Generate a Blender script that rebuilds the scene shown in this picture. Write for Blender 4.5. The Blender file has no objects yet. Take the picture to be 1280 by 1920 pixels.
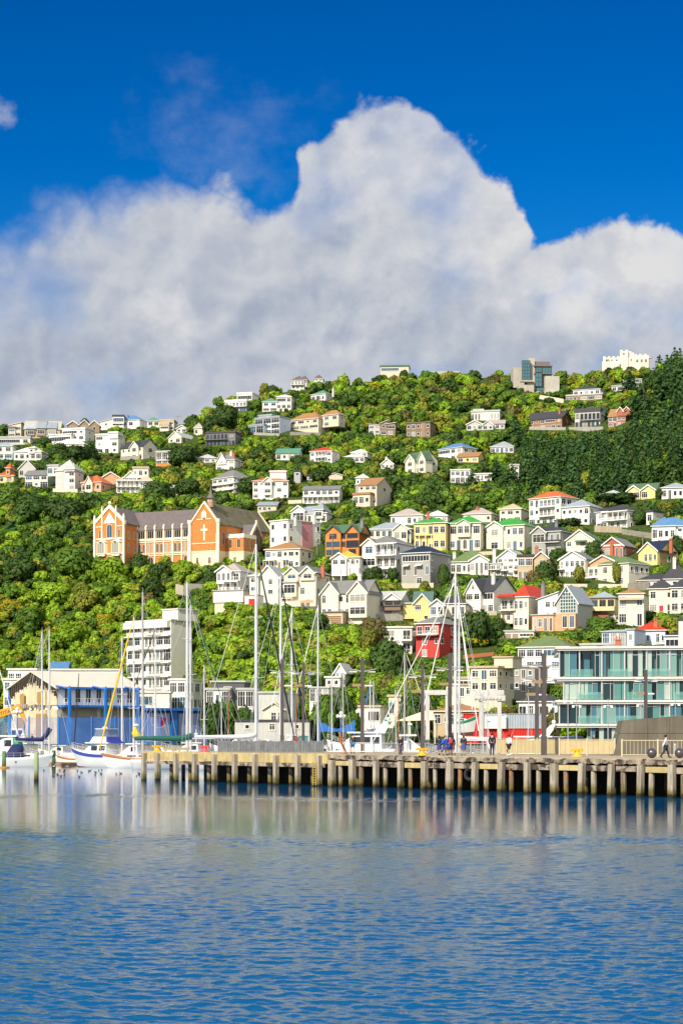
import bpy, math, random
import numpy as np
from mathutils import Vector
R = math.radians
random.seed(7); rng = np.random.default_rng(7)
SC = bpy.context.scene
COL = SC.collection
# ---------------------------------------------------------------- camera, sky, sun
F = 3733.0      # focal length in pixels of the 1280 px wide photograph (70 mm)
HZ = 1372.0     # row of the horizon: eye level of somebody standing on the wharf
CH = 4.75       # camera height above the water
cam_d = bpy.data.cameras.new('camera'); cam = bpy.data.objects.new('camera', cam_d); COL.objects.link(cam)
cam_d.sensor_fit = 'VERTICAL'; cam_d.sensor_height = 36.0; cam_d.lens = 36.0 * F / 1920.0
cam_d.shift_y = (HZ - 960.0) / 1920.0
cam_d.clip_start = 1.0; cam_d.clip_end = 9000.0
cam.location = (0, 0, CH); cam.rotation_euler = (R(90), 0, 0)
SC.camera = cam
SC.view_settings.view_transform = 'Standard'; SC.view_settings.look = 'None'
SC.view_settings.exposure = 0.36; SC.view_settings.gamma = 1.0
SUN_AZ, SUN_EL = R(213), R(37)     # compass direction from +Y clockwise, height
sd = bpy.data.lights.new('sun', 'SUN'); sd.energy = 4.6; sd.angle = R(0.5); sd.color = (1.0, 0.91, 0.74)
sun = bpy.data.objects.new('sun', sd); COL.objects.link(sun)
sv = Vector((math.sin(SUN_AZ)*math.cos(SUN_EL), math.cos(SUN_AZ)*math.cos(SUN_EL), math.sin(SUN_EL)))
sun.rotation_euler = sv.to_track_quat('Z', 'Y').to_euler(); sun.location = (-200, -200, 300)

class NT:
    """small helper to write node graphs as expressions"""
    def __init__(s, tree): s.t = tree; s.n = tree.nodes; s.l = tree.links
    def node(s, typ, **kw):
        n = s.n.new(typ)
        for k, v in kw.items(): setattr(n, k, v)
        return n
    def put(s, sock, v):
        if v is None: return
        if hasattr(v, 'is_output') or isinstance(v, bpy.types.NodeSocket): s.l.new(v, sock)
        else: sock.default_value = v
    def m(s, op, a, b=None, c=None, clamp=False):
        n = s.n.new('ShaderNodeMath'); n.operation = op; n.use_clamp = clamp
        for i, v in enumerate((a, b, c)): s.put(n.inputs[i], v)
        return n.outputs[0]
    def mix(s, f, a, b, typ='MIX'):
        n = s.n.new('ShaderNodeMix'); n.data_type = 'RGBA'; n.blend_type = typ
        s.put(n.inputs[0], f); s.put(n.inputs[6], a); s.put(n.inputs[7], b)
        return n.outputs[2]
    def noise(s, vec, scale, detail=4, rough=0.5, dim='3D', dist=0):
        n = s.n.new('ShaderNodeTexNoise'); n.noise_dimensions = dim
        s.put(n.inputs['Vector'], vec); n.inputs['Scale'].default_value = scale
        n.inputs['Detail'].default_value = detail; n.inputs['Roughness'].default_value = rough
        n.inputs['Distortion'].default_value = dist
        return n.outputs['Fac']
    def rng(s, v, a, b, c, d, kind='LINEAR'):
        n = s.n.new('ShaderNodeMapRange'); n.interpolation_type = kind
        for i, x in enumerate((v, a, b, c, d)): s.put(n.inputs[i], x)
        return n.outputs[0]
    def xyz(s, x, y, z):
        n = s.n.new('ShaderNodeCombineXYZ')
        for i, v in enumerate((x, y, z)): s.put(n.inputs[i], v)
        return n.outputs[0]

def build_world():
    w = bpy.data.worlds.new('World'); SC.world = w; w.use_nodes = True
    t = NT(w.node_tree); t.n.clear()
    sky = t.node('ShaderNodeTexSky', sky_type='NISHITA'); sky.sun_disc = False
    sky.sun_elevation = SUN_EL; sky.sun_rotation = SUN_AZ
    sky.altitude = 0; sky.air_density = 1.0; sky.dust_density = 0.15; sky.ozone_density = 3.0
    tc = t.node('ShaderNodeTexCoord')
    sp = t.node('ShaderNodeSeparateXYZ'); t.l.new(tc.outputs['Generated'], sp.inputs[0])
    yy = t.m('MAXIMUM', t.m('ABSOLUTE', sp.outputs[1]), 0.12)
    U = t.m('MULTIPLY', t.m('DIVIDE', sp.outputs[0], yy), 3.733)     # right of straight ahead
    V = t.m('MULTIPLY', t.m('DIVIDE', sp.outputs[2], yy), 3.733)     # height over the horizon
    hs = t.node('ShaderNodeHueSaturation'); hs.inputs['Hue'].default_value = 0.503
    hs.inputs['Saturation'].default_value = 1.55; hs.inputs['Value'].default_value = 1.0
    t.l.new(sky.outputs[0], hs.inputs['Color'])
    deep = t.rng(V, 0.55, 1.40, 1.0, 0.0)
    blue = t.mix(1.0, hs.outputs[0], t.mix(deep, (0.10, 0.50, .70, 1), (0.42, 0.78, .93, 1)), 'MULTIPLY')
    p = t.xyz(U, V, 0.0)
    # cumulus bank: its top edge is a profile over the bearing, broken up by noise
    wx = t.m('MULTIPLY', t.m('SUBTRACT', t.noise(p, 3.1, 3, .55), 0.5), 0.16)
    Uw = t.m('ADD', U, wx)
    fc = t.node('ShaderNodeFloatCurve'); cv = fc.mapping.curves[0]
    prof = [(-1.0, .97), (-.66, .985), (-.60, 1.0), (-.54, 1.035), (-.46, 1.025), (-.40, 1.045), (-.34, 1.06), (-.28, 1.055), (-.21, 1.05), (-.15, 1.0), (-.11, 1.03), (-.08, 1.075),
            (-.04, 1.13), (0, 1.175), (.045, 1.205), (.12, 1.205), (.18, 1.185), (.22, 1.14), (.265, 1.095), (.31, 1.05), (.345, .99), (.385, .945), (.44, .955),
            (.49, .965), (.54, .97), (.60, .975), (.66, .965), (1.0, .9)]
    for i, (a, b) in enumerate(prof):
        x, y = (a + 1.0) / 2.0, b / 1.6
        if i == 0: cv.points[0].location = (x, y)
        elif i == len(prof) - 1: cv.points[1].location = (x, y)
        else: cv.points.new(x, y)
    fc.mapping.update()
    t.put(fc.inputs['Value'], t.m('DIVIDE', t.m('ADD', Uw, 1.0), 2.0))
    top = t.m('MULTIPLY', fc.outputs[0], 1.6)
    def billow(q, oct_=6):
        """rounded puffs with creases between them"""
        tot = None; sc, w = 2.6, .50
        for i in range(oct_):
            n = t.noise(q, sc, 1.0, .4, dist=.25)
            v = t.m('MULTIPLY', t.m('ABSOLUTE', t.m('SUBTRACT', n, .5)), 4.0*w)
            tot = v if tot is None else t.m('ADD', tot, v)
            sc *= 2.03; w *= .56
        return tot
    bil = billow(p)
    q = t.xyz(t.m('ADD', U, 0.018), t.m('SUBTRACT', V, 0.022), 0.0)      # a step away from the sun
    bil2 = billow(q, 5)
    fine = t.noise(p, 9.0, 8, .6)
    d = t.m('ADD', t.m('SUBTRACT', top, V), t.m('ADD', t.m('MULTIPLY', t.m('SUBTRACT', bil, 0.36), 0.13), t.m('MULTIPLY', t.m('SUBTRACT', fine, .5), .055)))
    soft = t.rng(U, -0.62, -0.1, 0.17, 0.04)                             # the left edge is hazier
    soft = t.m('ADD', soft, t.rng(t.noise(p, 2.0, 2, .5), .45, .7, -.01, .05))
    alpha = t.rng(d, 0.0, soft, 0.0, 1.0, 'SMOOTHSTEP')
    thin = t.rng(t.noise(t.xyz(U, V, 3.7), 3.2, 5, .5), 0.30, 0.48, 0.55, 1.0, 'SMOOTHSTEP')
    alpha = t.m('MULTIPLY', alpha, thin)
    def puff(u, v, ru, rv, s):
        a_ = t.m('DIVIDE', t.m('SUBTRACT', U, u), ru); b_ = t.m('DIVIDE', t.m('SUBTRACT', V, v), rv)
        r_ = t.m('ADD', t.m('MULTIPLY', a_, a_), t.m('MULTIPLY', b_, b_))
        return t.rng(t.m('ADD', r_, t.m('MULTIPLY', t.m('SUBTRACT', .55, fine), 4.0)), 1.2, -.1, 0, s, 'SMOOTHSTEP')
    # faint veil to the upper left of the tower
    veil = t.m('MULTIPLY', t.rng(t.noise(t.xyz(t.m('MULTIPLY', U, .8), V, 9.1), 5.0, 6, .6),   .40, .72, 0, .20, 'SMOOTHSTEP'), puff(-.18, 1.12, .26, .16, 1.0))
    alpha = t.m('MAXIMUM', alpha, veil); alpha = t.m('MAXIMUM', alpha, puff(-.655, 1.155, .045, .045, .6))
    rel = t.m('SUBTRACT', bil, bil2)
    lowf = t.noise(t.xyz(t.m('MULTIPLY', U, .8), V, 1.3), 2.6, 7, .55)
    lit = t.m('ADD', t.m('MULTIPLY', rel, 1.15), t.rng(lowf, .34, .66, 0.10, 0.55))
    lit = t.m('ADD', lit, t.rng(d, 0.0, 0.30, 0.42, 0.0))                 # sunlit crests
    for u, v, ru, rv, s in ((.13, .98, .27, .30, .34), (.46, .77, .10, .11, .50), (.60, .90, .10, .085, .55), (-.33, .77, .08, .075, .5), (-.50, .64, .10, .06, .3), (.08, .62, .15, .06, .2)):
        lit = t.m('ADD', lit, puff(u, v, ru, rv, s))
    lit = t.m('MINIMUM', t.m('MAXIMUM', lit, 0.0), 1.0)
    ccol = t.mix(lit, (2.95, 3.35, 4.2, 1), (5.8, 5.8, 5.85, 1))
    # unseen sky, added as fill light: brightened overhead, invented bright cloud behind the camera
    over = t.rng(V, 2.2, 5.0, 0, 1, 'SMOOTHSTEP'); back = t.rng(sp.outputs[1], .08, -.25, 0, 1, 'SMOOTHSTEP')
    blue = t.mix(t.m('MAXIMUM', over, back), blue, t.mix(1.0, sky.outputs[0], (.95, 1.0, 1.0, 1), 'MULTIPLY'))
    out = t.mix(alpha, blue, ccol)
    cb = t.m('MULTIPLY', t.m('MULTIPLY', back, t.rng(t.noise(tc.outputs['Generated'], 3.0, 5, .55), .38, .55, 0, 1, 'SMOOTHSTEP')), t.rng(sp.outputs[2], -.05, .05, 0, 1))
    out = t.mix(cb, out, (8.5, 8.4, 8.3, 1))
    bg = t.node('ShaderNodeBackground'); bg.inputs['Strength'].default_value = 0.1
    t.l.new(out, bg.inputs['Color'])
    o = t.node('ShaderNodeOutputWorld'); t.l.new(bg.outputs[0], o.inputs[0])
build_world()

# ---------------------------------------------------------------- helpers
def P(px, py, Y): return Vector(((px - 640.0) / F * Y, Y, CH + (HZ - py) / F * Y))
def PZ(px, Y, z): return Vector(((px - 640.0) / F * Y, Y, z))

class MB:
    def __init__(s): s.v = []; s.f = []; s.m = []
    def add(s, vs, fs, mi=0):
        b = len(s.v); s.v += [tuple(v) for v in vs]
        s.f += [tuple(i + b for i in f) for f in fs]; s.m += [mi] * len(fs); return s
    def box(s, x0, x1, y0, y1, z0, z1, mi=0):
        return s.add([(x0,y0,z0),(x1,y0,z0),(x1,y1,z0),(x0,y1,z0),(x0,y0,z1),(x1,y0,z1),(x1,y1,z1),(x0,y1,z1)],
              [(0,3,2,1),(4,5,6,7),(0,1,5,4),(1,2,6,5),(2,3,7,6),(3,0,4,7)], mi)
    def prism(s, poly, y0, y1, mi=0, mcap=None):      # polygon in x,z (counter-clockwise seen from -y), along y
        n = len(poly); vs = [(x, y0, z) for x, z in poly] + [(x, y1, z) for x, z in poly]
        s.add(vs, [tuple(range(n)), tuple(range(2*n-1, n-1, -1))], mi if mcap is None else mcap)
        b = len(s.v) - 2*n
        for i in range(n):
            j = (i+1) % n; s.f.append((b+j, b+i, b+n+i, b+n+j)); s.m.append(mi)
        return s
    def prismx(s, poly, x0, x1, mi=0):                # polygon in y,z along x
        n = len(poly); b = len(s.v)
        s.v += [(x0, y, z) for y, z in poly] + [(x1, y, z) for y, z in poly]
        s.f += [tuple(b+i for i in range(n-1, -1, -1)), tuple(b+n+i for i in range(n))]; s.m += [mi, mi]
        for i in range(n):
            j = (i+1) % n; s.f.append((b+i, b+j, b+n+j, b+n+i)); s.m.append(mi)
        return s
    def prismz(s, poly, z0, z1, mi=0):
        n = len(poly); b = len(s.v)
        s.v += [(x, y, z0) for x, y in poly] + [(x, y, z1) for x, y in poly]
        s.f += [tuple(b+i for i in range(n-1, -1, -1)), tuple(b+n+i for i in range(n))]; s.m += [mi, mi]
        for i in range(n):
            j = (i+1) % n; s.f.append((b+i, b+j, b+n+j, b+n+i)); s.m.append(mi)
        return s
    def tube(s, pts, rad, n=8, mi=0, caps=True):
        pts = [Vector(p) for p in pts]; rs = rad if isinstance(rad, (list, tuple)) else [rad]*len(pts)
        b = len(s.v); prev = None
        for i, p in enumerate(pts):
            a = pts[max(0, i-1)]; c = pts[min(len(pts)-1, i+1)]; t = (c - a)
            t = t.normalized() if t.length > 1e-9 else Vector((0,0,1))
            u = t.cross(Vector((0,1,0))) if abs(t.y) < .9 else t.cross(Vector((1,0,0)))
            u.normalize()
            if prev is not None and u.dot(prev) < 0: u = -u
            prev = u; w = t.cross(u)
            for k in range(n):
                an = 2*math.pi*k/n; s.v.append(tuple(p + (u*math.cos(an) + w*math.sin(an))*rs[i]))
        for i in range(len(pts)-1):
            for k in range(n):
                k2 = (k+1) % n; s.f.append((b+i*n+k, b+i*n+k2, b+(i+1)*n+k2, b+(i+1)*n+k)); s.m.append(mi)
        if caps:
            s.f.append(tuple(b+k for k in range(n-1, -1, -1))); e = b+(len(pts)-1)*n
            s.f.append(tuple(e+k for k in range(n))); s.m += [mi, mi]
        return s
    def lathe(s, prof, n=12, c=(0,0,0), mi=0):         # profile (r, z) bottom to top
        return s.tube([(c[0], c[1], c[2]+z) for r, z in prof], [max(r, 1e-3) for r, z in prof], n, mi)
    def ball(s, c, r, n=10, m=7, mi=0, sc=(1,1,1)):
        b = len(s.v)
        for i in range(m+1):
            a = math.pi*i/m
            for k in range(n):
                o = 2*math.pi*k/n
                s.v.append((c[0]+r*sc[0]*math.sin(a)*math.cos(o), c[1]+r*sc[1]*math.sin(a)*math.sin(o), c[2]-r*sc[2]*math.cos(a)))
        for i in range(m):
            for k in range(n):
                k2 = (k+1) % n; s.f.append((b+i*n+k, b+i*n+k2, b+(i+1)*n+k2, b+(i+1)*n+k)); s.m.append(mi)
        return s
    def mesh(s, name, mats):
        me = bpy.data.meshes.new(name); me.from_pydata(s.v, [], s.f)
        for m in (mats if isinstance(mats, (list, tuple)) else [mats]): me.materials.append(m)
        if any(s.m): me.polygons.foreach_set('material_index', s.m)
        me.update(); return me
    def build(s, name, mats, parent=None, loc=None, rz=0.0):
        return link(name, s.mesh(name, mats), parent, loc, rz)
def link(name, data, parent=None, loc=None, rz=0.0):
    o = bpy.data.objects.new(name, data); COL.objects.link(o)
    if parent is not None: o.parent = parent
    if loc is not None: o.location = loc
    if rz: o.rotation_euler = (0, 0, rz)
    return o
def smooth(o):
    o.data.polygons.foreach_set('use_smooth', [True]*len(o.data.polygons)); return o
def tag(o, label=None, cat=None, group=None, kind=None):
    if label: o['label'] = label
    if cat: o['category'] = cat
    if group: o['group'] = group
    if kind: o['kind'] = kind
    return o
def empty(name, loc, rz=0.0, label=None, cat=None, group=None):
    o = bpy.data.objects.new(name, None); COL.objects.link(o); o.empty_display_size = 1
    o.location = loc; o.rotation_euler = (0, 0, rz)
    return tag(o, label, cat, group)

_mats = {}
def mat(name, col, rough=.65, var=.10, scale=1.5, metal=0.0, bump=0.0, streak=0.0, spec=.4, detail=5, stain=None):
    if name in _mats: return _mats[name]
    m = bpy.data.materials.new(name); m.use_nodes = True; t = NT(m.node_tree)
    b = t.n['Principled BSDF']; b.inputs['Roughness'].default_value = rough; b.inputs['Metallic'].default_value = metal
    b.inputs['Specular IOR Level'].default_value = spec
    tc = t.node('ShaderNodeTexCoord')
    n = t.noise(tc.outputs['Object'], scale, detail, .6)
    f = t.rng(n, .25, .75, 1 - var, 1 + var)
    if streak:
        mp = t.node('ShaderNodeMapping'); mp.inputs['Scale'].default_value = (1.0, 1.0, .12); t.l.new(tc.outputs['Object'], mp.inputs[0])
        n2 = t.noise(mp.outputs[0], 2.2, 5, .65)
        f = t.m('MULTIPLY', f, t.rng(n2, .35, .7, 1 - streak, 1.0))
    cs = (*col, 1)
    if stain: cs = t.mix(t.rng(t.noise(tc.outputs['Object'], stain[3], 6, .68), stain[4], stain[4]+.08, 0, .9), (*col, 1), (*stain[:3], 1))
    c = t.node('ShaderNodeMix'); c.data_type = 'RGBA'; c.blend_type = 'MULTIPLY'; c.inputs[0].default_value = 1
    t.put(c.inputs[6], cs); t.l.new(f, c.inputs[7]); t.l.new(c.outputs[2], b.inputs['Base Color'])
    if bump:
        bp = t.node('ShaderNodeBump'); bp.inputs['Strength'].default_value = bump; bp.inputs['Distance'].default_value = .05
        t.l.new(t.noise(tc.outputs['Object'], scale*4, 6, .6), bp.inputs['Height']); t.l.new(bp.outputs[0], b.inputs['Normal'])
    _mats[name] = m; return m
WALLC = dict(W=(.79,.76,.70), w=(.66,.65,.61), C=(.76,.70,.55), c=(.62,.55,.42), Y=(.74,.60,.25), y=(.70,.62,.36), O=(.62,.22,.05), R=(.50,.05,.04), G=(.36,.40,.34),
    g=(.42,.43,.42), D=(.09,.09,.10), d=(.20,.20,.21), B=(.30,.16,.08), b=(.22,.15,.10), P=(.62,.26,.28), S=(.62,.70,.84), T=(.52,.40,.25), K=(.40,.12,.07), Q=(.60,.66,.60),
    M=(.30,.20,.13), L=(.52,.52,.50), U=(.05,.16,.45), N=(.62,.34,.20), H=(.36,.35,.32))
ROOFC = dict(g=(.21,.21,.205), G=(.05,.30,.05), v=(.14,.20,.08), d=(.055,.055,.065), r=(.60,.045,.02), o=(.60,.14,.04), b=(.10,.22,.42), n=(.02,.03,.07), t=(.36,.19,.08),
    w=(.72,.71,.68), y=(.68,.40,.05), s=(.30,.35,.40), k=(.10,.17,.15), m=(.16,.115,.10), c=(.50,.40,.27), p=(.42,.36,.34), l=(.45,.47,.46), f=(.09,.16,.09), q=(.10,.26,.18), O=(.55,.12,.03))
def wallm(c): return mat('wall_paint_' + (c if c.islower() else c + 'x'), WALLC[c], .7, .07, .9, streak=.10)
def roofm(c): return mat('roof_' + (c if c.islower() else c + 'x'), ROOFC[c], .55, .13, .8, streak=.12, spec=.3)
def glassm(name, col, rough=.06):
    if name in _mats: return _mats[name]
    m = bpy.data.materials.new(name); m.use_nodes = True; b = m.node_tree.nodes['Principled BSDF']
    b.inputs['Base Color'].default_value = (*col, 1); b.inputs['Roughness'].default_value = rough; b.inputs['Specular IOR Level'].default_value = .6
    _mats[name] = m; return m
PANES = [glassm('pane_dark', (.018,.022,.03)), glassm('pane_blue', (.04,.09,.15)), glassm('pane_curtain', (.30,.29,.26), .15), glassm('pane_dim', (.05,.045,.04))]
WHITE = mat('white_trim', (.82,.81,.78), .5, .05); CREAMT = mat('cream_trim', (.78,.70,.52), .6, .06)
DARKT = mat('dark_trim', (.05,.05,.055), .5, .08); STEEL = mat('grey_steel', (.36,.37,.39), .4, .08, metal=.3)
BRICKC = mat('chimney_brick', (.42,.13,.07), .8, .2, 5)
TIMB = mat('brown_timber', (.24,.13,.07), .7, .2, 3)
FRAMES = dict(W=WHITE, C=CREAMT, D=DARKT, B=TIMB)

# ---------------------------------------------------------------- terrain
TY = np.array([300, 320,340,360,380,400,415,430,445,460,475,490,505,520,540,560,580,600,625,650,675,700,730,760,795,830,865,900,925,950,975,1000,1040,1100,1250,1500,2200.])
TC = {
 0:   [(500,1388),(540,1325),(560,1262),(580,1188),(600,1112),(650,1022),(700,962),(760,915),(830,864),(900,824),(950,812),(1000,812)],
 200: [(500,1388),(540,1310),(560,1238),(580,1140),(600,1066),(625,1048),(660,1000),(700,955),(760,912),(830,862),(900,818),(950,806),(1000,806)],
 330: [(480,1388),(520,1320),(545,1240),(570,1120),(590,1075),(615,1060),(650,1010),(700,955),(760,912),(830,860),(900,812),(950,800),(1000,800)],
 430: [(400,1391),(430,1350),(450,1260),(470,1160),(480,1132),(520,1105),(560,1085),(600,1066),(640,1020),(680,975),(720,942),(760,908),(830,852),(900,792),(950,758),(1000,752)],
 540: [(390,1391),(415,1345),(430,1290),(450,1235),(470,1160),(480,1140),(520,1100),(560,1070),(600,1040),(650,985),(700,945),(760,905),(830,850),(900,790),(950,748),(1000,728)],
 640: [(380,1391),(400,1355),(430,1270),(450,1215),(470,1170),(500,1125),(530,1085),(560,1050),(600,1015),(650,972),(700,940),(760,900),(830,858),(900,800),(950,750),(1000,714)],
 800: [(380,1391),(400,1330),(430,1250),(450,1220),(470,1180),(500,1125),(530,1088),(560,1045),(600,1008),(650,972),(700,942),(760,905),(830,855),(900,805),(950,755),(1000,703)],
 960: [(370,1391),(400,1310),(430,1240),(450,1205),(480,1175),(510,1110),(540,1072),(570,1030),(600,1000),(650,970),(700,940),(760,905),(830,848),(900,795),(950,745),(1000,696)],
 1100:[(360,1391),(380,1350),(400,1300),(430,1225),(460,1185),(490,1162),(520,1098),(550,1045),(580,1005),(620,965),(660,935),(700,905),(760,870),(830,830),(900,790),(950,742),(1000,697)],
 1280:[(350,1391),(375,1320),(400,1270),(430,1205),(460,1170),(490,1148),(520,1092),(550,1040),(580,996),(620,948),(660,902),(700,862),(760,812),(830,758),(900,718),(950,700),(1000,694)],
}
_tpx = sorted(TC)
def _zcol(px):
    y, p = np.array(TC[px], float).T
    yy = np.concatenate([[250], y, [1100, 1250, 1500, 2200]]); 
    z = CH + (HZ - p) / F * y
    z = np.concatenate([[2.6], np.maximum(z, 2.6), [z[-1]-3, z[-1]-22, z[-1]-60, 40]])
    zz = np.interp(TY, yy, z)
    k = zz.copy(); k[1:-1] = .2*zz[:-2] + .6*zz[1:-1] + .2*zz[2:]
    return np.maximum(k, 2.6)
_Z = np.array([_zcol(p) for p in _tpx])
_px2 = np.array([-2500, -700] + _tpx + [1900, 3800]); _Z2 = np.vstack([_Z[0]*.5+1.3, _Z[0], _Z, _Z[-1], _Z[-1]*.7+1])
_cache = {}
def zcol(px):
    k = round(px)
    if k not in _cache:
        # smooth (cosine) interpolation between the columns
        i = int(np.clip(np.searchsorted(_px2, px) - 1, 0, len(_px2)-2)); t = np.clip((px - _px2[i])/(_px2[i+1]-_px2[i]), 0, 1)
        t = t*t*(3-2*t)*.5 + t*.5
        _cache[k] = _Z2[i]*(1-t) + _Z2[i+1]*t
    return _cache[k]
def ground_z(px, Y): return float(np.interp(Y, TY, zcol(px)))
_yf = np.arange(330, 1040, 1.0)
def depth_at(px, py):
    """distance at which the sight line of photo pixel px,py first meets the hill"""
    z = np.interp(_yf, TY, zcol(px)); row = HZ - (z - CH)*F/_yf
    hit = np.nonzero(row <= py)[0]
    return float(_yf[hit[0]]) if len(hit) else 1000.0

def terrain_mat():
    m = bpy.data.materials.new('hillside_soil_and_grass'); m.use_nodes = True; t = NT(m.node_tree); b = t.n['Principled BSDF']
    tc = t.node('ShaderNodeTexCoord')
    n1 = t.noise(tc.outputs['Object'], .06, 6, .6); n2 = t.noise(tc.outputs['Object'], .9, 6, .65)
    g = t.mix(t.rng(n2, .3, .7, 0, 1), (.022,.048,.010,1), (.075,.11,.022,1))
    c = t.mix(t.rng(n1, .60, .70, 0, .6), g, (.22,.16,.08,1))
    t.l.new(c, b.inputs['Base Color']); b.inputs['Roughness'].default_value = .95; b.inputs['Specular IOR Level'].default_value = .1
    bp = t.node('ShaderNodeBump'); bp.inputs['Strength'].default_value = .8; bp.inputs['Distance'].default_value = .4
    t.l.new(n2, bp.inputs['Height']); t.l.new(bp.outputs[0], b.inputs['Normal'])
    return m
def build_terrain():
    pxs = np.concatenate([np.linspace(-2500, -700, 8)[:-1], np.arange(-700, 1901, 20.0), np.linspace(1900, 3800, 8)[1:]])
    ys = np.concatenate([[322], np.arange(330, 1040, 6.0), [1060, 1100, 1160, 1250, 1400, 1700, 2200]])
    vs = []; fs = []
    for Y in ys:
        for px in pxs:
            z = ground_z(px, Y)
            vs.append(((px-640)/F*Y, Y, z))
    n = len(pxs)
    for j in range(len(ys)-1):
        for i in range(n-1): fs.append((j*n+i, j*n+i+1, (j+1)*n+i+1, (j+1)*n+i))
    me = bpy.data.meshes.new('hill_terrain'); me.from_pydata(vs, [], fs); me.materials.append(terrain_mat()); me.update()
    o = link('hill_terrain', me); smooth(o); tag(o, kind='structure')
build_terrain()

def water_mat():
    m = bpy.data.materials.new('harbour_water'); m.use_nodes = True; t = NT(m.node_tree); b = t.n['Principled BSDF']
    b.inputs['Base Color'].default_value = (.005, .082, .21, 1); b.inputs['Roughness'].default_value = .06; b.inputs['IOR'].default_value = 1.33
    tc = t.node('ShaderNodeTexCoord'); O = tc.outputs['Object']
    mp = t.node('ShaderNodeMapping'); mp.inputs['Scale'].default_value = (.7, 1.0, 1); t.l.new(O, mp.inputs[0])
    h = t.noise(mp.outputs[0], 5.0, 4, .6, dist=.4)
    bp = t.node('ShaderNodeBump'); bp.inputs['Distance'].default_value = .03; sp = t.node('ShaderNodeSeparateXYZ'); t.l.new(O, sp.inputs[0]); t.l.new(t.rng(sp.outputs[1], 100, 55, .10, .6), bp.inputs['Strength'])
    t.l.new(h, bp.inputs['Height']); t.l.new(bp.outputs[0], b.inputs['Normal'])
    return m
def build_water():
    """wind chop as real waves near the wharf, calm lanes where the surface lies in the lee"""
    r = np.random.default_rng(5)
    ys = [24.0]
    while ys[-1] < 215: ys.append(ys[-1] + max(.06, ys[-1]*.0016))
    Y = np.array(ys); U = np.linspace(-.25, .25, 640); gy, gu = np.meshgrid(Y, U, indexing='ij'); gx = gu*gy
    z = np.zeros_like(gx)
    def sm(v, a, b): q = np.clip((v-a)/(b-a), 0, 1); return q*q*(3-2*q)
    wob = 3.0*np.sin(gx*.09+.6)+2.0*np.sin(gx*.21+2.1)+1.2*np.sin(gx*.43+.3); yb = gy + wob
    lane = .5+.25*np.sin(gy*.16+gx*.03)+.25*np.sin(gy*.37-gx*.05+1.0)
    amp = np.maximum.reduce([sm(gy, 118, 70)*(.75+.5*lane), .85*np.exp(-((yb-88)/3.2)**2), .5*np.exp(-((yb-143)/6.0)**2), .55*sm(gy, 180, 200), .17+0*gy])
    amp = amp*(.52+.36*sm(gy, 62, 30)+.12*sm(gy, 90, 55)) + .55*np.exp(-((yb-88)/3.0)**2) + .40*np.exp(-((yb-143)/6.0)**2)
    for i in range(70):
        lam = np.exp(r.uniform(np.log(.17), np.log(1.15))); k = 2*np.pi/lam; a = r.normal(R(70), R(32)); sl = .027*lam**.05
        fade = sm(lam/np.maximum(gy*.0016, .06), 2.0, 4.0)
        ph = k*(gx*np.cos(a)+gy*np.sin(a)) + r.uniform(0, 6.28) + .7*np.sin(gx*.13+gy*.11+i)
        s = np.sin(ph); z += fade*(sl/k)*(s + .25*np.cos(2*ph))
    edge = sm(gu, -.25, -.235)*sm(gu, .25, .235)*sm(gy, 24, 25)*sm(gy, 215, 212)
    z *= amp*edge
    nr, nc = gx.shape; v = np.stack([gx, gy, z], -1).reshape(-1, 3); i0 = (np.arange(nr-1)[:,None]*nc + np.arange(nc-1)[None,:]).ravel()
    f = np.stack([i0, i0+1, i0+nc+1, i0+nc], 1); n0 = len(v); y0, y1 = Y[0], Y[-1]
    ex = np.array([(-900,-60,0),(900,-60,0),(900,y0,0),(-900,y0,0),(-900,y1,0),(900,y1,0),(900,324,0),(-900,324,0)], float)
    v = np.concatenate([v, ex]); q = lambda r_, c_: r_*nc+c_
    f = np.concatenate([f, np.array([(n0, n0+1, n0+2, n0+3), (n0+3, q(0,0), q(nr-1,0), n0+4), (q(0,nc-1), n0+2, n0+5, q(nr-1,nc-1)), (n0+4, n0+5, n0+6, n0+7)])])
    me = bpy.data.meshes.new('harbour_water'); me.vertices.add(len(v)); me.vertices.foreach_set('co', v.astype(np.float32).ravel()); me.loops.add(len(f)*4); me.loops.foreach_set('vertex_index', f.astype(np.int32).ravel())
    me.polygons.add(len(f)); me.polygons.foreach_set('loop_start', np.arange(0, len(f)*4, 4, dtype=np.int32)); me.polygons.foreach_set('use_smooth', np.ones(len(f), bool))
    me.materials.append(water_mat()); me.update(calc_edges=True); tag(link('harbour_water', me), kind='structure')
build_water()
# quay edge between the marina and the land
QST = mat('quay_stone', (.20,.19,.17), .9, .25, 1.0, bump=.4)
MB().box(-900, 900, 312, 326, -2, 2.55).build('quay', QST)
tag(bpy.data.objects['quay'], kind='structure')
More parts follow.
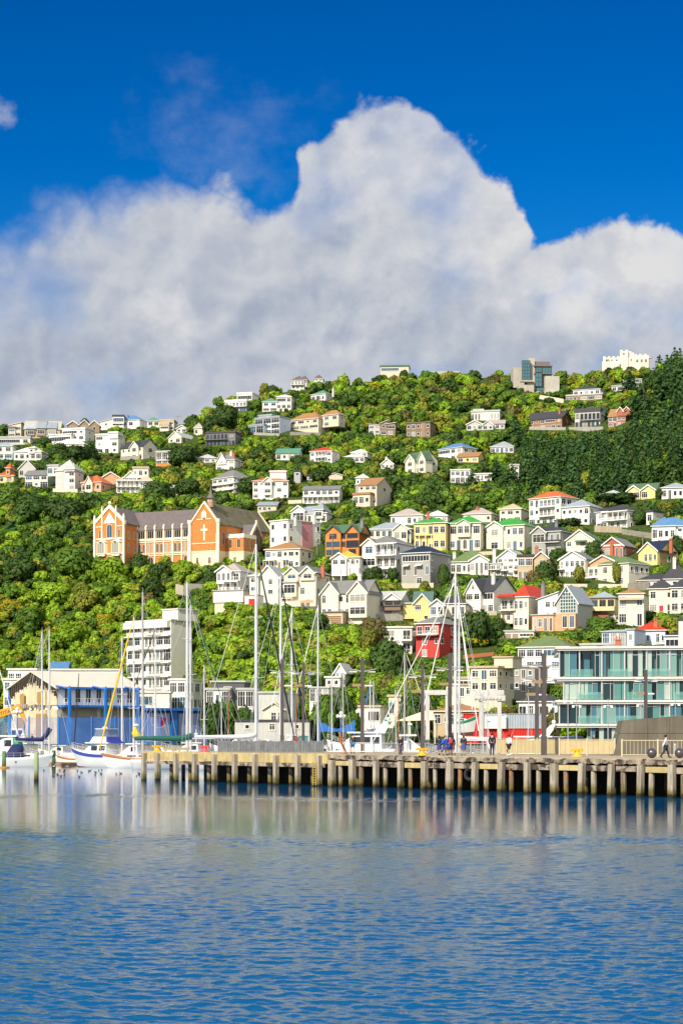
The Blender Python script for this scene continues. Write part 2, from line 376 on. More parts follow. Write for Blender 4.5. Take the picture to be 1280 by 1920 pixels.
# ---------------------------------------------------------------- houses
FAC = []          # photo rectangles of fronts: (x0, x1, y0, y1, Y)
NICK = []         # (px, py, Y, short name) used to describe trees
_wm = {}
def win_mesh(w, h, style, fm):
    w = round(w*5)/5 or .4; h = round(h*5)/5 or .4
    k = (w, h, style, fm)
    if k in _wm: return _wm[k]
    t = .085 if w < 1.4 else .10; x, z = w/2, h/2
    b = MB()
    if style == 'A':
        n = 8; arc = [(x*math.cos(a), z - x + x*math.sin(a)) for a in [math.pi*i/n for i in range(n+1)]]
        o = [(-x, -z)] + arc[::-1] + [(x, -z)]
        xi = x - t; arci = [(xi*math.cos(a), z - x + xi*math.sin(a)) for a in [math.pi*i/n for i in range(n+1)]]
        inn = [(-xi, -z+t)] + arci[::-1] + [(xi, -z+t)]
        for i in range(len(o)):
            j = (i+1) % len(o)
            q = [o[i], o[j], inn[j], inn[i]]
            b.add([(p[0], -.08, p[1]) for p in q], [(0,1,2,3)])
            b.add([(o[i][0], -.08, o[i][1]), (o[j][0], -.08, o[j][1]), (o[j][0], 0, o[j][1]), (o[i][0], 0, o[i][1])], [(0,3,2,1)])
        b.box(-.03, .03, -.07, -.03, -z+t, z-t)
        g = MB().add([(p[0], -.035, p[1]) for p in inn], [tuple(range(len(inn)-1, -1, -1))])
    else:
        b.box(-x, x, -.08, 0, -z, -z+t); b.box(-x, x, -.08, 0, z-t, z)
        b.box(-x, -x+t, -.078, 0, -z+t, z-t); b.box(x-t, x, -.078, 0, -z+t, z-t)
        b.box(-x-.06, x+.06, -.14, -.01, -z-.06, -z-.003)
        nm = {'w': 1, 'W': 2, 'P': 3, 'T': 2, 'R': max(2, round(w/.9)), 'S': 1}.get(style, 1)
        for i in range(1, nm):
            c = -x + w*i/nm; b.box(c-.03, c+.03, -.07, -.02, -z+t, z-t)
        if style in 'WPS': b.box(-x+t, x-t, -.066, -.02, z*.35-.025, z*.35+.025)
        g = MB().box(-x+t, x-t, -.03, -.01, -z+t, z-t)
    _wm[k] = (b.mesh('window', FRAMES[fm]), [g.mesh('pane', p) for p in PANES]); return _wm[k]
_hr = random.Random(11)
def window(parent, x, y, z, w, h, style='W', rz=0.0, fm='W', pane=None):
    fr, gs = win_mesh(max(w, .4), max(h, .4), style, fm)
    o = link('window', fr, parent, (x, y, z), rz)
    g = gs[pane] if pane is not None else _hr.choices(gs, (7, 2, 1.2, 3))[0]
    link('pane', g, o); return o
def roof_solid(b, x0, x1, y0, y1, z, h, kind, ov=.45, th=.16):
    """kinds: hip, pyr, gf gable to the front, gs gable to the sides, fl flat, mf / mb / ml / mr one slope up to the back, front, left, right"""
    X0, X1, Y0, Y1 = x0-ov, x1+ov, y0-ov, y1+ov
    if kind == 'fl':
        b.box(X0, X1, Y0, Y1, z, z+max(.25, h)); return
    zb = z - .02
    if kind in ('hip', 'pyr'):
        w, d = X1-X0, Y1-Y0; i = min(w, d)/2 * (.98 if kind == 'hip' else 1)
        if kind == 'pyr': r = [((X0+X1)/2, (Y0+Y1)/2)]*2
        elif w >= d: r = [(X0+i, (Y0+Y1)/2), (X1-i, (Y0+Y1)/2)]
        else: r = [((X0+X1)/2, Y0+i), ((X0+X1)/2, Y1-i)]
        v = [(X0,Y0,zb),(X1,Y0,zb),(X1,Y1,zb),(X0,Y1,zb),(X0,Y0,zb+th),(X1,Y0,zb+th),(X1,Y1,zb+th),(X0,Y1,zb+th),(*r[0],z+h),(*r[1],z+h)]
        b.add(v, [(3,2,1,0)], 0); n = len(b.v) - 10
        for f in ((0,1,5,4),(1,2,6,5),(2,3,7,6),(3,0,4,7)): b.f.append(tuple(n+i for i in f)); b.m.append(1)
        if kind == 'pyr': fs = [(4,5,8),(5,6,8),(6,7,8),(7,4,8)]
        elif w >= d: fs = [(4,5,9,8),(5,6,9),(6,7,8,9),(7,4,8)]
        else: fs = [(4,5,8),(5,6,9,8),(6,7,9),(7,4,8,9)]
        for f in fs: b.f.append(tuple(n+i for i in f)); b.m.append(0)
    elif kind == 'gf':
        c = (x0+x1)/2; sl = h/((x1-x0)/2); e = z - ov*sl
        for s in (0, 1):
            xe = X0 if s == 0 else X1
            q = [(xe, e), (c, z+h), (c, z+h+th), (xe, e+th)]
            if s == 1: q = q[::-1]
            b.prism(q, Y0, Y1, 0, 1)
    elif kind == 'gs':
        c = (y0+y1)/2; sl = h/((y1-y0)/2); e = z - ov*sl
        for s in (0, 1):
            ye = Y0 if s == 0 else Y1
            q = [(ye, e), (c, z+h), (c, z+h+th), (ye, e+th)]
            if s == 1: q = q[::-1]
            b.prismx(q, X0, X1, 0)
    elif kind in ('mf', 'mb'):
        za, zc = (z, z+h) if kind == 'mf' else (z+h, z)
        b.prismx([(Y0, za), (Y1, zc), (Y1, zc+th), (Y0, za+th)], X0, X1, 0)
    elif kind in ('ml', 'mr'):
        za, zc = (z+h, z) if kind == 'ml' else (z, z+h)
        b.prism([(X0, za), (X1, zc), (X1, zc+th), (X0, za+th)], Y0, Y1, 0, 1)

def rail(b, x0, x1, y, z, h=.95, step=.5, top=.06):
    b.box(x0, x1, y-.03, y+.03, z+h-top, z+h)
    n = max(2, int((x1-x0)/step))
    for i in range(n+1):
        x = x0 + (x1-x0)*i/n; b.box(x-.025, x+.025, y-.024, y+.024, z, z+h-top-.002)

def facade(root, rows, x0, x1, z0, z1, yf, rz, fm, wallmat, place):
    """rows of cells; place(u, out, z) turns face coordinates into root coordinates"""
    rows = rows.split('/'); fh = (z1-z0)/len(rows)
    for r, row in enumerate(rows):
        if not row: continue
        zb = z1 - (r+1)*fh; cw = (x1-x0)/len(row); i = 0
        while i < len(row):
            c = row[i]; n = 1
            if c in 'LVKR':
                while i+n < len(row) and row[i+n] == c: n += 1
            u0, u1 = x0 + i*cw, x0 + (i+n)*cw; um = (u0+u1)/2; w = u1-u0; zc = zb + fh*.54
            if c == 'w': window(root, *place(um, 0, zc), min(.56*w, 1.1), fh*.42, 'w', rz, fm)
            elif c == 'W': window(root, *place(um, 0, zc), min(.74*w, 2.2), min(fh*.60, 2.0), 'W', rz, fm)
            elif c == 'P': window(root, *place(um, 0, zc), .88*w, fh*.60, 'P', rz, fm)
            elif c == 'F': window(root, *place(um, 0, zb+fh*.5), .97*w, fh*.90, 'P', rz, fm)
            elif c == 'T': window(root, *place(um, 0, zb+fh*.44), min(.62*w, 1.8), fh*.80, 'T', rz, fm)
            elif c == 'R': window(root, *place(um, 0, zc), .94*w, fh*.52, 'R', rz, fm)
            elif c == 'A': window(root, *place(um, 0, zc), min(.6*w, 1.3), fh*.66, 'A', rz, fm)
            elif c in 'DG':
                dw, dh = (min(.5*w, 1.1), min(fh*.8, 2.2)) if c == 'D' else (.85*w, fh*.72)
                b = MB(); b.box(-dw/2, dw/2, -.05, -.005, 0, dh, 0); b.box(-dw/2-.1, dw/2+.1, -.07, 0, dh+.002, dh+.12, 1)
                b.box(-dw/2-.1, -dw/2-.003, -.068, 0, 0, dh, 1); b.box(dw/2+.003, dw/2+.1, -.068, 0, 0, dh, 1)
                if c == 'G':
                    for k in range(1, 5): b.box(-dw/2, dw/2, -.056, -.049, dh*k/5-.02, dh*k/5+.02, 1)
                else: b.ball((dw*.35, -.08, dh*.48), .04, 6, 4, 1)
                b.build('garage_door' if c == 'G' else 'door', [TIMB if c == 'G' else _hr.choice((DARKT, TIMB, mat('door_red', (.42,.03,.03)))), FRAMES[fm]], root, place(um, 0, zb+.02), rz)
            elif c == 'B':
                bw, bd, bh = .84*w, .75, fh*.86
                b = MB(); b.prismz([(-bw/2, 0), (-bw*.34, -bd), (bw*.34, -bd), (bw/2, 0)], 0, bh)
                b.prismz([(-bw/2-.15, 0), (-bw*.36, -bd-.15), (bw*.36, -bd-.15), (bw/2+.15, 0)], bh+.002, bh+.16)
                o = b.build('bay_window', [wallmat], root, place(um, 0, zb+fh*.05), rz)
                window(o, 0, -bd, bh*.55, bw*.6, bh*.55, 'P', 0, fm)
            elif c == 'L':          # balcony with glazed doors behind
                k = max(1, int(round(w/1.7)))
                for j in range(k): window(root, *place(u0 + w*(j+.5)/k, 0, zb+fh*.46), min(.74*w/k, 1.8), fh*.72, 'T', rz, fm)
                b = MB(); b.box(-w/2, w/2, -1.25, -.002, -.1, .08)
                o = b.build('balcony', [wallmat], root, place(um, 0, zb), rz)
                b = MB(); rail(b, -w/2+.03, w/2-.03, -1.2, .082)
                for sx in (-w/2+.03, w/2-.03): b.box(sx-.03, sx+.03, -1.16, -.04, .95, 1.01)
                b.build('railing', [FRAMES[fm]], o)
            elif c == 'K':          # balcony with a solid parapet
                k = max(1, int(round(w/1.9)))
                for j in range(k): window(root, *place(u0 + w*(j+.5)/k, 0, zb+fh*.50), min(.80*w/k, 2.0), fh*.74, 'T', rz, fm)
                b = MB(); b.box(-w/2, w/2, -1.3, -.002, -.12, .06); b.box(-w/2, w/2, -1.3, -1.18, .062, .92)
                b.box(-w/2, -w/2+.12, -1.178, -.004, .062, .92); b.box(w/2-.12, w/2, -1.178, -.004, .062, .92)
                b.build('balcony', [wallmat], root, place(um, 0, zb), rz)
            elif c == 'V':          # veranda: posts, rail and a lean-to roof in front of the wall
                k = max(1, int(round(w/1.7)))
                for j in range(k): window(root, *place(u0 + w*(j+.5)/k, 0, zb+fh*.44), min(.62*w/k, 1.5), fh*.74, 'T', rz, fm)
                b = MB(); b.box(-w/2, w/2, -1.7, -.002, fh*.90, fh*.97); b.box(-w/2, w/2, -1.6, -.002, -.1, .05)
                kk = max(2, int(round(w/1.9)))
                for j in range(kk+1):
                    xx = -w/2+.07 + (w-.14)*j/kk; b.box(xx-.06, xx+.06, -1.56, -1.44, .051, fh*.90-.002)
                rail(b, -w/2+.1, w/2-.1, -1.5, .052, .85, .4)
                b.build('veranda', [FRAMES[fm]], root, place(um, 0, zb), rz)
            i += n

def house(label, wall, roof, vols, nick=None, name='house', cat='house', grp=None, D=9.0, th=None, Y=None, fm='W', ex=(), foot=2.5, lmin=True):
    xl, xm, xr, yr, yt, yb = vols[0][:6]
    left = xr is not None and xr < xl
    near_px = xl if left else xm
    Yd = Y or depth_at((xl+xm)/2, max([v[5] for v in vols if v[6] != 'no' or v[5] > yb+4])); s = F/Yd
    bpx = 0 if xr is None else (xl-xr if left else xr-xm)
    if th is None: th = math.asin(min(.80, bpx/(D*s))) if bpx > 1 else 0.06
    elif bpx > 1: D = bpx/(s*math.sin(th))
    if left: th = -th
    phi = math.atan((near_px-640)/F); psi = th + phi
    ct, st = math.cos(th), abs(math.sin(th))
    W = (xm-xl)/(s*ct)
    O = P(near_px, yb, Yd)
    if not left: O = O - Vector((math.cos(psi), -math.sin(psi), 0))*W
    root = empty(name, O, -psi, label, cat, grp)
    for i, v in enumerate(vols):
        vl, vm, vr, vyr, vyt, vyb, rk, fac = v[:8]; o = v[8] if len(v) > 8 else {}
        lx0, lx1 = (vl-xl)/(s*ct), (vm-xl)/(s*ct)
        z0, z1 = (yb-vyb)/s, (yb-vyt)/s
        d = o.get('D', D)
        if i and vr is not None and vr > vm and st > .1 and 'D' not in o: d = (vr-vm)/(s*st)
        y0 = o.get('yo', 0.0 if i == 0 else -.5); y1 = y0 + d
        wm = wallm(o.get('wall', wall)); rm = roofm(o.get('roof', roof)); f = o.get('fm', fm)
        mid = (lx1-lx0)/2 if rk == 'gf' else (0 if rk in ('fl', 'mb') else d/2)
        h = (vyt-vyr)/s + (d/2 if rk in ('hip', 'gs', 'pyr') else (d if rk == 'mf' else 0))*(HZ-vyt)/F
        h = max(h, .2)
        zf = z0 - o.get('foot', foot if vyb >= yb-1.5 else 0.0)
        b = MB()
        if rk == 'gf':
            b.prism([(lx0, zf), (lx1, zf), (lx1, z1), ((lx0+lx1)/2, z1+h), (lx0, z1)], y0, y1)
        elif rk == 'gs':
            b.prismx([(y0, zf), (y1, zf), (y1, z1), ((y0+y1)/2, z1+h), (y0, z1)], lx0, lx1)
        elif rk in ('mf', 'mb'):
            b.prismx([(y0, zf), (y1, zf), (y1, z1 + (h if rk == 'mf' else 0)), (y0, z1 + (h if rk == 'mb' else 0))], lx0, lx1)
        elif rk in ('ml', 'mr'):
            b.prism([(lx0, zf), (lx1, zf), (lx1, z1 + (h if rk == 'mr' else 0)), (lx0, z1 + (h if rk == 'ml' else 0))], y0, y1)
        else: b.box(lx0, lx1, y0, y1, zf, z1 - (.0 if rk == 'fl' else .03))
        b.build('wall' if i == 0 else 'wing_wall', [wm], root)
        if rk != 'no':
            b = MB(); roof_solid(b, lx0, lx1, y0, y1, z1, h, rk, o.get('ov', .3 if rk == 'fl' else .42))
            trim = FRAMES[o.get('trim', f)] if rk != 'fl' else rm
            rf = b.build('roof' if i == 0 else 'wing_roof', [rm, trim], root)
            if i == 0: roof_o = rf
            if rk == 'gf' and h > 1.2:
                b = MB(); t = .2; c = (lx0+lx1)/2; sl = h/((lx1-lx0)/2); yy = y0-.47
                e0, e1 = lx0-.45, lx1+.45
                b.prism([(e0, z1-.45*sl-t), (c, z1+h-t), (c, z1+h+.12), (e0, z1-.45*sl+.12)], yy, yy+.05)
                b.prism([(c, z1+h-t), (e1, z1-.45*sl-t), (e1, z1-.45*sl+.12), (c, z1+h+.12)], yy, yy+.05)
                b.build('bargeboard', [trim if trim != rm else WHITE], root)
            if rk == 'gf' and o.get('gw'):
                window(root, (lx0+lx1)/2, y0, z1+h*.32, .9, min(1.2, h*.4), 'W', 0, f)
        sides = fac.split('|')
        facade(root, sides[0], lx0, lx1, z0, z1, y0, 0.0, f, wm, lambda u, out, z, y0=y0: (u, y0-out, z))
        if len(sides) > 1:
            if not left: facade(root, sides[1], y0, y1, z0, z1, lx1, R(90), f, wm, lambda u, out, z, X=lx1: (X+out, u, z))
            else: facade(root, sides[1], -y1, -y0, z0, z1, lx0, R(-90), f, wm, lambda u, out, z, X=lx0: (X-out, -u, z))
        fx0, fx1 = (min(vl, vr) if vr is not None else vl), (max(vm, vr) if vr is not None else vm)
        FAC.append((fx0, fx1, vyr if rk != 'fl' else vyt, vyb, Yd))
    for e in ex:
        k = e[0]
        if k == 'ch':                                # chimney: px, top, bottom, material key
            x = (e[1]-xl)/(s*ct); za, zb_ = (yb-e[2])/s, (yb-e[3])/s; y = e[5] if len(e) > 5 else 2.5
            b = MB(); w = .42; b.box(x-w, x+w, y-w*.8, y+w*.8, zb_-1.5, za); b.box(x-w-.1, x+w+.1, y-w*.8-.1, y+w*.8+.1, za+.002, za+.18)
            for q in (-.2, .2): b.tube([(x+q, y, za+.18), (x+q, y, za+.7)], .13, 6)
            b.build('chimney', [BRICKC if e[4] == 'k' else wallm(e[4])], roof_o)
        elif k == 'bx':                              # box panel on the front: name, x0, x1, y0, y1, wall key, out, depth
            nm, a, c, ya, yc, wk, out, dp = e[1:9]
            b = MB(); b.box((a-xl)/(s*ct), (c-xl)/(s*ct), -out, dp-out, (yb-yc)/s, (yb-ya)/s)
            b.build(nm, [wallm(wk) if isinstance(wk, str) else wk], root)
        elif k == 'sx':                              # panel on the right side: share of depth from, to, top row, bottom row, key
            MB().box(W-.05, W+.12, D*e[1], D*e[2], (yb-e[4])/s, (yb-e[3])/s).build('side_panel', [wallm(e[5])], root)
        elif k == 'rl':                              # railing: x0, x1, y of its foot, out, frame
            b = MB(); rail(b, (e[1]-xl)/(s*ct), (e[2]-xl)/(s*ct), -e[4], (yb-e[3])/s, 1.0, .35); b.build('railing', [FRAMES[e[5]]], root)
        elif k == 'st':                              # posts holding up a deck: x list, top, bottom
            for px in e[1]:
                x = (px-xl)/(s*ct); MB().box(x-.1, x+.1, -e[4]-.1, -e[4]+.1, (yb-e[3])/s-1, (yb-e[2])/s-.003).build('post', [FRAMES[e[5]]], root)
        elif k == 'aw':                              # awning: x0, x1, y, colour
            x0, x1, z = (e[1]-xl)/(s*ct), (e[2]-xl)/(s*ct), (yb-e[3])/s; y = e[5] if len(e) > 5 else 0
            MB().prismx([(y-1.1, z-.5), (y-.003, z), (y-.003, z+.06), (y-1.1, z-.42)], x0, x1).build('awning', [roofm(e[4]) if len(e[4]) == 1 else wallm(e[4][1])], root)
    NICK.append(((xl+xm)/2, (yt+yb)/2, Yd, nick or label))
    return root, s, Yd
H = house
G1 = 'houses on the ridge and upper slope'; G2 = 'houses on the left hillside'; G3 = 'villas stacked on the lower right slope'; G4 = 'buildings along the waterfront'
def up(*a, **k): return H(*a, grp=G1, **k)
def lf(*a, **k): return H(*a, grp=G2, **k)
def vi(*a, **k): return H(*a, grp=G3, **k)
# --- left hillside, from the ridge down
lf('beige house with a curved dark roof at the left end of the ridge', 'c', 'm', [(17,40,48,792,798,820,'mr','WP/wW|w/.'),(17,30,None,800,803,820,'fl','P/P',{'wall':'L'})], 'beige curved-roof house')
lf('brown townhouse with three tilted silver roof panels on the left ridge', 'T', 'l', [(47,113,None,790,806,821,'mf','WwWPw'),(52,66,None,795,806,818,'mf','P',{'wall':'b','roof':'s'}),(70,86,None,789,804,818,'mf','P',{'wall':'M','roof':'s'}),(90,106,None,791,804,818,'mf','P',{'wall':'T','roof':'s'})], 'townhouse with tilted roof panels')
lf('row of dark red-brown gabled roofs behind the white modern house', 'M', 'm', [(127,187,None,796,797,812,'fl','wWw'),(127,148,None,790,797,812,'gf','W'),(150,168,None,788,796,812,'gf','W'),(168,187,None,789,797,812,'gf','w')], 'red-brown gabled row')
lf('long low white bungalow with a flat grey roof at the left edge', 'w', 'l', [(-12,57,64,818,821,834,'fl','RRRW')], 'long low bungalow')
lf('stepped white modern house with dark window bands and flat roofs', 'W', 'w', [(117,160,177,801,804,826,'fl','RRw/LLW|w/w'),(98,140,None,813,815,832,'fl','RRR',{'yo':-3})], 'stepped white modern house')
lf('white bungalow with a white hip roof just below the stepped modern house', 'W', 'w', [(102,158,170,822,832,850,'hip','WWPW')], 'white hip-roofed bungalow')
lf('white block-shaped house with a square parapet and plain side wall', 'W', 'w', [(180,222,235,812,815,850,'fl','P.W/w.W/PTw|./w/w'),(205,222,230,809,812,822,'fl','..')], 'white block house')
lf('cream apartment house with a dark gabled roof and blank side', 'C', 'd', [(227,268,296,825,836,862,'gs','wwWw/wWwW|W/w'),(247,262,None,826,836,862,'gf','W/W',{'yo':-.8})], 'cream gabled apartment house')
lf('white house with blue glazed front above an orange base', 'W', 'l', [(293,326,341,844,847,876,'fl','FFF/FFw|./.'),],'blue-glazed white house', ex=[('bx','plinth',294,326,868,876,'O',.15,.14),('rl',293,326,861,1.0,'W')])
lf('white ridge house with a bright blue hip roof', 'W', 'b', [(219,262,275,778,787,801,'hip','PwW.|w')], 'blue-roofed ridge house', ex=[('ch',236,777,783,'d')])
lf('white house with one steep sloping roof left of the blue-roofed ridge house', 'W', 'w', [(188,232,None,780,792,800,'mr','wP'),(212,233,None,778,781,795,'fl','R',{'wall':'w','roof':'d'})], 'single-slope white house')
lf('green-roofed cottage half hidden on the ridge skyline', 'C', 'q', [(277,299,None,783,789,800,'hip','WW')], 'green-roofed ridge cottage')
lf('cream flat-roofed house on the ridge beside the power pole', 'C', 'c', [(300,326,332,786,789,808,'fl','w.W/RR|./w'),(302,318,None,792,798,808,'fl','R',{'yo':-2})], 'cream flat-roofed ridge house')
lf('small white house with a rounded gable on the ridge', 'W', 'w', [(331,350,None,797,803,812,'gf','wW')], 'small rounded-gable house')
lf('cream gabled bungalow with a pale grey roof and long shaded side', 'C', 'l', [(316,340,370,808,819,832,'gf','wW|W.w')], 'cream gabled bungalow', D=13)
lf('small cream cottage with a grey hip roof under the skyline trees', 'C', 'p', [(364,380,386,794,803,816,'hip','W.|w')], 'small cream cottage')
lf('dark grey modern house with recessed glass decks on the ridge', 'd', 'd', [(386,441,452,808,811,836,'fl','LLLW/LLLL|./.')], 'dark grey modern house', fm='D')
lf('pale green house with a teal roof at the left edge', 'Q', 's', [(-8,24,33,829,836,862,'hip','WW/PP')], 'pale green edge house')
lf('low white house with a row of small windows left of the white garden wall', 'W', 'w', [(27,78,91,838,847,864,'hip','wWwWP'),(55,66,None,836,840,850,'pyr','w')], 'low white row-window house')
lf('yellow house with an orange cone turret at the far left', 'Y', 'O', [(-6,26,36,884,892,906,'hip','WW'),(12,20,None,868,878,895,'pyr','w',{'wall':'O'})], 'yellow turret house')
lf('dark grey house with a steep triangular gable beside the yellow turret house', 'L', 'd', [(36,66,74,862,878,896,'gf','W.w|w')], 'steep dark gable house')
lf('teal glazed house with a wide low grey gable roof', 'Q', 'g', [(48,90,104,882,890,914,'gs','PPW/FwF|./w')], 'teal glazed house')
lf('tall white and grey house with a pale pyramid roof on the left slope', 'w', 'l', [(105,141,158,861,882,920,'pyr','W.W/W.W/P.W|w/w/.'),(86,106,None,868,871,890,'fl','PW',{'yo':2}),(122,141,None,868,880,884,'pyr','W',{'yo':-.6})], 'tall pyramid-roofed house', ex=[('bx','side_panel',106,120,884,918,'L',.06,.05)])
lf('red brick house with an orange tiled roof and white bay', 'N', 'o', [(153,190,212,890,904,923,'hip','WBw|w.w'),(163,176,None,893,904,923,'gf','W',{'wall':'C','yo':-1.2})], 'brick orange-roofed house', ex=[('bx','terrace',146,186,922,926,'C',2.5,2.4)])
lf('plain orange-roofed house behind the brick one', 'N', 'O', [(192,224,None,885,895,908,'gf','..')], 'plain orange-roofed house')
lf('white house of glazed verandas with a pale stepped roof', 'W', 'c', [(219,262,None,890,901,925,'hip','VVV/LLL'),(262,285,292,892,902,926,'hip','WT/WT|./.'),(233,258,None,884,895,902,'gf','P',{'yo':-.5}),(249,278,287,874,878,895,'fl','wWw',{'yo':1})], 'white glazed-veranda house', ex=[('st',[222,236,250],924,934,.8,'W')])
lf('small yellow-windowed cottage with a grey roof above the monastery ridge', 'C', 'l', [(314,346,358,909,918,930,'mf','.wWWW'),], 'small yellow-windowed cottage', ex=[('bx','sun_porch',334,355,920,926,'Y',1.0,.9),('st',[336,345,354],926,936,.6,'W')])
lf('tall pale apartment house with three rows of dark windows and white balconies', 'w', 'g', [(398,438,472,880,894,926,'hip','WWWw/WWwW/WwWW|LLw/LLw/wWw')], 'tall pale balcony house', ex=[('bx','floor_slab',397,438,905,907,'W',1.0,.95),('bx','floor_slab',397,438,916,918,'W',1.0,.95)])
lf('white house with a grey hip roof and two chimneys left of the green-roofed bungalow', 'W', 'g', [(405,440,456,850,862,882,'hip','PwW/W.W|w/w'),(408,424,None,848,862,870,'gf','w')], 'white grey-roofed hip house', ex=[('ch',429,846,856,'w'),('ch',434,849,857,'k')])
lf('low white garden house tucked left of the white hip-roofed villa', 'w', 'l', [(372,405,None,852,859,868,'hip','wWw')], 'low white garden house')
# --- upper slope and ridge
up('white modern house with curved white decks on the skyline', 'W', 'w', [(422,462,474,748,752,772,'fl','LLLL/FFF|./.'),(442,470,None,734,737,752,'fl','RR',{'yo':2})], 'white skyline deck house')
up('white house with a green-roofed wing beside dark skyline trees', 'W', 'w', [(518,546,552,740,744,768,'hip','RRW/WPW|w/w'),(492,520,None,746,753,772,'hip','WW/PP',{'roof':'q','yo':-.3})], 'green-winged white house')
up('grey house with a dark red pyramid roof on the skyline', 'w', 'm', [(546,570,577,704,713,730,'pyr','LLL/WWw|w/w'),(560,574,None,703,712,725,'pyr','w',{'yo':1,'roof':'K' if 'K' in ROOFC else 'm'})], 'red pyramid skyline house')
up('little dark red pyramid roof at the right of the skyline pair', 'w', 'm', [(589,605,None,702,710,716,'pyr','ww')], 'little red pyramid roof')
up('white house with a teal green roof just under the skyline', 'W', 'q', [(583,610,630,731,738,752,'hip','WPw|w.W')], 'teal-roofed white house', ex=[('ch',619,729,738,'w')])
up('blue grey modern house with wide glass bands below the skyline trees', 'S', 's', [(478,524,545,779,782,814,'fl','FFF/PPF/WFF|./w/.'),(472,500,None,793,796,814,'fl','FF',{'yo':-2.5}),(478,502,None,772,775,786,'fl','..',{'wall':'W','yo':3})], 'blue grey modern house')
up('large beige house with a brown hip roof and long white balcony', 'c', 't', [(544,597,617,772,784,813,'hip','WPwW/PPP/...|w/w/.'),(598,628,640,769,778,800,'hip','WW/W.|w/w',{'yo':3})], 'large beige brown-roofed house', fm='W', ex=[('rl',544,582,800,1.0,'W')])
up('weathered timber cabin pair with slanted grey roofs', 'b', 'l', [(691,712,None,795,797,814,'ml','PP/WW',{'wall':'L'}),(712,726,None,788,795,818,'mr','w/W'),(722,741,None,793,796,818,'mr','P/W',{'yo':-.4})], 'weathered timber cabin pair')
up('plain brown timber block with a flat roof and eight small windows', 'b', 'm', [(761,806,817,790,792,820,'fl','wWwWw/wWwWw|./.')], 'plain brown timber block', ex=[('bx','stair_shaft',790,797,791,820,'M',.2,.19),('st',[770,782],819,824,.2,'B')])
up('white bungalow with a long green roof above the red-roofed villa', 'W', 'q', [(517,560,567,841,849,864,'gs','WwPW|w')], 'long green-roofed bungalow')
up('white villa with a red hip roof and two storey veranda', 'W', 'r', [(581,622,637,837,845,868,'hip','WVVW/PVVw|w/w')], 'red-roofed hillside villa')
up('white house with two stepped hip roofs right of the red-roofed villa', 'W', 'w', [(645,683,692,849,856,868,'hip','WwWP|w'),(656,686,None,841,847,856,'hip','WWW',{'yo':2})], 'stepped white villa')
up('small white cottage with a pointed gable in the middle of the bush', 'W', 'l', [(714,737,743,860,869,880,'gf','WDW|w')], 'small gabled bush cottage', ex=[('ch',722,857,866,'w')])
up('cream house with twin pointed gables and a dark slate roof', 'C', 'f', [(760,790,820,846,860,888,'gs','wWW/WTW|ww/..'),(762,780,None,850,862,888,'gf','W/W',{'yo':-.9,'gw':1}),(786,799,None,848,861,888,'gf','W/W',{'yo':-.7,'D':4})], 'cream twin-gabled slate house')
up('white two storey house with a sky blue hip roof', 'W', 'b', [(821,866,893,829,838,862,'hip','RRWW/WwWW|Ww/w.')], 'sky blue-roofed house')
up('yellow and brown house half hidden under the sky blue-roofed house', 'Y', 't', [(856,896,908,848,855,868,'gs','WwW')], 'yellow brown-roofed house')
up('flat-roofed white flats with tall dark windows above the bush', 'W', 'w', [(844,880,886,879,881,906,'fl','WPTT/PFFP|./.'),(885,920,926,887,889,902,'fl','.TTRR',{'yo':1})], 'flat-roofed white flats')
up('white bungalow with a pale blue grey roof among dark pines', 'W', 's', [(919,962,969,827,837,850,'hip','PWTWP|w')], 'pale-roofed pine bungalow')
up('white apartment front hidden between two dark pines', 'W', 'l', [(955,972,None,870,873,902,'fl','WW/WW/WW')], 'half hidden white flats')
up('white house with a low orange roof and a white box penthouse', 'W', 'o', [(474,540,543,895,902,936,'hip','WwBW.W/W.B.W./P.W..w|./.'),(505,535,None,880,883,897,'fl','..',{'wall':'W','roof':'w','yo':3}),(494,510,None,895,902,928,'gf','W/W',{'yo':-1.2})], 'orange-roofed white house', ex=[('bx','terrace',468,545,936,944,'W',2.2,2.1)])
up('long grey-roofed two storey motel block with pale walls', 'w', 'g', [(568,636,642,911,917,944,'gs','WwWPWw/VVVVVV|./.')], 'long grey motel block')
up('narrow grey tower shed beside the orange-roofed white house', 'g', 'd', [(551,563,567,882,884,906,'fl','w/.')], 'narrow grey tower shed')
up('beige barrel-roofed garage above the long motel block', 'c', 'c', [(613,642,None,887,891,900,'gf','..')], 'beige barrel garage')
up('dark open carport left of the beige garage', 'd', 'd', [(575,596,None,889,892,902,'fl','RR')], 'dark carport')
up('white tower-like house with a stone base above the cable track', 'W', 'l', [(667,690,699,889,896,926,'hip','wPw/TWT|./w'),(667,690,None,908,910,934,'fl','.w',{'wall':'H','yo':-1})], 'white tower house')
up('cream house stepping down the slope under one long brown roof', 'c', 't', [(672,706,735,896,908,948,'gs','wWW/PPw/WTw|W/w/.'),(668,700,None,924,928,950,'fl','PPw',{'yo':-3})], 'stepping brown-roofed house', D=13)
up('small stone cabin with a blue grey roof behind the chapel', 'c', 's', [(483,518,522,941,948,960,'mf','wWw.')], 'small stone cabin')
up('white villa with a grey pyramid tower roof above the pink-panelled flats', 'W', 's', [(545,612,626,948,962,984,'hip','PWLLLW|w'),(590,606,None,941,956,972,'pyr','W',{'yo':-.6}),(548,572,None,947,956,984,'gf','P',{'yo':-.8})], 'pyramid-tower villa')
up('black-roofed white-banded house terraced on the upper right slope', 'W', 'd', [(1074,1124,1132,722,729,741,'hip','WwWwW|w'),(1062,1130,None,738,741,752,'fl','LLPPP',{'wall':'B','yo':-2.2,'roof':'l'})], 'black-roofed terraced house')
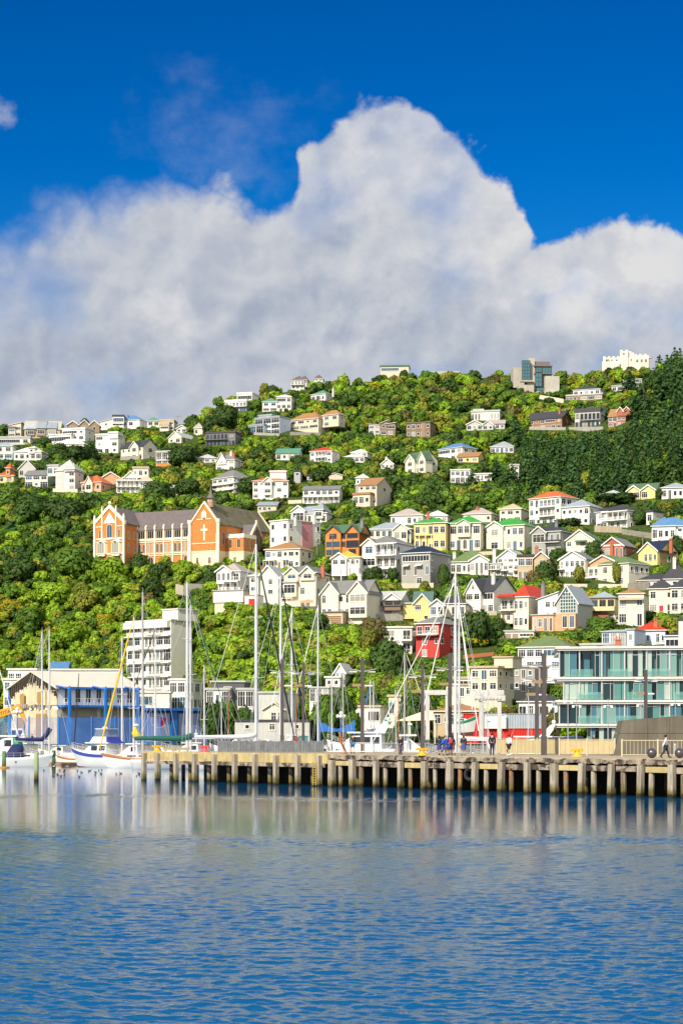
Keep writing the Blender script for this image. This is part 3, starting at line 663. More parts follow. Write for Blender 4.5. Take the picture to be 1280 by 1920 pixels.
up('low house with stacked green roofs right of the terraced house', 'w', 'f', [(1146,1206,1215,714,720,732,'hip','WPwWPW|W'),(1166,1200,None,705,709,717,'hip','RwR',{'yo':2})], 'stacked green-roofed house')
up('long orange-brown timber house with a black roof', 'B', 'd', [(990,1054,1070,770,782,804,'gs','WwWRRw/PwWwWw|w/w'),(1022,1054,None,776,783,804,'gs','RRw/WWW',{'yo':-.8})], 'long timber black-roofed house', ex=[('ch',1044,766,774,'k'),('rl',980,994,803,.5,'W')])
up('square grey house with deep dark balconies and a charcoal roof', 'L', 'd', [(1077,1124,1133,764,771,802,'fl','WLLLL/LLLLw|./.'),(1080,1102,None,764,771,776,'mf','.',{'yo':1}),(1104,1126,None,763,771,776,'mf','.',{'yo':1})], 'square charcoal balcony house', fm='D')
up('brown house with three small brown gables at the pine edge', 'K', 't', [(1140,1172,1183,766,779,800,'gs','FFPW/PDWw|./w'),(1157,1168,None,763,770,779,'gf','.'),(1168,1181,None,763,770,779,'gf','.')], 'brown three-gable house')
up('long flat white house with a dark deck left of the pines', 'w', 'l', [(883,936,942,768,771,790,'fl','LL..LL'),(886,904,None,764,767,774,'fl','.',{'wall':'d','yo':2})], 'long flat white house')
up('row of low grey cottages under the long flat white house', 'L', 'p', [(874,904,None,788,795,808,'gf','WwW'),(904,924,None,789,797,808,'gf','Ww',{'roof':'l'}),(918,945,None,788,794,806,'gs','wWw',{'yo':1})], 'row of grey cottages')
up('dark green pavilion lying flat on the hilltop', 'c', 'f', [(713,766,None,684,687,698,'fl','RRRR..')], 'hilltop pavilion', Y=1010, foot=6)
# --- villas of the right and centre
vi('white block of flats with a tall pink panel on its shaded face', 'W', 'w', [(506,540,602,973,975,1046,'fl','w.w/w.w/..w|w..w.w/w..w.w/w..w.w')], 'pink-panelled flats', D=14, ex=[('sx',.42,.74,974,1046,'P'),('ch',543,970,976,'Q'),('ch',578,970,976,'Q')])
vi('cream hotel-like house with a tan hip roof below the chapel', 'C', 't', [(497,562,586,1016,1029,1067,'hip','PwWwRw/VVDVWw|wW/W.')], 'tan-roofed cream house')
vi('orange timber house with two front gables and a green grey roof', 'O', 'f', [(611,674,694,983,997,1042,'gs','w.W.W/WwW.F/PP.W.|./.'),(611,640,None,984,997,1042,'gf','W/P/P',{'yo':-.7}),(650,674,None,984,997,1042,'gf','P/F/W',{'yo':-.7})], 'orange timber house', fm='D', ex=[('ch',673,974,986,'d')])
vi('cream bungalow with a blue grey roof right of the orange timber house', 'C', 's', [(691,770,776,979,992,1020,'hip','TTTTW.W/wwWwWWw'),(738,764,None,981,992,1018,'gf','WW',{'yo':-1.1})], 'blue grey-roofed cream bungalow')
vi('white house with a brown hip roof and one oval window', 'W', 'p', [(732,792,800,953,966,986,'hip','A..WwW|.')], 'oval-window white house')
vi('white house with a wide white roof behind the yellow villa', 'W', 'w', [(796,838,846,957,967,980,'hip','wWwW')], 'white-roofed house')
vi('bright yellow two storey villa with a vivid green roof', 'Y', 'G', [(776,838,845,969,981,1034,'hip','WwTWw/WwDWw|w/w'),(812,836,None,974,981,1034,'hip','WW/WW',{'yo':-.9})], 'yellow green-roofed villa', ex=[('bx','verandah_band',778,812,1001,1004,'Y',1.0,.95),('st',[786,798,809],1004,1030,.9,'C'),('ch',800,961,975,'k')])
vi('cream villa with a vivid green roof and long glazed upper porch', 'C', 'G', [(842,900,915,966,980,1034,'hip','PPPP/WTATP|W/w'),(858,882,None,974,981,1006,'gf','PP',{'yo':-.9})], 'cream green-roofed villa')
vi('white villa with a green roof and a plain front gable at its left', 'C', 'G', [(913,982,1005,970,984,1034,'hip','W..wPP/w..WTw|w/.'),(913,944,None,975,985,1034,'gf','W/W',{'yo':-.8})], 'white green-roofed villa', ex=[('rl',946,984,1008,.9,'W')])
vi('pale house with a dusty pink hip roof behind the green-roofed pair', 'C', 'p', [(868,920,935,951,963,980,'hip','....w|w')], 'dusty pink-roofed house', ex=[('ch',890,950,958,'k')])
vi('cream box house with a low cream hip roof', 'C', 'c', [(936,976,990,944,954,980,'hip','wWw/WwP|./.')], 'cream box house')
vi('large white house with an orange red hip roof above all the villas', 'W', 'o', [(991,1050,1082,919,931,984,'hip','WTLLLW/WwLLLw/PwWTw|WWw/wWw/w.')], 'orange red-roofed white house')
vi('white house with a dark grey hip roof and a row of five small windows', 'W', 's', [(1052,1104,1128,935,949,986,'hip','wwwwW/..Ww|w.w/w.')], 'dark hip-roofed white house')
vi('white villa with a charcoal roof, corner bay and upper porch', 'W', 'd', [(1120,1175,1206,945,957,992,'hip','WVVVV/BTTTW|WW/ww'),(1120,1142,None,950,957,992,'hip','W/P',{'yo':-1.0}),(1200,1212,None,958,961,985,'fl','W',{'yo':3})], 'charcoal-roofed white villa')
vi('white veranda cottage with a silver roof beside the yellow gabled house', 'W', 'l', [(1121,1170,1178,918,928,942,'hip','WVVDVW|w')], 'silver-roofed veranda cottage')
vi('pale yellow house with two gables and a green roof at the hill edge', 'Y', 'f', [(1176,1228,1240,906,918,938,'gs','WPwPw|.'),(1176,1200,None,909,918,938,'gf','WP',{'yo':-.6}),(1202,1228,None,909,918,938,'gf','P.',{'yo':-.6})], 'yellow twin-gabled house')
vi('white house with a grey roof and outside stair at the right edge', 'W', 's', [(1240,1290,None,904,914,936,'hip','PTwwP')], 'grey-roofed right-edge house')
vi('white house with a bright blue roof at the right edge', 'W', 'b', [(1222,1296,None,969,986,1032,'hip','PWwwP/...Ww/'),(1222,1266,None,969,986,1016,'hip','PWwW',{'yo':-.6})], 'blue-roofed right-edge house')
vi('greige house with a black roof and blue picture window', 'H', 'd', [(998,1050,1074,982,996,1048,'hip','P.TTT/TWWw.|w/w'),(998,1024,None,985,996,1048,'gf','P/W',{'yo':-.7}),(1024,1050,None,1013,1014,1017,'fl','',{'yo':-1.4,'D':1.3,'wall':'w'})], 'greige black-roofed house', ex=[('ch',1036,977,988,'d')])
vi('pale cream house with one big front gable and green window hood', 'C', 'f', [(1060,1112,1130,992,1011,1044,'gf','W.P./P.W.|W.w/w.')], 'pale cream big-gable house', ex=[('aw',1078,1100,1012,'f',-.1)])
vi('red brick house with a cream front gable and grey roof', 'K', 'g', [(1126,1168,1192,1006,1022,1048,'gf','WPwTT|w.w')], 'red brick gable house', ex=[('bx','gable_band',1128,1166,1020,1023,'W',.12,.11),('ch',1147,1022,1035,'k',-.2)])
vi('yellow house with a navy roof, front gable and brick chimneys', 'Y', 'n', [(1196,1236,1270,1014,1032,1062,'gs','.WTw.|.w.'),(1202,1236,None,1016,1032,1060,'gf','.WWw',{'yo':-1.2})], 'yellow navy-roofed house', ex=[('ch',1242,1012,1026,'k',4),('ch',1212,1012,1026,'k',6)])
vi('white bungalow with an olive hip roof and small pediment', 'W', 'v', [(844,916,927,1031,1053,1078,'hip','WPwPWTw'),(882,916,None,1040,1050,1078,'gf','WTTW',{'yo':-1.0})], 'olive-roofed bungalow', ex=[('ch',848,1036,1048,'w'),('ch',923,1032,1046,'w')])
vi('narrow white three storey house with a grey gable and stacked porches', 'W', 'l', [(932,972,992,1029,1044,1082,'gf','WwPw/LLWL/TTPw|w/./.'),(920,940,None,1054,1056,1078,'fl','LL/TT',{'yo':-.6})], 'narrow white gabled house')
vi('tan square house with white upper windows beside a tan gable', 'T', 'd', [(970,998,1006,1039,1043,1090,'fl','PP/TTT|w/.'),(1000,1026,1036,1034,1045,1072,'gf','.P.',{'yo':.5})], 'tan square house', ex=[('ch',1003,1026,1040,'k')])
vi('white house with a grey front gable and upper deck above the stone wall', 'W', 'g', [(1048,1096,1118,1032,1047,1086,'gf','LWWPP/LLLwW|w/.')], 'white grey-gabled deck house')
vi('long cream house with an olive roof and a wide orange gable', 'C', 'v', [(1119,1178,1216,1042,1056,1100,'hip','.P..P./.P..P.|wWww/..w.'),(1086,1160,None,1036,1056,1058,'gf','',{'wall':'N','yo':1.5,'D':6,'roof':'v'}),(1086,1119,None,1056,1057,1098,'no','LLL/VVV',{'yo':1.0})], 'olive-roofed orange-gable house')
vi('low white house with a charcoal pyramid turret roof', 'W', 'd', [(1196,1300,None,1072,1087,1104,'hip','TTTw....'),(1244,1286,None,1050,1086,1100,'pyr','w',{'yo':-1.0})], 'charcoal turret house', ex=[('ch',1263,1047,1056,'w',1.5)])
vi('cream villa with a charcoal hip roof and red front door', 'C', 'd', [(1216,1262,None,1085,1104,1152,'hip','W.w/PDT'),(1256,1306,None,1084,1103,1152,'hip','WWw/WWT',{'yo':-.8})], 'cream red-door villa')
vi('cream square house with a flat tan roof and picture windows', 'C', 't', [(1159,1206,1214,1104,1113,1176,'hip','P.W/...|./.'),(1159,1206,None,1144,1145,1175,'no','P.T',{'yo':-.05})], 'tan-topped square house', ex=[('aw',1160,1206,1121,'c')])
vi('cream house with brown glazed porches and a grey hip roof', 'y', 's', [(1106,1152,1162,1109,1121,1168,'hip','KKKK/FFw|./.')], 'brown-porched cream house', fm='B', ex=[('bx','porch_wall',1108,1140,1148,1166,'K',.06,.05)])
g_, s_, Y_ = vi('grey gabled house whose front is one wall of small glass squares', 'g', 's', [(1042,1082,1110,1098,1128,1178,'gf','|.'),(1042,1082,None,1149,1150,1178,'no','.TT',{'wall':'N','yo':-1.2,'D':1.1}),(1004,1042,None,1108,1122,1160,'mr','.WW/.ww',{'yo':1.0,'wall':'W'}),(1001,1042,None,1150,1152,1184,'fl','TWTT',{'wall':'N','yo':-1.5,'D':4,'roof':'l'})], 'glass-grid gabled house')
def glass_grid(root, s):
    W = 40/(s*math.cos(.4)); b = MB(); g = MB(); n = 6; x0, x1 = W*.20, W*.92
    for i in range(n):
        for j in range(8):
            a = x0 + (x1-x0)*i/n; c = x0 + (x1-x0)*(i+1)/n; z0 = (1178-1148)/s + j*.78; z1 = z0+.78; m = (a+c)/2
            lim = (1178-1128)/s + (30/s)*(1-abs(m-W/2)/(W/2))*1.0
            if z1 > lim - .1: continue
            g.box(a+.05, c-.05, -.06, -.02, z0+.05, z1-.05)
            b.box(a, a+.05, -.09, -.003, z0, z1); b.box(c-.05, c, -.09, -.003, z0, z1); b.box(a+.05, c-.05, -.088, -.003, z0, z0+.05); b.box(a+.05, c-.05, -.088, -.003, z1-.05, z1)
    o = b.build('window', [WHITE], root); g.build('pane', [glassm('pane_green', (.02,.08,.08))], o)
glass_grid(g_, s_)
vi('cream bay-fronted house with a bright red hip roof', 'C', 'r', [(962,990,1028,1098,1119,1182,'hip','WWw/WWw|..w/...'),(936,966,None,1108,1119,1168,'no','LLL/DWD',{'yo':.6}),(934,962,None,1114,1118,1120,'mf','',{'yo':-1.0,'D':2,'roof':'r'})], 'red-roofed bay house', D=12, ex=[('ch',1005,1095,1110,'d',4)])
vi('white gabled house with a black slate roof and white chimney', 'W', 'd', [(878,925,968,1083,1107,1152,'gs','PwRR/..PP|.w/..'),(878,906,None,1084,1108,1150,'gf','PW/..',{'yo':-1.3,'gw':1})], 'white black-slate house', ex=[('ch',914,1076,1088,'w')], D=10)
vi('row of flat-roofed white garages with a white fence rail', 'W', 'l', [(945,1000,1006,1181,1184,1198,'fl','GGRR')], 'white garage row')
vi('pale blue house with a red hip roof and brick chimney', 'S', 'r', [(1191,1246,None,1166,1182,1212,'hip','.Ww.Ww')], 'pale blue red-roofed house', ex=[('ch',1228,1163,1174,'k',1.0)])
vi('white house with a bay of tall windows over a beige stone base', 'W', 'p', [(409,450,476,1056,1071,1108,'hip','AAATLL/TTVVVV|w/w'),(409,436,None,1060,1070,1094,'gf','AAA',{'yo':-1.0}),(406,458,None,1108,1110,1130,'no','.w.R',{'wall':'c','yo':-1.2,'D':4,'foot':5}),(404,460,None,1107,1108,1110.5,'fl','',{'wall':'W','yo':-1.5,'D':4})], 'white tall-window house', ex=[('rl',438,462,1092,1.2,'D')])
vi('pale green grey house with a wide front gable beside a red garage', 'Q', 'l', [(482,522,542,1060,1082,1138,'gf','..W./..R./....|w/w/.'),(470,486,None,1076,1080,1128,'hip','W/W/.',{'yo':-.9,'wall':'w'})], 'pale green gabled house', ex=[('ch',486,1064,1076,'k')])
vi('cream three storey house with brick columns and two small front gables', 'C', 'g', [(532,592,618,1058,1074,1142,'hip','W..W../P..P../VV..P.|w.w/w.W/..'),(536,560,None,1062,1073,1088,'gf','W',{'yo':-.5}),(566,590,None,1062,1073,1088,'gf','W',{'yo':-.5}),(533,558,None,1088,1091,1118,'hip','P',{'yo':-1.1})], 'brick-columned cream house', ex=[('ch',598,1060,1072,'k'),('bx','retaining_wall',532,570,1128,1150,'C',2.2,2.0),('bx','brick_parapet',533,592,1126,1131,'N',2.0,.2)])
vi('cream house with two pointed gables, grey roof and a timber garage door', 'C', 'g', [(604,688,714,1088,1110,1162,'gs','WPwWPw/WWPPwP|./.'),(604,636,None,1090,1110,1162,'gf','W../WW.',{'yo':-.9}),(656,690,None,1090,1110,1158,'gf','P/P',{'yo':-1.0}),(618,652,None,1146,1148,1172,'fl','G',{'yo':-3.2,'D':3.1,'wall':'T'})], 'twin-gabled garage house', ex=[('ch',667,1078,1090,'w')])
vi('white house with two scalloped gables and a brown balcony', 'W', 'l', [(692,752,768,1109,1122,1160,'gs','P.PP/W.W.|./.'),(692,722,None,1112,1123,1162,'gf','P/W',{'yo':-.6}),(722,752,None,1112,1123,1126,'gf','',{'yo':-1.4,'D':2}),(720,753,None,1136,1137,1145,'fl','',{'yo':-1.7,'D':1.6,'wall':'b','roof':'m'})], 'white scalloped-gable house')
vi('yellow and cream house with an olive roof and white bay gable', 'Y', 'k', [(776,808,None,1110,1130,1168,'gs','.PW/..w'),(776,806,None,1114,1130,1168,'gf','P./.w',{'yo':-.7}),(806,832,842,1124,1134,1160,'gf','PW',{'yo':-1.2,'wall':'W','roof':'d'}),(754,778,None,1128,1131,1160,'hip','..',{'yo':.5})], 'olive-roofed yellow house')
vi('two storey block of white and beige flats with brown balcony rails', 'w', 'w', [(712,772,778,1174,1177,1226,'fl','.LL.LL/.LL.LL')], 'brown-railed flats')
vi('red three storey house with white windows and a grey hip roof', 'R', 'g', [(779,823,866,1157,1169,1236,'hip','LLLLL/.P.w/.P..|w.LL/w.LL/..')], 'red three storey house', D=11, ex=[('bx','white_panel',791,812,1186,1192,'W',.05,.04)])
vi('white stilted house with a yellow roof and outside stair', 'W', 'y', [(622,674,684,1033,1045,1062,'hip','wWW.Ww|w'),(622,650,None,1036,1046,1062,'gf','WW',{'yo':-.6}),(622,652,None,1062,1063,1090,'no','W.T',{'yo':1})], 'yellow-roofed stilt house', ex=[('st',[640,655,672],1062,1090,.5,'W')])
vi('big white villa with a grey roof, tall bay and three storeys of porches', 'W', 'g', [(682,742,778,1004,1018,1088,'hip','..VVV/..LLL/..VVV|w..w/w..w/w..w'),(682,708,None,1008,1019,1088,'gf','W/P/P',{'yo':-1.2})], 'big white porch villa', D=12)
vi('greige house with a glossy black roof and a band of upper windows', 'H', 'n', [(752,806,846,1023,1036,1100,'hip','RRRRRR/T.T.T/..W.|w...w/w..../...')], 'glossy black-roofed house', D=13, ex=[('aw',756,768,1057,'xw',-.05),('aw',780,792,1057,'xw',-.05)])
vi('small house with a purple grey hip roof behind the tall mast', 'C', 'd', [(826,872,880,1114,1132,1160,'hip','W.LLL|w')], 'purple grey-roofed house')
# --- lower right and waterfront
def wf(*a, **k): return H(*a, grp=G4, **k)
wf('white flats with a wide green hip roof and big sunrooms', 'W', 'v', [(970,1064,1086,1192,1213,1282,'hip','PPPRRw/.PP.PP/PwP.w|./.'),], 'green-roofed sunroom flats', foot=8)
wf('grey modern house with glass balconies above the green apartment block', 'L', 'l', [(1088,1150,1172,1205,1209,1236,'fl','FFPF|.'),(1124,1168,None,1181,1184,1212,'mf','FFF',{'yo':1.5,'wall':'S','roof':'l'}),(1176,1190,None,1180,1182,1212,'fl','w',{'yo':-1,'wall':'S'})], 'grey glass-balcony house', foot=6)
wf('slate-roofed cottage top with a brick chimney behind the apartment block', 'T', 'p', [(1122,1180,None,1207,1214,1230,'hip','..')], 'slate cottage top', Y=330, ex=[('ch',1157,1200,1212,'k',1.0)], foot=18)
wf('white and grey house end at the right edge beside the pale blue house', 'W', 'd', [(1246,1300,None,1184,1192,1220,'hip','RRwP'),(1272,1300,None,1160,1163,1214,'fl','w/w',{'yo':-1,'wall':'w'})], 'right-edge grey-roofed house', foot=6)
wf('beige block of flats with a flat roof and shaded grey side', 'c', 'c', [(882,932,964,1248,1252,1322,'fl','WTP/WTW/.W.|wwW/wwW/...'),(915,950,None,1230,1232,1252,'fl','.',{'yo':3,'D':5})], 'beige flat-roofed flats', Y=385, foot=10)
wf('grey shaded wing of flats behind the beige block', 'H', 'p', [(962,1012,1026,1247,1251,1320,'fl','wTwT/wTwT/..W.|w/w/.')], 'grey shaded flats', Y=398, foot=10)
wf('cream stepped flats left of the beige block', 'C', 'c', [(836,884,None,1282,1285,1330,'fl','W.TW/....'),(850,884,None,1268,1272,1290,'fl','RR',{'yo':2})], 'cream stepped flats', Y=388, foot=10)
wf('white bungalow with a slate hip roof behind the grey containers', 'W', 'd', [(972,1044,1056,1297,1316,1352,'hip','RPRRw')], 'slate-roofed harbour bungalow', Y=362, foot=6)
wf('white tower block of flats with balconies and a blank grey side', 'W', 'w', [(236,321,360,1160,1163,1395,'fl','PWwLLP/PWLLPP/WWwLLF/PPwLLW/PwwLLP/PPwLLF/.WwLLw/WPwLLP/......|'),(294,323,350,1140,1142,1163,'fl','..',{'yo':2,'D':7}),(236,320,None,1163,1164,1176,'no','',{'yo':-1.3,'D':1.25})], 'white tower block', Y=525, D=7.2, name='apartment_tower', cat='apartment block',
   ex=[('bx','balcony_band',236,321,1190,1192,'W',1.0,.95),('bx','balcony_band',240,321,1215,1217,'W',1.0,.95),('bx','balcony_band',240,321,1241,1243,'W',1.0,.95),('bx','balcony_band',240,321,1267,1269,'W',1.0,.95),('bx','balcony_band',240,321,1293,1295,'W',1.0,.95)])
wf('low white slatted podium building at the foot of the tower block', 'W', 'w', [(226,318,None,1296,1299,1395,'fl','..RR../......./......')], 'slatted podium building', Y=430)
wf('white flat-roofed house behind the demolition site', 'W', 'w', [(16,68,86,1253,1256,1395,'fl','PP.w/W.../W.P./....|w/w/./.'),(12,40,None,1272,1275,1330,'fl','WW/P.',{'yo':-2})], 'white demolition-side house', Y=440)
wf('long low white building with a blue roof light behind the demolition site', 'W', 'w', [(98,226,None,1254,1257,1395,'fl','RRR...../......../........'),(96,124,None,1241,1252,1262,'gs','..',{'roof':'b','yo':3})], 'long low white building', Y=450)
wf('white cube house with framed glass fronts left of the tall twin masts', 'W', 'w', [(318,348,392,1272,1275,1395,'fl','PP/FF/../..|PWP/LLP/.../...')], 'white framed-glass cube', Y=440, D=11)
wf('black and white modern house with small framed windows', 'D', 'l', [(396,458,470,1276,1279,1395,'fl','.W./.../...'),(390,432,None,1290,1294,1395,'fl','FwF/F.F/...',{'wall':'W','yo':-2}),(448,478,None,1290,1294,1395,'fl','FF/F./..',{'wall':'W','yo':-2})], 'black modern house', Y=400, fm='W')
wf('pale grey warehouse with a blank side wall', 'L', 'l', [(484,528,560,1296,1300,1395,'fl','..|...')], 'pale grey warehouse', Y=395, D=12)
wf('low grey harbour shed with a dark roof edge', 'L', 'd', [(440,580,None,1349,1352,1398,'fl','.w..W..w./.........')], 'low grey harbour shed', Y=340)
wf('cream cottage with a small front gable and dark windows', 'C', 'c', [(494,532,None,1318,1330,1396,'gf','.WW/....')], 'cream harbour cottage', Y=372)
wf('small white house with a steep white roof alone on the lower bush', 'W', 'w', [(628,646,663,1244,1258,1290,'gf','WW/w.|.'),(613,640,None,1268,1271,1290,'fl','ww',{'yo':-1.5})], 'small steep-roofed white house', foot=5)
wf('white modern house with dark glass under a flat roof by the tall mast', 'W', 'l', [(580,616,632,1287,1290,1396,'fl','FFF/.W./.../...|w')], 'dark-glass modern house', Y=400)
wf('white and yellow low block behind the brown lamp post', 'W', 'c', [(666,712,738,1322,1326,1398,'fl','w.RR/.WW.|../..'),(720,742,None,1302,1306,1398,'fl','R./..',{'wall':'C','yo':3})], 'white and yellow low block', Y=385)
wf('tan tiled clubhouse roof behind the boat lift', 'T', 't', [(812,906,None,1319,1334,1396,'hip','WwWwWw/......')], 'tan clubhouse', Y=372)
# ---------------------------------------------------------------- landmark buildings
ORANGE = mat('orange_brick', (.58,.205,.05), .8, .16, 1.2, streak=.08); REDB = mat('red_brick', (.42,.11,.05), .8, .16, 1.2, streak=.08)
PLAST = mat('cream_plaster', (.80,.71,.46), .7, .06, .8, streak=.08); STONE = mat('cream_stone_trim', (.82,.75,.58), .7, .06)
SLATE = mat('purple_slate', (.15,.125,.125), .6, .18, .7, streak=.15); MOSS = mat('mossy_slate', (.17,.15,.09), .7, .35, .35, streak=.25)
def monastery():
    Yd = 590; s = F/Yd; th = R(31); phi = math.atan((409-640)/F); psi = th + phi
    O = P(409, 1071, Yd); root = empty('monastery', O, -psi, 'orange brick monastery with cream trim, grey slate roofs and a small spire', 'monastery')
    kx = 1/(s*math.cos(th)); kd = 1/(s*math.sin(th))
    def X(px): return (px-409)*kx
    def Z(py): return (1071-py)/s
    W0 = X(357); ze, za = Z(981), Z(941); L = 106*kd
    # church (chapel) with its front gable
    MB().box(W0, 0, 0, L, -8, Z(1032)).build('plinth', [PLAST], root)
    b = MB(); b.prism([(W0+.05, Z(1032)), (-.05, Z(1032)), (-.05, ze), (W0/2, za), (W0+.05, ze)], .05, L-.05); b.build('chapel_wall', [ORANGE], root)
    b = MB(); roof_solid(b, W0, 0, .6, L-.6, ze+.02, za-ze+.05, 'gf', .3, .25); b.build('chapel_roof', [MOSS, SLATE], root)
    b = MB()                                                # gable copings, front and back
    for y0, y1 in ((-.25, .58), (L-.58, L+.2)):
        t = .5
        b.prism([(W0-.35, ze-.4), (W0/2, za-.2), (W0/2, za+t), (W0-.35, ze+t-.3)], y0, y1); b.prism([(W0/2, za-.2), (.35, ze-.4), (.35, ze+t-.3), (W0/2, za+t)], y0, y1)
    b.build('gable_coping', [STONE], root)
    for x in (W0-.1, .1):                                    # corner buttresses in steps
        b = MB(); b.box(x-.55, x+.55, -.75, -.002, -8, Z(1032)); b.box(x-.48, x+.48, -.6, -.002, Z(1032)+.003, Z(1000)); b.box(x-.4, x+.4, -.45, -.002, Z(1000)+.003, ze+.3)
        b.box(x-.55, x+.55, -.6, .2, ze+.303, ze+1.3)
        b.build('buttress', [STONE], root)
    b = MB(); c = W0/2                                       # big cross, string courses
    b.box(c-.27, c+.27, -.12, -.02, Z(1012), Z(982)); b.box(c-1.15, c-.272, -.12, -.02, Z(994), Z(990)); b.box(c+.272, c+1.15, -.12, -.02, Z(994), Z(990))
    b.build('wall_cross', [STONE], root)
    b = MB(); b.box(W0+.5, -.5, -.1, -.02, Z(1018), Z(1016.6)); b.box(W0+2.3, -2.3, -.1, -.02, Z(972.5), Z(971)); b.box(W0+.5, -.5, -.1, -.02, Z(1033), Z(1031.5)); b.build('string_course', [STONE], root)
    n = MB(); n.prism([(c-.9, Z(970)), (c+.9, Z(970)), (c+.9, Z(961)), (c, Z(955)), (c-.9, Z(961))], -.25, -.02); n.build('niche', [STONE], root)
    MB().box(c-.4, c+.4, -.5, -.252, Z(968), Z(959)).lathe([(.3,0),(.35,.8),(.2,1.4),(.22,1.8),(.02,2.1)], 8, (c, -.45, Z(970))).build('niche_statue', [STONE], root)
    for x in (W0+2.4, -2.9): window(root, x, -.02, Z(1050), 1.0, 1.9, 'W', 0, 'C', 3)
    MB().box(c-.7, c+.7, -.08, .02, Z(1071), Z(1061)).build('door', [TIMB], root)
    # flèche on the front gable
    b = MB(); fx = c+.9; fy = 2.2; z0 = za-1.2
    b.prismz([(fx+1.0*math.cos(a), fy+1.0*math.sin(a)) for a in [R(22.5+45*i) for i in range(8)]], z0, Z(932)); b.build('belfry', [mat('belfry_stone', (.42,.25,.16), .8, .2)], root)
    b = MB(); b.lathe([(1.6, Z(932)), (1.15, Z(930)), (.62, Z(924)), (.1, Z(911)), (.05, Z(907))], 8, (fx, fy, 0)); b.box(fx-.35, fx+.35, fy-.05, fy+.05, Z(906), Z(905.2)); b.box(fx-.04, fx+.04, fy-.04, fy+.04, Z(907), Z(903)); b.build('spire', [SLATE], root)
    for k in (-1, 0, 1): window(root, fx+.95*math.sin(k*.78), fy-.97*math.cos(k*.78), Z(936), .5, 1.0, 'A', k*.78, 'C', 0)
    # chapel side: lancets, transepts
    for y in (3.0, L*.78, L*.86): window(root, -.04, y, Z(1008), 1.2, 4.0, 'A', R(90), 'C', 0)
    for y in (6.5, 10.0): window(root, -.04, y, Z(994), 1.0, 1.0, 'A', R(90), 'C', 0)
    # flat annexe in the corner
    ax0 = .0; adx = 33*kx; ay0 = 4.6; ay1 = ay0 + 24*kd
    MB().box(.06, adx, ay0, ay1, -8, Z(1032)).build('annexe_plinth', [PLAST], root)
    MB().box(.06, adx-.05, ay0+.05, ay1, Z(1032), Z(1007)).build('annexe_wall', [ORANGE], root)
    MB().box(.06, adx+.15, ay0-.15, ay1, Z(1007)+.003, Z(999.5)).build('annexe_parapet', [STONE], root)
    for x in (adx*.25, adx*.72): window(root, x, ay0+.05, Z(1017), 1.1, 2.8, 'A', 0, 'C', 0)
    for y in (ay0+2.0, ay0+4.6): window(root, adx-.05, y, Z(1017), 1.0, 2.8, 'A', R(90), 'C', 0)
    window(root, adx*.5, ay0, Z(1049), 1.0, 1.9, 'W', 0, 'C', 3); window(root, adx, ay0+3, Z(1049), 1.0, 1.9, 'W', R(90), 'C', 3)
    # transept: gable facing the side
    ty0 = ay1; ty1 = ay1 + 22*kd; tm = (ty0+ty1)/2; txe = 4.4
    b = MB(); b.prismx([(ty0, -8), (ty1, -8), (ty1, Z(1002)), (tm, Z(978)), (ty0, Z(1002))], -4, txe); b.build('transept_wall', [REDB], root)
    b = MB()
    for sgn in (0, 1):
        ye = ty0-.3 if sgn == 0 else ty1+.3
        q = [(ye, Z(1004)), (tm, Z(978)), (tm, Z(977)+.3), (ye, Z(1003)+.3)]
        b.prismx(q if sgn == 0 else q[::-1], -4, txe-.5)
    b.build('transept_roof', [SLATE], root)
    b = MB()
    for sgn in (0, 1):
        ye = ty0-.4 if sgn == 0 else ty1+.4
        q = [(ye, Z(1005)), (tm, Z(978)), (tm, Z(972)), (ye, Z(1000))]
        b.prismx(q if sgn == 0 else q[::-1], txe-.45, txe+.12)
    b.box(txe-.4, txe+.1, tm-.25, tm+.25, Z(972), Z(968)); b.build('transept_coping', [STONE], root)
    window(root, txe, tm-.2, Z(1003), 1.7, 6.0, 'A', R(90), 'C', 0); window(root, txe, tm+2.0, Z(1010), 1.1, 4.6, 'A', R(90), 'C', 0); window(root, txe, tm-2.3, Z(1010), 1.1, 4.6, 'A', R(90), 'C', 0)
    q0 = L - 16*kd*.8; q1 = L + 1; qm = (q0+q1)/2             # small end porch
    b = MB(); b.prismx([(q0, -8), (q1, -8), (q1, Z(1019)), (qm, Z(1000)), (q0, Z(1019))], 0.08, 3.4); b.build('porch_wall', [REDB], root)
    b = MB()
    for sgn in (0, 1):
        ye = q0-.4 if sgn == 0 else q1+.4
        q = [(ye, Z(1021)), (qm, Z(1000)), (qm, Z(995)), (ye, Z(1017))]
        b.prismx(q if sgn == 0 else q[::-1], 2.9, 3.6)
    b.build('porch_coping', [STONE], root); window(root, 3.4, qm, Z(1017), 1.8, 3.6, 'A', R(90), 'C', 0)
    # long main range
    m1 = W0 - .3; m0 = m1 - 104*kx; yr0 = 1.0; yr1 = 11.5; e = Z(985.5)
    b = MB(); b.box(m0, m1, yr0, yr1, -8, e); b.build('range_wall', [ORANGE], root)
    b = MB(); roof_solid(b, m0-9, m1+2, yr0, yr1, e+.2, Z(953)-e+(yr1-yr0)/2*.1, 'gs', .4, .2); b.build('range_roof', [SLATE, SLATE], root)
    b = MB(); nb = 6; bw = (m1-m0)/nb
    for i in range(nb+1):
        x = m0 + i*bw; b.box(x-.19, x+.19, yr0-.4, yr0-.003, -8, e); b.box(x-.25, x+.25, yr0-.45, yr0+.2, e+.003, e+1.0)
        b.ball((x, yr0-.12, e+1.15), .3, 8, 5)
    b.build('pilaster', [STONE], root)
    b = MB()
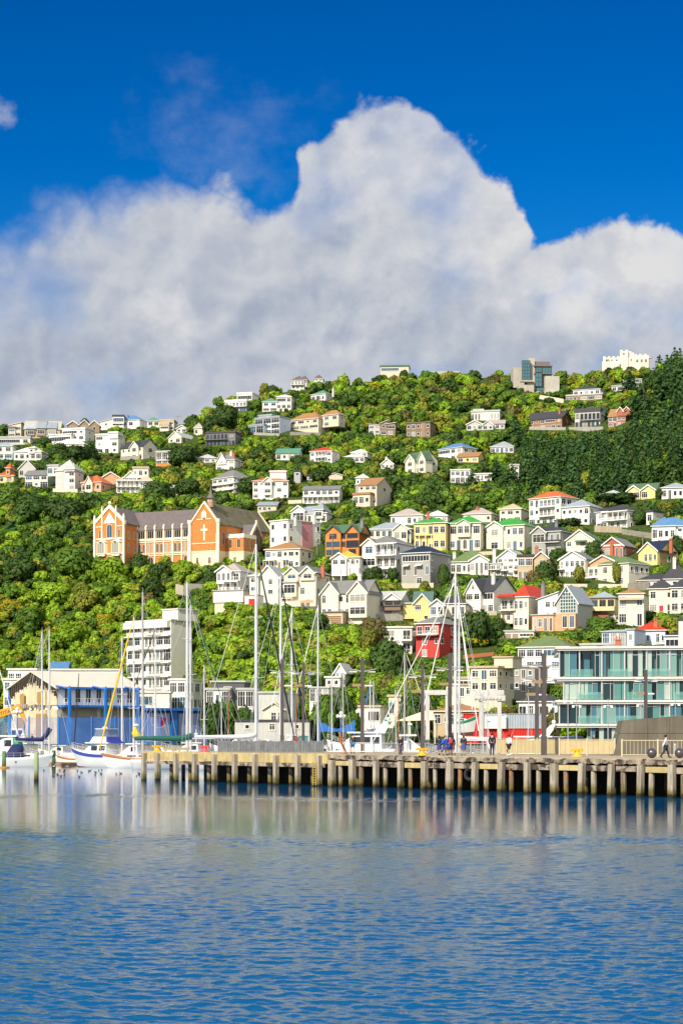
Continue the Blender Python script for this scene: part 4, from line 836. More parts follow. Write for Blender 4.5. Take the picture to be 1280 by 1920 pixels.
    for z0, z1 in ((Z(1006.5), Z(1003.5)), (Z(1010), Z(1008.4)), (Z(1032.5), Z(1031)), (Z(1036), Z(1034.5)), (Z(987), e)):
        for i in range(nb): b.box(m0+i*bw+.192, m0+(i+1)*bw-.192, yr0-.2, yr0-.004, z0, z1)
    b.build('string_course', [STONE], root)
    for i in range(nb):
        x = m0 + (i+.5)*bw
        window(root, x, yr0-.02, Z(995.5), bw*.76, (1003-988.5)/s*1.05, 'R', 0, 'C', 0)
        for q in (-.23, .23): window(root, x+q*bw, yr0-.02, Z(1021), bw*.34, 2.9, 'A', 0, 'C', 2 if i % 2 else 0)
        if i in (1, 3, 5): window(root, x, yr0-.02, Z(1048), 2.0, 3.4, 'A', 0, 'C', 3)
    # left gabled wing
    w1 = m0; w0 = w1 - 58*kx; yw = yr0 - 23*kd; ew, aw = Z(976), Z(944)
    b = MB(); b.prism([(w0, -8), (w1, -8), (w1, ew), ((w0+w1)/2, aw), (w0, ew)], yw, yr1); b.build('wing_wall', [ORANGE], root)
    b = MB(); roof_solid(b, w0, w1, yw+.6, yr1, ew+.02, aw-ew+.05, 'gf', .3, .25); b.build('wing_roof', [SLATE, SLATE], root)
    b = MB(); c = (w0+w1)/2
    for x0, x1, y0, y1 in ((w0-.3, c, ew-.4, aw-.1), ):
        b.prism([(w0-.3, ew-.3), (c, aw-.2), (c, aw+.9), (w0-.3, ew+.8)], yw-.3, yw+.58); b.prism([(c, aw-.2), (w1+.3, ew-.3), (w1+.3, ew+.8), (c, aw+.9)], yw-.3, yw+.58)
    b.build('gable_coping', [STONE], root)
    b = MB()
    for x, zt in ((w0+.1, ew+2.0), (w1-.1, ew+2.0), (c-2.5, ew+4.6), (c+2.5, ew+4.6)):
        t = .32 if abs(x-c) > 3 else .2
        b.box(x-t, x+t, yw-.5, yw-.003, -8 if t > .3 else Z(1003), zt); b.prism([(x-t, zt+.003), (x+t, zt+.003), (x, zt+1.1)], yw-.5, yw-.003)
    b.build('pilaster', [STONE], root)
    b = MB()
    for z0, z1 in ((Z(1005), Z(1002.5)), (Z(1034), Z(1031)), (Z(981), Z(979.5))):
        b.box(w0+.56, c-2.81 if z0 > Z(1003) else w1-.56, yw-.2, yw-.004, z0, z1)
        if z0 > Z(1003): b.box(c+2.81, w1-.56, yw-.2, yw-.004, z0, z1)
    b.prism([(c-2.2, ew+.3), (c+2.2, ew+.3), (c, aw-1.5)], yw-.12, yw-.01)
    b.build('gable_panel', [STONE], root)
    window(root, c, yw-.02, Z(989), 1.9, 4.2, 'A', 0, 'C', 1)
    for x in (w0+1.9, w1-1.9): window(root, x, yw-.02, Z(994), .8, 2.6, 'A', 0, 'C', 0)
    for x in (c-2.6, c+2.6):
        b = MB(); hw = 1.85
        b.prismz([(x-hw, yw), (x-hw+.4, yw-.9), (x+hw-.4, yw-.9), (x+hw, yw)], Z(1033), Z(1011)); b.prismz([(x-hw-.15, yw), (x-hw+.3, yw-1.1), (x+hw-.3, yw-1.1), (x+hw+.15, yw)], Z(1011)+.003, Z(1009.5))
        b.prism([(x-1.2, Z(1037)), (x+1.2, Z(1037)), (x+hw-.4, Z(1033)-.003), (x-hw+.4, Z(1033)-.003)], yw-.8, yw-.003)
        b.lathe([(hw*.95, Z(1009.5)), (.2, Z(1004))], 4, (x, yw-.1, 0))
        o = b.build('oriel_window', [STONE], root); window(o, x, yw-.9, Z(1022), 2.6, 3.1, 'R', 0, 'C', 2)
    for x in (w0+2.0, c, w1-2.0): window(root, x, yw-.02, Z(1048), 2.0, 3.6, 'A', 0, 'C', 3)
    for y in (yw+2.2, yw+5.4):
        window(root, w1, y, Z(997), .9, 2.2, 'W', R(90), 'C', 3); window(root, w1, y, Z(1022), .9, 2.6, 'W', R(90), 'C', 3)
    b = MB(); b.ball((c, yw+.1, aw+1.4), .5, 8, 6); b.box(c-.09, c+.09, yw, yw+.2, aw+1.5, Z(934)); b.box(c-.6, c+.6, yw+.02, yw+.18, Z(936.6), Z(935.6)); b.build('finial_cross', [STONE], root)
    FAC.append((172, 256, 945, 1042, 575)); FAC.append((254, 362, 955, 1030, 578)); FAC.append((354, 480, 945, 1062, 578)); FAC.append((476, 518, 955, 1030, 590))
    NICK.append((300, 1000, 590, 'monastery'))
monastery()

def hill_tower():            # concrete and glass house, upper right
    Yd = depth_at(1010, 735); s = F/Yd; root = empty('hilltop_house', P(972, 738, Yd), R(4), 'tall concrete and green glass house stepping up the upper right slope', 'house', G1)
    def X(p): return (p-972)/s
    def Z(p): return (738-p)/s
    conc = mat('pale_concrete', (.46,.42,.36), .8, .12, .6, streak=.15); dk = mat('bronze_cladding', (.16,.14,.13), .5, .12); gl = glassm('tower_glass', (.05,.15,.18), .05)
    def part(nm, m, x0, x1, z0, z1, y0, y1): return MB().box(X(x0), X(x1), y0, y1, Z(z1), Z(z0)).build(nm, [m], root)
    part('base_wall', conc, 971, 1000, 722, 750, -1, 8); part('back_wall', conc, 964, 985, 686, 724, 4, 12)
    part('side_terrace', mat('white_concrete', (.50,.47,.41), .8, .12, .6, streak=.2), 1020, 1047, 706, 752, -2.5, 7); part('stair_wall', conc, 1003, 1052, 736, 760, -4, 4)
    part('core_wall', conc, 991, 1003, 670, 735, 1.2, 9); part('upper_wall', dk, 1002, 1035, 686, 732, 1.5, 11); part('roof_storey', dk, 1004, 1032, 676, 683, 2, 9); part('roof_slab', dk, 1000, 1036, 683.5, 685.8, .5, 11.5)
    def glazed(x0, x1, z0, z1, y, nx, nz):
        b = MB(); g = MB().box(X(x0), X(x1), y, y+2, Z(z1), Z(z0))
        for i in range(nx+1): x = X(x0)+(X(x1)-X(x0))*i/nx; b.box(x-.07, x+.07, y-.1, y-.002, Z(z1), Z(z0))
        for j in range(nz+1): z = Z(z1)+(Z(z0)-Z(z1))*j/nz; b.box(X(x0)+.072, X(x1)-.072, y-.09, y-.003, z-.06, z+.06)
        o = b.build('window', [DARKT], root); g.build('pane', [gl], o)
    glazed(978, 993, 676, 713, -.6, 3, 6); glazed(1003, 1015, 699, 724, -.3, 2, 3); glazed(1005, 1016, 688, 697, .6, 3, 1); glazed(1017, 1033, 688, 698, .7, 3, 1); glazed(1006, 1022, 726, 734, .2, 3, 1)
    part('floor_slab', conc, 975, 1000, 713.5, 716, -1.2, 2); part('floor_slab', dk, 1001, 1036, 698.6, 700.5, -.2, 2)
    FAC.append((963, 1050, 672, 738, Yd)); NICK.append((1005, 705, Yd, 'concrete and glass house'))
hill_tower()
def castle():
    Yd = 1012; s = F/Yd; root = empty('hilltop_mansion', P(1131, 690, Yd), R(-8), 'white crenellated mansion with aerials on the summit at the right', 'mansion', G1)
    wm = mat('mansion_render', (.70,.64,.52), .7, .08); X = lambda p: (p-1131)/s; Z = lambda p: (690-p)/s
    def blk(nm, x0, x1, zt, y0, y1):
        b = MB(); b.box(X(x0), X(x1), y0, y1, -6, Z(zt)); n = max(2, int((X(x1)-X(x0))/1.1))
        for i in range(n):
            if i % 2 == 0:
                a = X(x0)+(X(x1)-X(x0))*i/n; c = X(x0)+(X(x1)-X(x0))*(i+1)/n; b.box(a, c, y0-.001, y0+.5, Z(zt)+.002, Z(zt)+.75)
        b.build(nm, [wm], root)
    blk('wall', 1130, 1215, 671, 0, 12); blk('tower_wall', 1161, 1176, 660, -.6, 6); blk('tower_wall', 1177, 1187, 662, 1, 7); blk('wing_wall', 1188, 1214, 669, -1.2, 6); blk('low_wall', 1128, 1160, 682, -2.5, 4)
    for x in (1136, 1146, 1155, 1168, 1182): window(root, X(x), -.62 if 1161 < x < 1176 else (0 if x < 1161 else 0), Z(676 if x != 1168 else 665), 1.0, 1.3, 'W', 0, 'W', 0)
    for x in (1193, 1201, 1209): window(root, X(x), -1.2, Z(679), 1.3, 1.6, 'W', 0, 'W', 0)
    b = MB()
    for x, t in ((1134, 664), (1153, 652), (1170, 640), (1185, 634), (1186, 648), (1165, 650), (1216, 665)): b.tube([(X(x), 3, Z(673)), (X(x), 3, Z(t))], .07, 5)
    b.build('aerial', [STEEL], root)
    for x in (1217, 1137): MB().lathe([(.1, 0), (.9, .3), (1.1, .7)], 10, (X(x), -1, Z(676))).build('dish', [WHITE], root)
    FAC.append((1129, 1220, 655, 688, Yd)); NICK.append((1172, 675, Yd, 'white summit mansion'))
castle()
def lookout():
    Yd = 1010; root = empty('lookout_fence', P(805, 697, Yd), 0, 'thin railing of the lookout deck on the bare hilltop', 'fence'); s = F/Yd
    b = MB(); b.box(0, 56/s, 0, 6, -3, .4); b.build('deck', [mat('lookout_concrete', (.4,.39,.36), .8)], root)
    b = MB(); rail(b, 0, 56/s, .1, .403, 1.7, 1.2, .1); b.build('railing', [STEEL], root)
lookout()
def power_pole(px, top, bot, label, arm=1.6, Y=None):
    Yd = Y or depth_at(px, bot); p = P(px, bot, Yd); h = (bot-top)*Yd/F; root = empty('power_pole', p, R(12), label, 'pole', 'wooden power poles on the slope')
    MB().tube([(0,0,-1.5),(0,0,h)], [.17,.11], 7).build('pole', [mat('grey_pole_timber', (.25,.21,.17), .9, .2)], root)
    b = MB(); b.box(-arm, arm, -.2, -.08, h-.75, h-.6)
    for x in (-arm+.1, -arm*.4, arm*.4, arm-.1): b.lathe([(.05,0),(.07,.12),(.03,.22)], 6, (x, -.14, h-.6))
    b.build('crossarm', [mat('grey_pole_timber', (.25,.21,.17), .9, .2)], root)
power_pole(333, 778, 800, 'wooden power pole on the left skyline beside the cream flat-roofed house')
power_pole(391, 770, 806, 'wooden power pole with wide crossarm on the left skyline by the trees')
power_pole(601, 745, 772, 'power pole standing above the blue grey modern house')
power_pole(623, 1000, 1042, 'pale power pole in front of the orange timber house')
power_pole(594, 1012, 1040, 'power pole at the pink-panelled flats')
power_pole(1204, 1000, 1036, 'power pole by the retaining wall under the charcoal-roofed white villa')
power_pole(943, 1192, 1218, 'power pole below the row of white garages', .8)
def cable_track():
    Yd = 720; root = empty('cable_track', P(634, 962, 668), 0, 'pale steel cable car track climbing to the stepping brown-roofed house', 'track')
    a = Vector((0,0,0)); c = P(671, 924, 708) - P(634, 962, 668); b = MB(); off = Vector((1.1, 0, 0))
    b.tube([a, c], .14, 6); b.tube([a+off, c+off], .14, 6)
    for i in range(14): p = a + (c-a)*(i/13); b.box(p.x-.1, p.x+1.3, p.y-.12, p.y+.12, p.z-.28, p.z-.13)
    b.build('rail', [mat('pale_steel', (.6,.58,.55), .5)], root)
    b = MB()
    for i in range(1, 13, 2): p = a + (c-a)*(i/13); b.tube([(p.x+.5, p.y, p.z-4), (p.x+.5, p.y, p.z-.25)], .12, 6)
    b.build('trestle', [mat('pale_steel', (.6,.58,.55), .5)], root)
cable_track()
def low_wall(px0, py0, px1, py1, h, label, m, th=.4, Y0=None, Y1=None, name='retaining_wall'):
    Y0 = Y0 or depth_at(px0, py0); Y1 = Y1 or depth_at(px1, py1); a, c = P(px0, py0, Y0), P(px1, py1, Y1); d = c - a; L = math.hypot(d.x, d.y)
    root = link(name, MB().add([(0,-th/2,-1.5),(L,-th/2,d.z-1.5),(L,th/2,d.z-1.5),(0,th/2,-1.5),(0,-th/2,h),(L,-th/2,d.z+h),(L,th/2,d.z+h),(0,th/2,h)],
        [(0,1,2,3),(7,6,5,4),(4,5,1,0),(5,6,2,1),(6,7,3,2),(7,4,0,3)]).mesh(name, [m]), None, a, math.atan2(d.y, d.x))
    tag(root, label, 'wall', None, 'thing'); FAC.append((px0, px1, min(py0, py1)-h*F/Y0, max(py0, py1), min(Y0, Y1))); return root
CONC = mat('grey_concrete', (.38,.36,.32), .85, .15, .5, streak=.2); CRWALL = mat('cream_block_wall', (.66,.60,.47), .8, .1, .8, streak=.15)
low_wall(346, 1108, 383, 1110, 2.2, 'grey concrete retaining wall below the monastery chapel', CONC, Y0=570, Y1=572)
low_wall(330, 1104, 344, 1107, 1.4, 'low beige garden wall left of the concrete retaining wall', CRWALL, Y0=569, Y1=570)
low_wall(1056, 1102, 1100, 1102, 1.0, 'cream garden wall under the white grey-gabled deck house', CRWALL)
low_wall(1121, 1102, 1178, 1103, 1.0, 'cream garden wall along the foot of the olive-roofed orange-gable house', CRWALL)
low_wall(1114, 998, 1165, 1000, 2.0, 'beige timber retaining wall under the charcoal-roofed white villa', mat('beige_timber', (.42,.36,.26), .9, .2, 2, streak=.3))
low_wall(1166, 1002, 1222, 1010, 1.6, 'grey plank fence wall running right to the blue-roofed edge house', mat('grey_planks', (.30,.27,.23), .9, .25, 2, streak=.3))
low_wall(1176, 1110, 1216, 1106, 2.2, 'grey plank garden fence left of the cream red-door villa', mat('grey_planks', (.30,.27,.23), .9, .25, 2, streak=.3))
low_wall(868, 1236, 925, 1230, .9, 'low orange brick wall on the bank above the harbour flats', BRICKC)
low_wall(410, 1128, 446, 1145, 1.2, 'pale kerb wall sloping down left of the red garage door', CRWALL)
WF = mat('white_rail_paint', (.74,.73,.69), .6, .06)
def rail_fence(px0, py0, px1, py1, label, h=1.0, m=None):
    Y0, Y1 = depth_at(px0, py0), depth_at(px1, py1); a, c = P(px0, py0, Y0), P(px1, py1, Y1); d = c-a; L = math.hypot(d.x, d.y); n = max(3, int(L/1.8)); root = empty('fence', a, math.atan2(d.y, d.x), label, 'fence', 'fences between the houses'); b = MB()
    q = [(L*i/n, d.z*i/n) for i in range(n+1)]
    for k in (.35, .95): b.tube([(x, 0, z+h*k) for x, z in q], .07, 5)
    b.build('railing', [m or WF], root); b = MB()
    for x, z in q: b.box(x-.07, x+.07, -.07, .07, z-1.2, z+h)
    b.build('post', [m or WF], root)
rail_fence(1000, 1184, 1056, 1172, 'white rail fence climbing right from the row of white garages', 1.4); rail_fence(1140, 1168, 1216, 1156, 'white handrail running below the tan-topped square house to the cream red-door villa', 1.4)
rail_fence(844, 1041, 880, 1038, 'white picket fence in front of the cream green-roofed villa'); rail_fence(1222, 1158, 1292, 1150, 'white rail fence under the cream red-door villa at the right edge', 1.3)
for q in ((880, 1042, 925, 1040, 1.0, 'low pale garden wall right of the picket fence under the green-roofed villas'), (996, 1050, 1050, 1052, 1.2, 'pale garden wall at the foot of the greige black-roofed house'), (1056, 1048, 1110, 1048, 1.0, 'pale garden wall at the foot of the pale cream big-gable house'), (752, 1104, 812, 1103, 1.4, 'pale terrace wall below the glossy black-roofed house'),
          (600, 1172, 620, 1172, 1.4, 'beige wall left of the timber garage door'), (652, 1170, 690, 1168, 1.4, 'beige wall right of the timber garage door'), (690, 1166, 755, 1164, 1.8, 'dark stone wall below the white scalloped-gable house'), (880, 1154, 930, 1155, 1.2, 'white wall at the foot of the black-slate house'), (1108, 1170, 1160, 1171, 1.0, 'cream wall under the brown-porched cream house'), (1222, 1036, 1290, 1034, 1.2, 'pale wall at the foot of the blue-roofed right-edge house'),
          (226, 863, 262, 862, 1.6, 'grey terrace wall below the cream gabled apartment house'), (540, 945, 566, 944, 1.3, 'white terrace wall right of the orange-roofed white house'), (992, 806, 1060, 807, 1.4, 'pale wall under the long timber black-roofed house'), (1066, 806, 1130, 805, 1.2, 'pale wall under the square charcoal balcony house'), (1010, 748, 1056, 756, 2.0, 'pale concrete wall stepping down right of the hilltop concrete house'), (544, 816, 600, 817, 1.4, 'beige wall under the large beige brown-roofed house'), (476, 816, 524, 818, 1.2, 'grey wall under the blue grey modern house'), (100, 923, 146, 924, 1.4, 'pale wall under the tall pyramid-roofed house')):
    low_wall(*q[:6], CRWALL if 'grey' not in q[5] and 'dark' not in q[5] and 'under the l' not in q[5] and 'square' not in q[5] else CONC)
def red_garage():
    Yd = depth_at(470, 1140)-2; s = F/Yd; root = empty('garage', P(459, 1138, Yd), R(-18), 'small white garage with a bright red door beside the pale green house', 'garage', G3)
    b = MB(); b.box(0, 26/s, 0, 4, -2, 21/s); b.build('wall', [wallm('W')], root); MB().box(8/s, 20/s, -.08, -.003, 1/s, 15/s).build('garage_door', [mat('red_paint', (.60,.02,.02), .45, .06)], root)
    MB().box(-.1, 26/s+.1, -.1, 4.1, 21/s+.003, 21/s+.2).build('roof', [roofm('O')], root)
red_garage()

# ---------------------------------------------------------------- waterfront
BLUE = mat('bright_blue_paint', (.02,.15,.50), .5, .10, 1.0); BLUED = mat('blue_cladding', (.03,.12,.36), .6, .15, .8, streak=.2)
def mesh_film(name, col, a):
    if name in _mats: return _mats[name]
    m = bpy.data.materials.new(name); m.use_nodes = True; t = NT(m.node_tree); b = t.n['Principled BSDF']
    b.inputs['Base Color'].default_value = (*col, 1); b.inputs['Roughness'].default_value = .6
    tr = t.node('ShaderNodeBsdfTransparent'); mx = t.node('ShaderNodeMixShader'); tc = t.node('ShaderNodeTexCoord')
    t.l.new(t.rng(t.noise(tc.outputs['Object'], .35, 5, .6), .3, .7, a-.12, a+.12), mx.inputs[0])
    t.l.new(tr.outputs[0], mx.inputs[1]); t.l.new(b.outputs[0], mx.inputs[2]); t.l.new(mx.outputs[0], t.n['Material Output'].inputs[0]); _mats[name] = m; return m
def blue_building():
    Yd = 345; s = F/Yd; psi = R(-36) + math.atan((107-640)/F); root = empty('boat_shed', P(107, 1392, Yd), -psi, 'blue and white harbour building with its torn cream end wall being demolished', 'building', G4)
    ct, st = math.cos(R(36)), math.sin(R(36)); X = lambda p: (p-107)/(s*ct); Z = lambda p: (1392-p)/s; L = X(262); D = 85/(s*st); e, rg = Z(1288), Z(1262)
    cr = mat('demolition_cream', (.74,.63,.42), .85, .22, .5, streak=.3); pale = mat('pale_grey_wall', (.80,.79,.78), .7, .08)
    b = MB(); b.prismx([(0,-1),(D,-1),(D,e),(D/2,rg),(0,e)], .25, L); b.build('wall', [pale], root)
    b = MB()                                                # broken end wall: jagged pieces left standing
    ys = [0, D*.1, D*.22, D*.34, D*.47, D*.6, D*.74, D*.87, D]; rr = random.Random(4)
    for i in range(8):
        m = (ys[i]+ys[i+1])/2; top = e + (rg-e)*(1-abs(m-D/2)/(D/2)) - rr.uniform(.3, 2.2); dp = rr.choice((.0, -.35, .1))
        b.box(dp, .24, ys[i], ys[i+1]-.02, Z(1322), top); b.box(dp+.05, .24, ys[i], ys[i+1]-.02, -1, Z(1326)-rr.uniform(0,.5))
    b.build('broken_wall', [cr], root)
    b = MB()
    for i in range(14): y = rr.uniform(0, D); b.box(-.5, .3, y, y+rr.uniform(.3,1.0), Z(1325)-rr.uniform(0,.35), Z(1322)+rr.uniform(0,.3))
    b.build('broken_slab', [mat('rubble_concrete', (.34,.30,.24), .95, .3, 2)], root)
    b = MB()
    for y0, y1, z0, z1 in ((D*.28, D*.4, Z(1318), Z(1297)), (D*.68, D*.78, Z(1320), Z(1300)), (D*.2,D*.42,Z(1385),Z(1338)), (D*.7,D*.85,Z(1385),Z(1345))): b.box(-.4, -.36, y0, y1, z0, z1)
    b.build('opening', [mat('ochre_board', (.36,.22,.06), .8)], root)
    b = MB(); roof_solid(b, 0, L, 0, D, e, rg-e+.3, 'gs', .8, .25); b.build('roof', [mat('cream_steel_roof', (.70,.63,.54), .55, .06, .5, streak=.1), BLUE], root)
    b = MB()
    for k in range(22):                                     # splintered rafters under the torn verge
        y = D*k/21; zc = e + (rg-e)*(1-abs(y-D/2)/(D/2)); b.box(-.6, .1, y-.07, y+.07, zc-rr.uniform(.9, 1.9), zc-.1)
    b.build('rafter', [mat('charred_timber', (.10,.08,.06), .9, .3, 2)], root)
    b = MB(); b.box(0, L, -.9, -.65, e-.32, e+.05); b.box(.3, L, -.64, -.003, e-.3, e-.2); b.build('blue_fascia', [BLUE], root)
    for i in range(7): window(root, X(126+i*20), 0, Z(1303), 1.25, 2.6, 'T', 0, 'W', 0 if i % 2 else 3)
    b = MB(); b.box(0, L, -2.2, -.003, Z(1326), Z(1322)); b.build('balcony', [BLUE], root)
    b = MB(); rail(b, 0.1, L, -2.1, Z(1322)+.003, 1.2, .7); b.build('railing', [WHITE], root)
    for p in (115, 183, 246): b = MB(); x = X(p); b.box(x-.22, x+.22, -2.7, -2.26, -1, Z(1291)); b.lathe([(.26,0),(.2,.3),(.05,.5)], 8, (x, -2.48, Z(1291))); b.tube([(x,-2.6,Z(1292)),(x-.9,-1.5,Z(1288)),(x-1.6,-.7,Z(1286))], .14, 6); b.build('blue_column', [BLUE], root)
    b = MB(); b.tube([(-.2, D+.5, -1), (-.2, D+.5, Z(1290))], .28, 8); b.build('blue_column', [BLUE], root)
    b = MB(); b.box(.3, L, -.4, -.003, -1, Z(1345)); b.build('blue_panel', [BLUED], root)
    b = MB(); b.box(.5, X(180), -.5, -.402, Z(1344), Z(1329)); b.box(X(190), L, -.5, -.402, Z(1344), Z(1329)); b.build('roller_shutter', [mat('taupe_shutter', (.33,.28,.22), .7, .1)], root)
    # single storey blue annexe running right
    A0, A1 = X(256), X(388)
    b = MB(); b.box(A0, A1, -3, 8, -1, Z(1331)); b.build('annexe_wall', [BLUED], root); b = MB(); b.box(A0-.3, A1+.5, -4, 8.3, Z(1331)+.003, Z(1326)); b.build('annexe_roof', [BLUE], root)
    b = MB()
    for p in (312, 382): x = X(p); b.box(x-.7, x+.7, -3.5, -3.003, -1, Z(1331)); 
    b.build('annexe_pier', [BLUE], root)
    sh = mat('pale_blue_sheet', (.30,.36,.62), .5, .12, .5, streak=.2)
    b = MB(); b.box(X(260), X(304), -3.25, -3.004, 0, Z(1336)); b.build('sheet_banner', [sh], root); MB().box(X(322), X(372), -3.25, -3.004, 0, Z(1336)).build('sheet_banner', [sh], root)
    b = MB(); cx, cz = X(282), Z(1352); r1 = 20/s                         # ring and red mark on the sheet
    n = 36
    for i in range(n):
        a0, a1 = 2*math.pi*i/n, 2*math.pi*(i+1)/n
        b.add([(cx+r1*1.0*math.cos(a0), -3.262, cz+r1*.62*math.sin(a0)), (cx+r1*math.cos(a1), -3.262, cz+r1*.62*math.sin(a1)), (cx+r1*.94*math.cos(a1), -3.262, cz+r1*.56*math.sin(a1)), (cx+r1*.94*math.cos(a0), -3.262, cz+r1*.56*math.sin(a0))], [(0,1,2,3)])
    b.build('emblem_ring', [WHITE], root)
    b = MB(); q = lambda p, y: (X(p), -3.268, Z(y))
    b.add([q(270,1344), q(298,1344), q(298,1347), q(270,1347)], [(0,3,2,1)]); b.add([q(289,1347.2), q(298,1347.2), q(288,1362), q(280,1362), q(283,1354)], [(0,4,3,2,1)]); b.build('emblem', [mat('emblem_red', (.62,.03,.14), .5)], root)
    FAC.append((20, 392, 1262, 1392, Yd)); NICK.append((180, 1320, Yd, 'blue harbour building'))
blue_building()
def glass_block():
    Yd = 268; s = F/Yd; psi = R(10) + math.atan((1045-640)/F)
    root = empty('glass_apartments', P(1046, 1400, Yd), R(-2) - math.atan((1046-640)/F)*.35, 'curved green glass apartment block with white floor bands at the right edge', 'apartment block', G4)
    X = lambda p: (p-1046)/s; Z = lambda p: (1400-p)/s
    slabm = mat('white_slab', (.66,.64,.58), .5, .06); gl = [glassm('green_glass', (.09,.22,.21), .05), glassm('green_glass_dark', (.012,.035,.04), .05), glassm('pale_curtain_glass', (.36,.46,.40), .12), glassm('blue_glass', (.06,.15,.20), .05), glassm('mid_glass', (.16,.30,.27), .08)]
    x1 = X(1330); rr = random.Random(9); frame = mat('bright_aluminium', (.62,.63,.63), .35, .04, metal=.4)
    def slab(y, xa, proud, th=.52):
        b = MB(); pl = [(xa, 0-proud), (X(1250), -1.6-proud), (x1, -2.4-proud), (x1, 16), (xa, 16)]
        b.prismz(pl, Z(y)-th, Z(y)-.28); q = [(a+(-.18 if i in (0, 4) else 0), c-(.18 if i < 3 else 0)) for i, (a, c) in enumerate(pl)]; b.prismz(q, Z(y)-.277, Z(y)); b.build('floor_slab', [slabm], root)
    def fy(x): k = X(1250); return -1.6*x/k if x < k else -1.6 - .8*(x-k)/(x1-k)
    levels = [(1213, 1227, 0), (1270, 1276, 1), (1313, 1319, 0), (1357, 1364, 0)]
    for (y0, _, rec), xa in zip(levels, (X(1043), X(1043), X(1043), X(1043))): slab(y0, xa, .55 if not rec else .5)
    fl = [(1226, 1269, X(1047)), (1279, 1312, X(1055)), (1322, 1356, X(1047)), (1366, 1408, X(1100))]
    for k, (ya, yb, xa) in enumerate(fl):
        z1, z0 = Z(ya)+.5, Z(yb)+.0; x = xa; b = MB()
        b2 = MB(); b2.prismz([(xa+.8, 1.2), (x1, -1.0), (x1, 15), (xa+.8, 15)], z0-.3, z1+.2); b2.build('inner_wall', [mat('apartment_interior', (.25,.23,.19), .8, .3, .4)], root)
        while x < x1:
            w = rr.choice((.45, .6, .6, .8, 1.0)); y = fy(x) + (.9 if rr.random() < .18 else 0); xe = min(x+w, x1); y2 = y + fy(xe)-fy(x)
            g = MB(); g.add([(x+.04, y, z0), (xe-.04, y2, z0), (xe-.04, y2, z1), (x+.04, y, z1)], [(0,1,2,3)])
            g.add([(x+.04, y+.04, z0), (xe-.04, y2+.04, z0), (xe-.04, y2+.04, z1), (x+.04, y+.04, z1)], [(3,2,1,0)])
            g.build('glass_panel', [rr.choices(gl, (4, 4, 4, 2, 4))[0]], root)
            if rr.random() < .7: b.box(x-.03, x+.03, y-.07, y+.05, z0, z1)
            if rr.random() < .3: b.box(x+.04, xe-.04, min(y, y2)-.06, min(y, y2)-.01, z1-.75, z1-.68)
            x = xe
        b.build('mullion', [frame], root)
        if k < 3:
            n = 0; x = xa + rr.uniform(1.5, 3)
            while x < x1-3:
                b = MB(); w = rr.uniform(2.2, 3.6); y = fy(x)-.42
                b.add([(x, y, z0-.02), (x+w, y+fy(x+w)-fy(x), z0-.02), (x+w, y+fy(x+w)-fy(x), z0+1.0), (x, y, z0+1.0)], [(0,1,2,3),(3,2,1,0)])
                b.build('balustrade', [mesh_film('balustrade_glass', (.25,.55,.50), .45)], root)
                x += w + rr.uniform(1.5, 4)
            b = MB()
            for x in (xa+.05, X(1085), X(1126), X(1168), X(1208), X(1250), X(1290)): b.box(x-.09, x+.09, fy(x)-.2, fy(x)-.08, z0-.3, z1+.25)
            b.build('column', [frame], root)
    b = MB(); b.prismz([(X(1044), .9), (X(1250), -.4), (x1, -1.2), (x1, 15), (X(1044), 15)], Z(1226), Z(1222)); b.build('soffit', [slabm], root)
    FAC.append((1042, 1290, 1208, 1400, Yd)); NICK.append((1150, 1290, Yd, 'green glass apartments'))
glass_block()
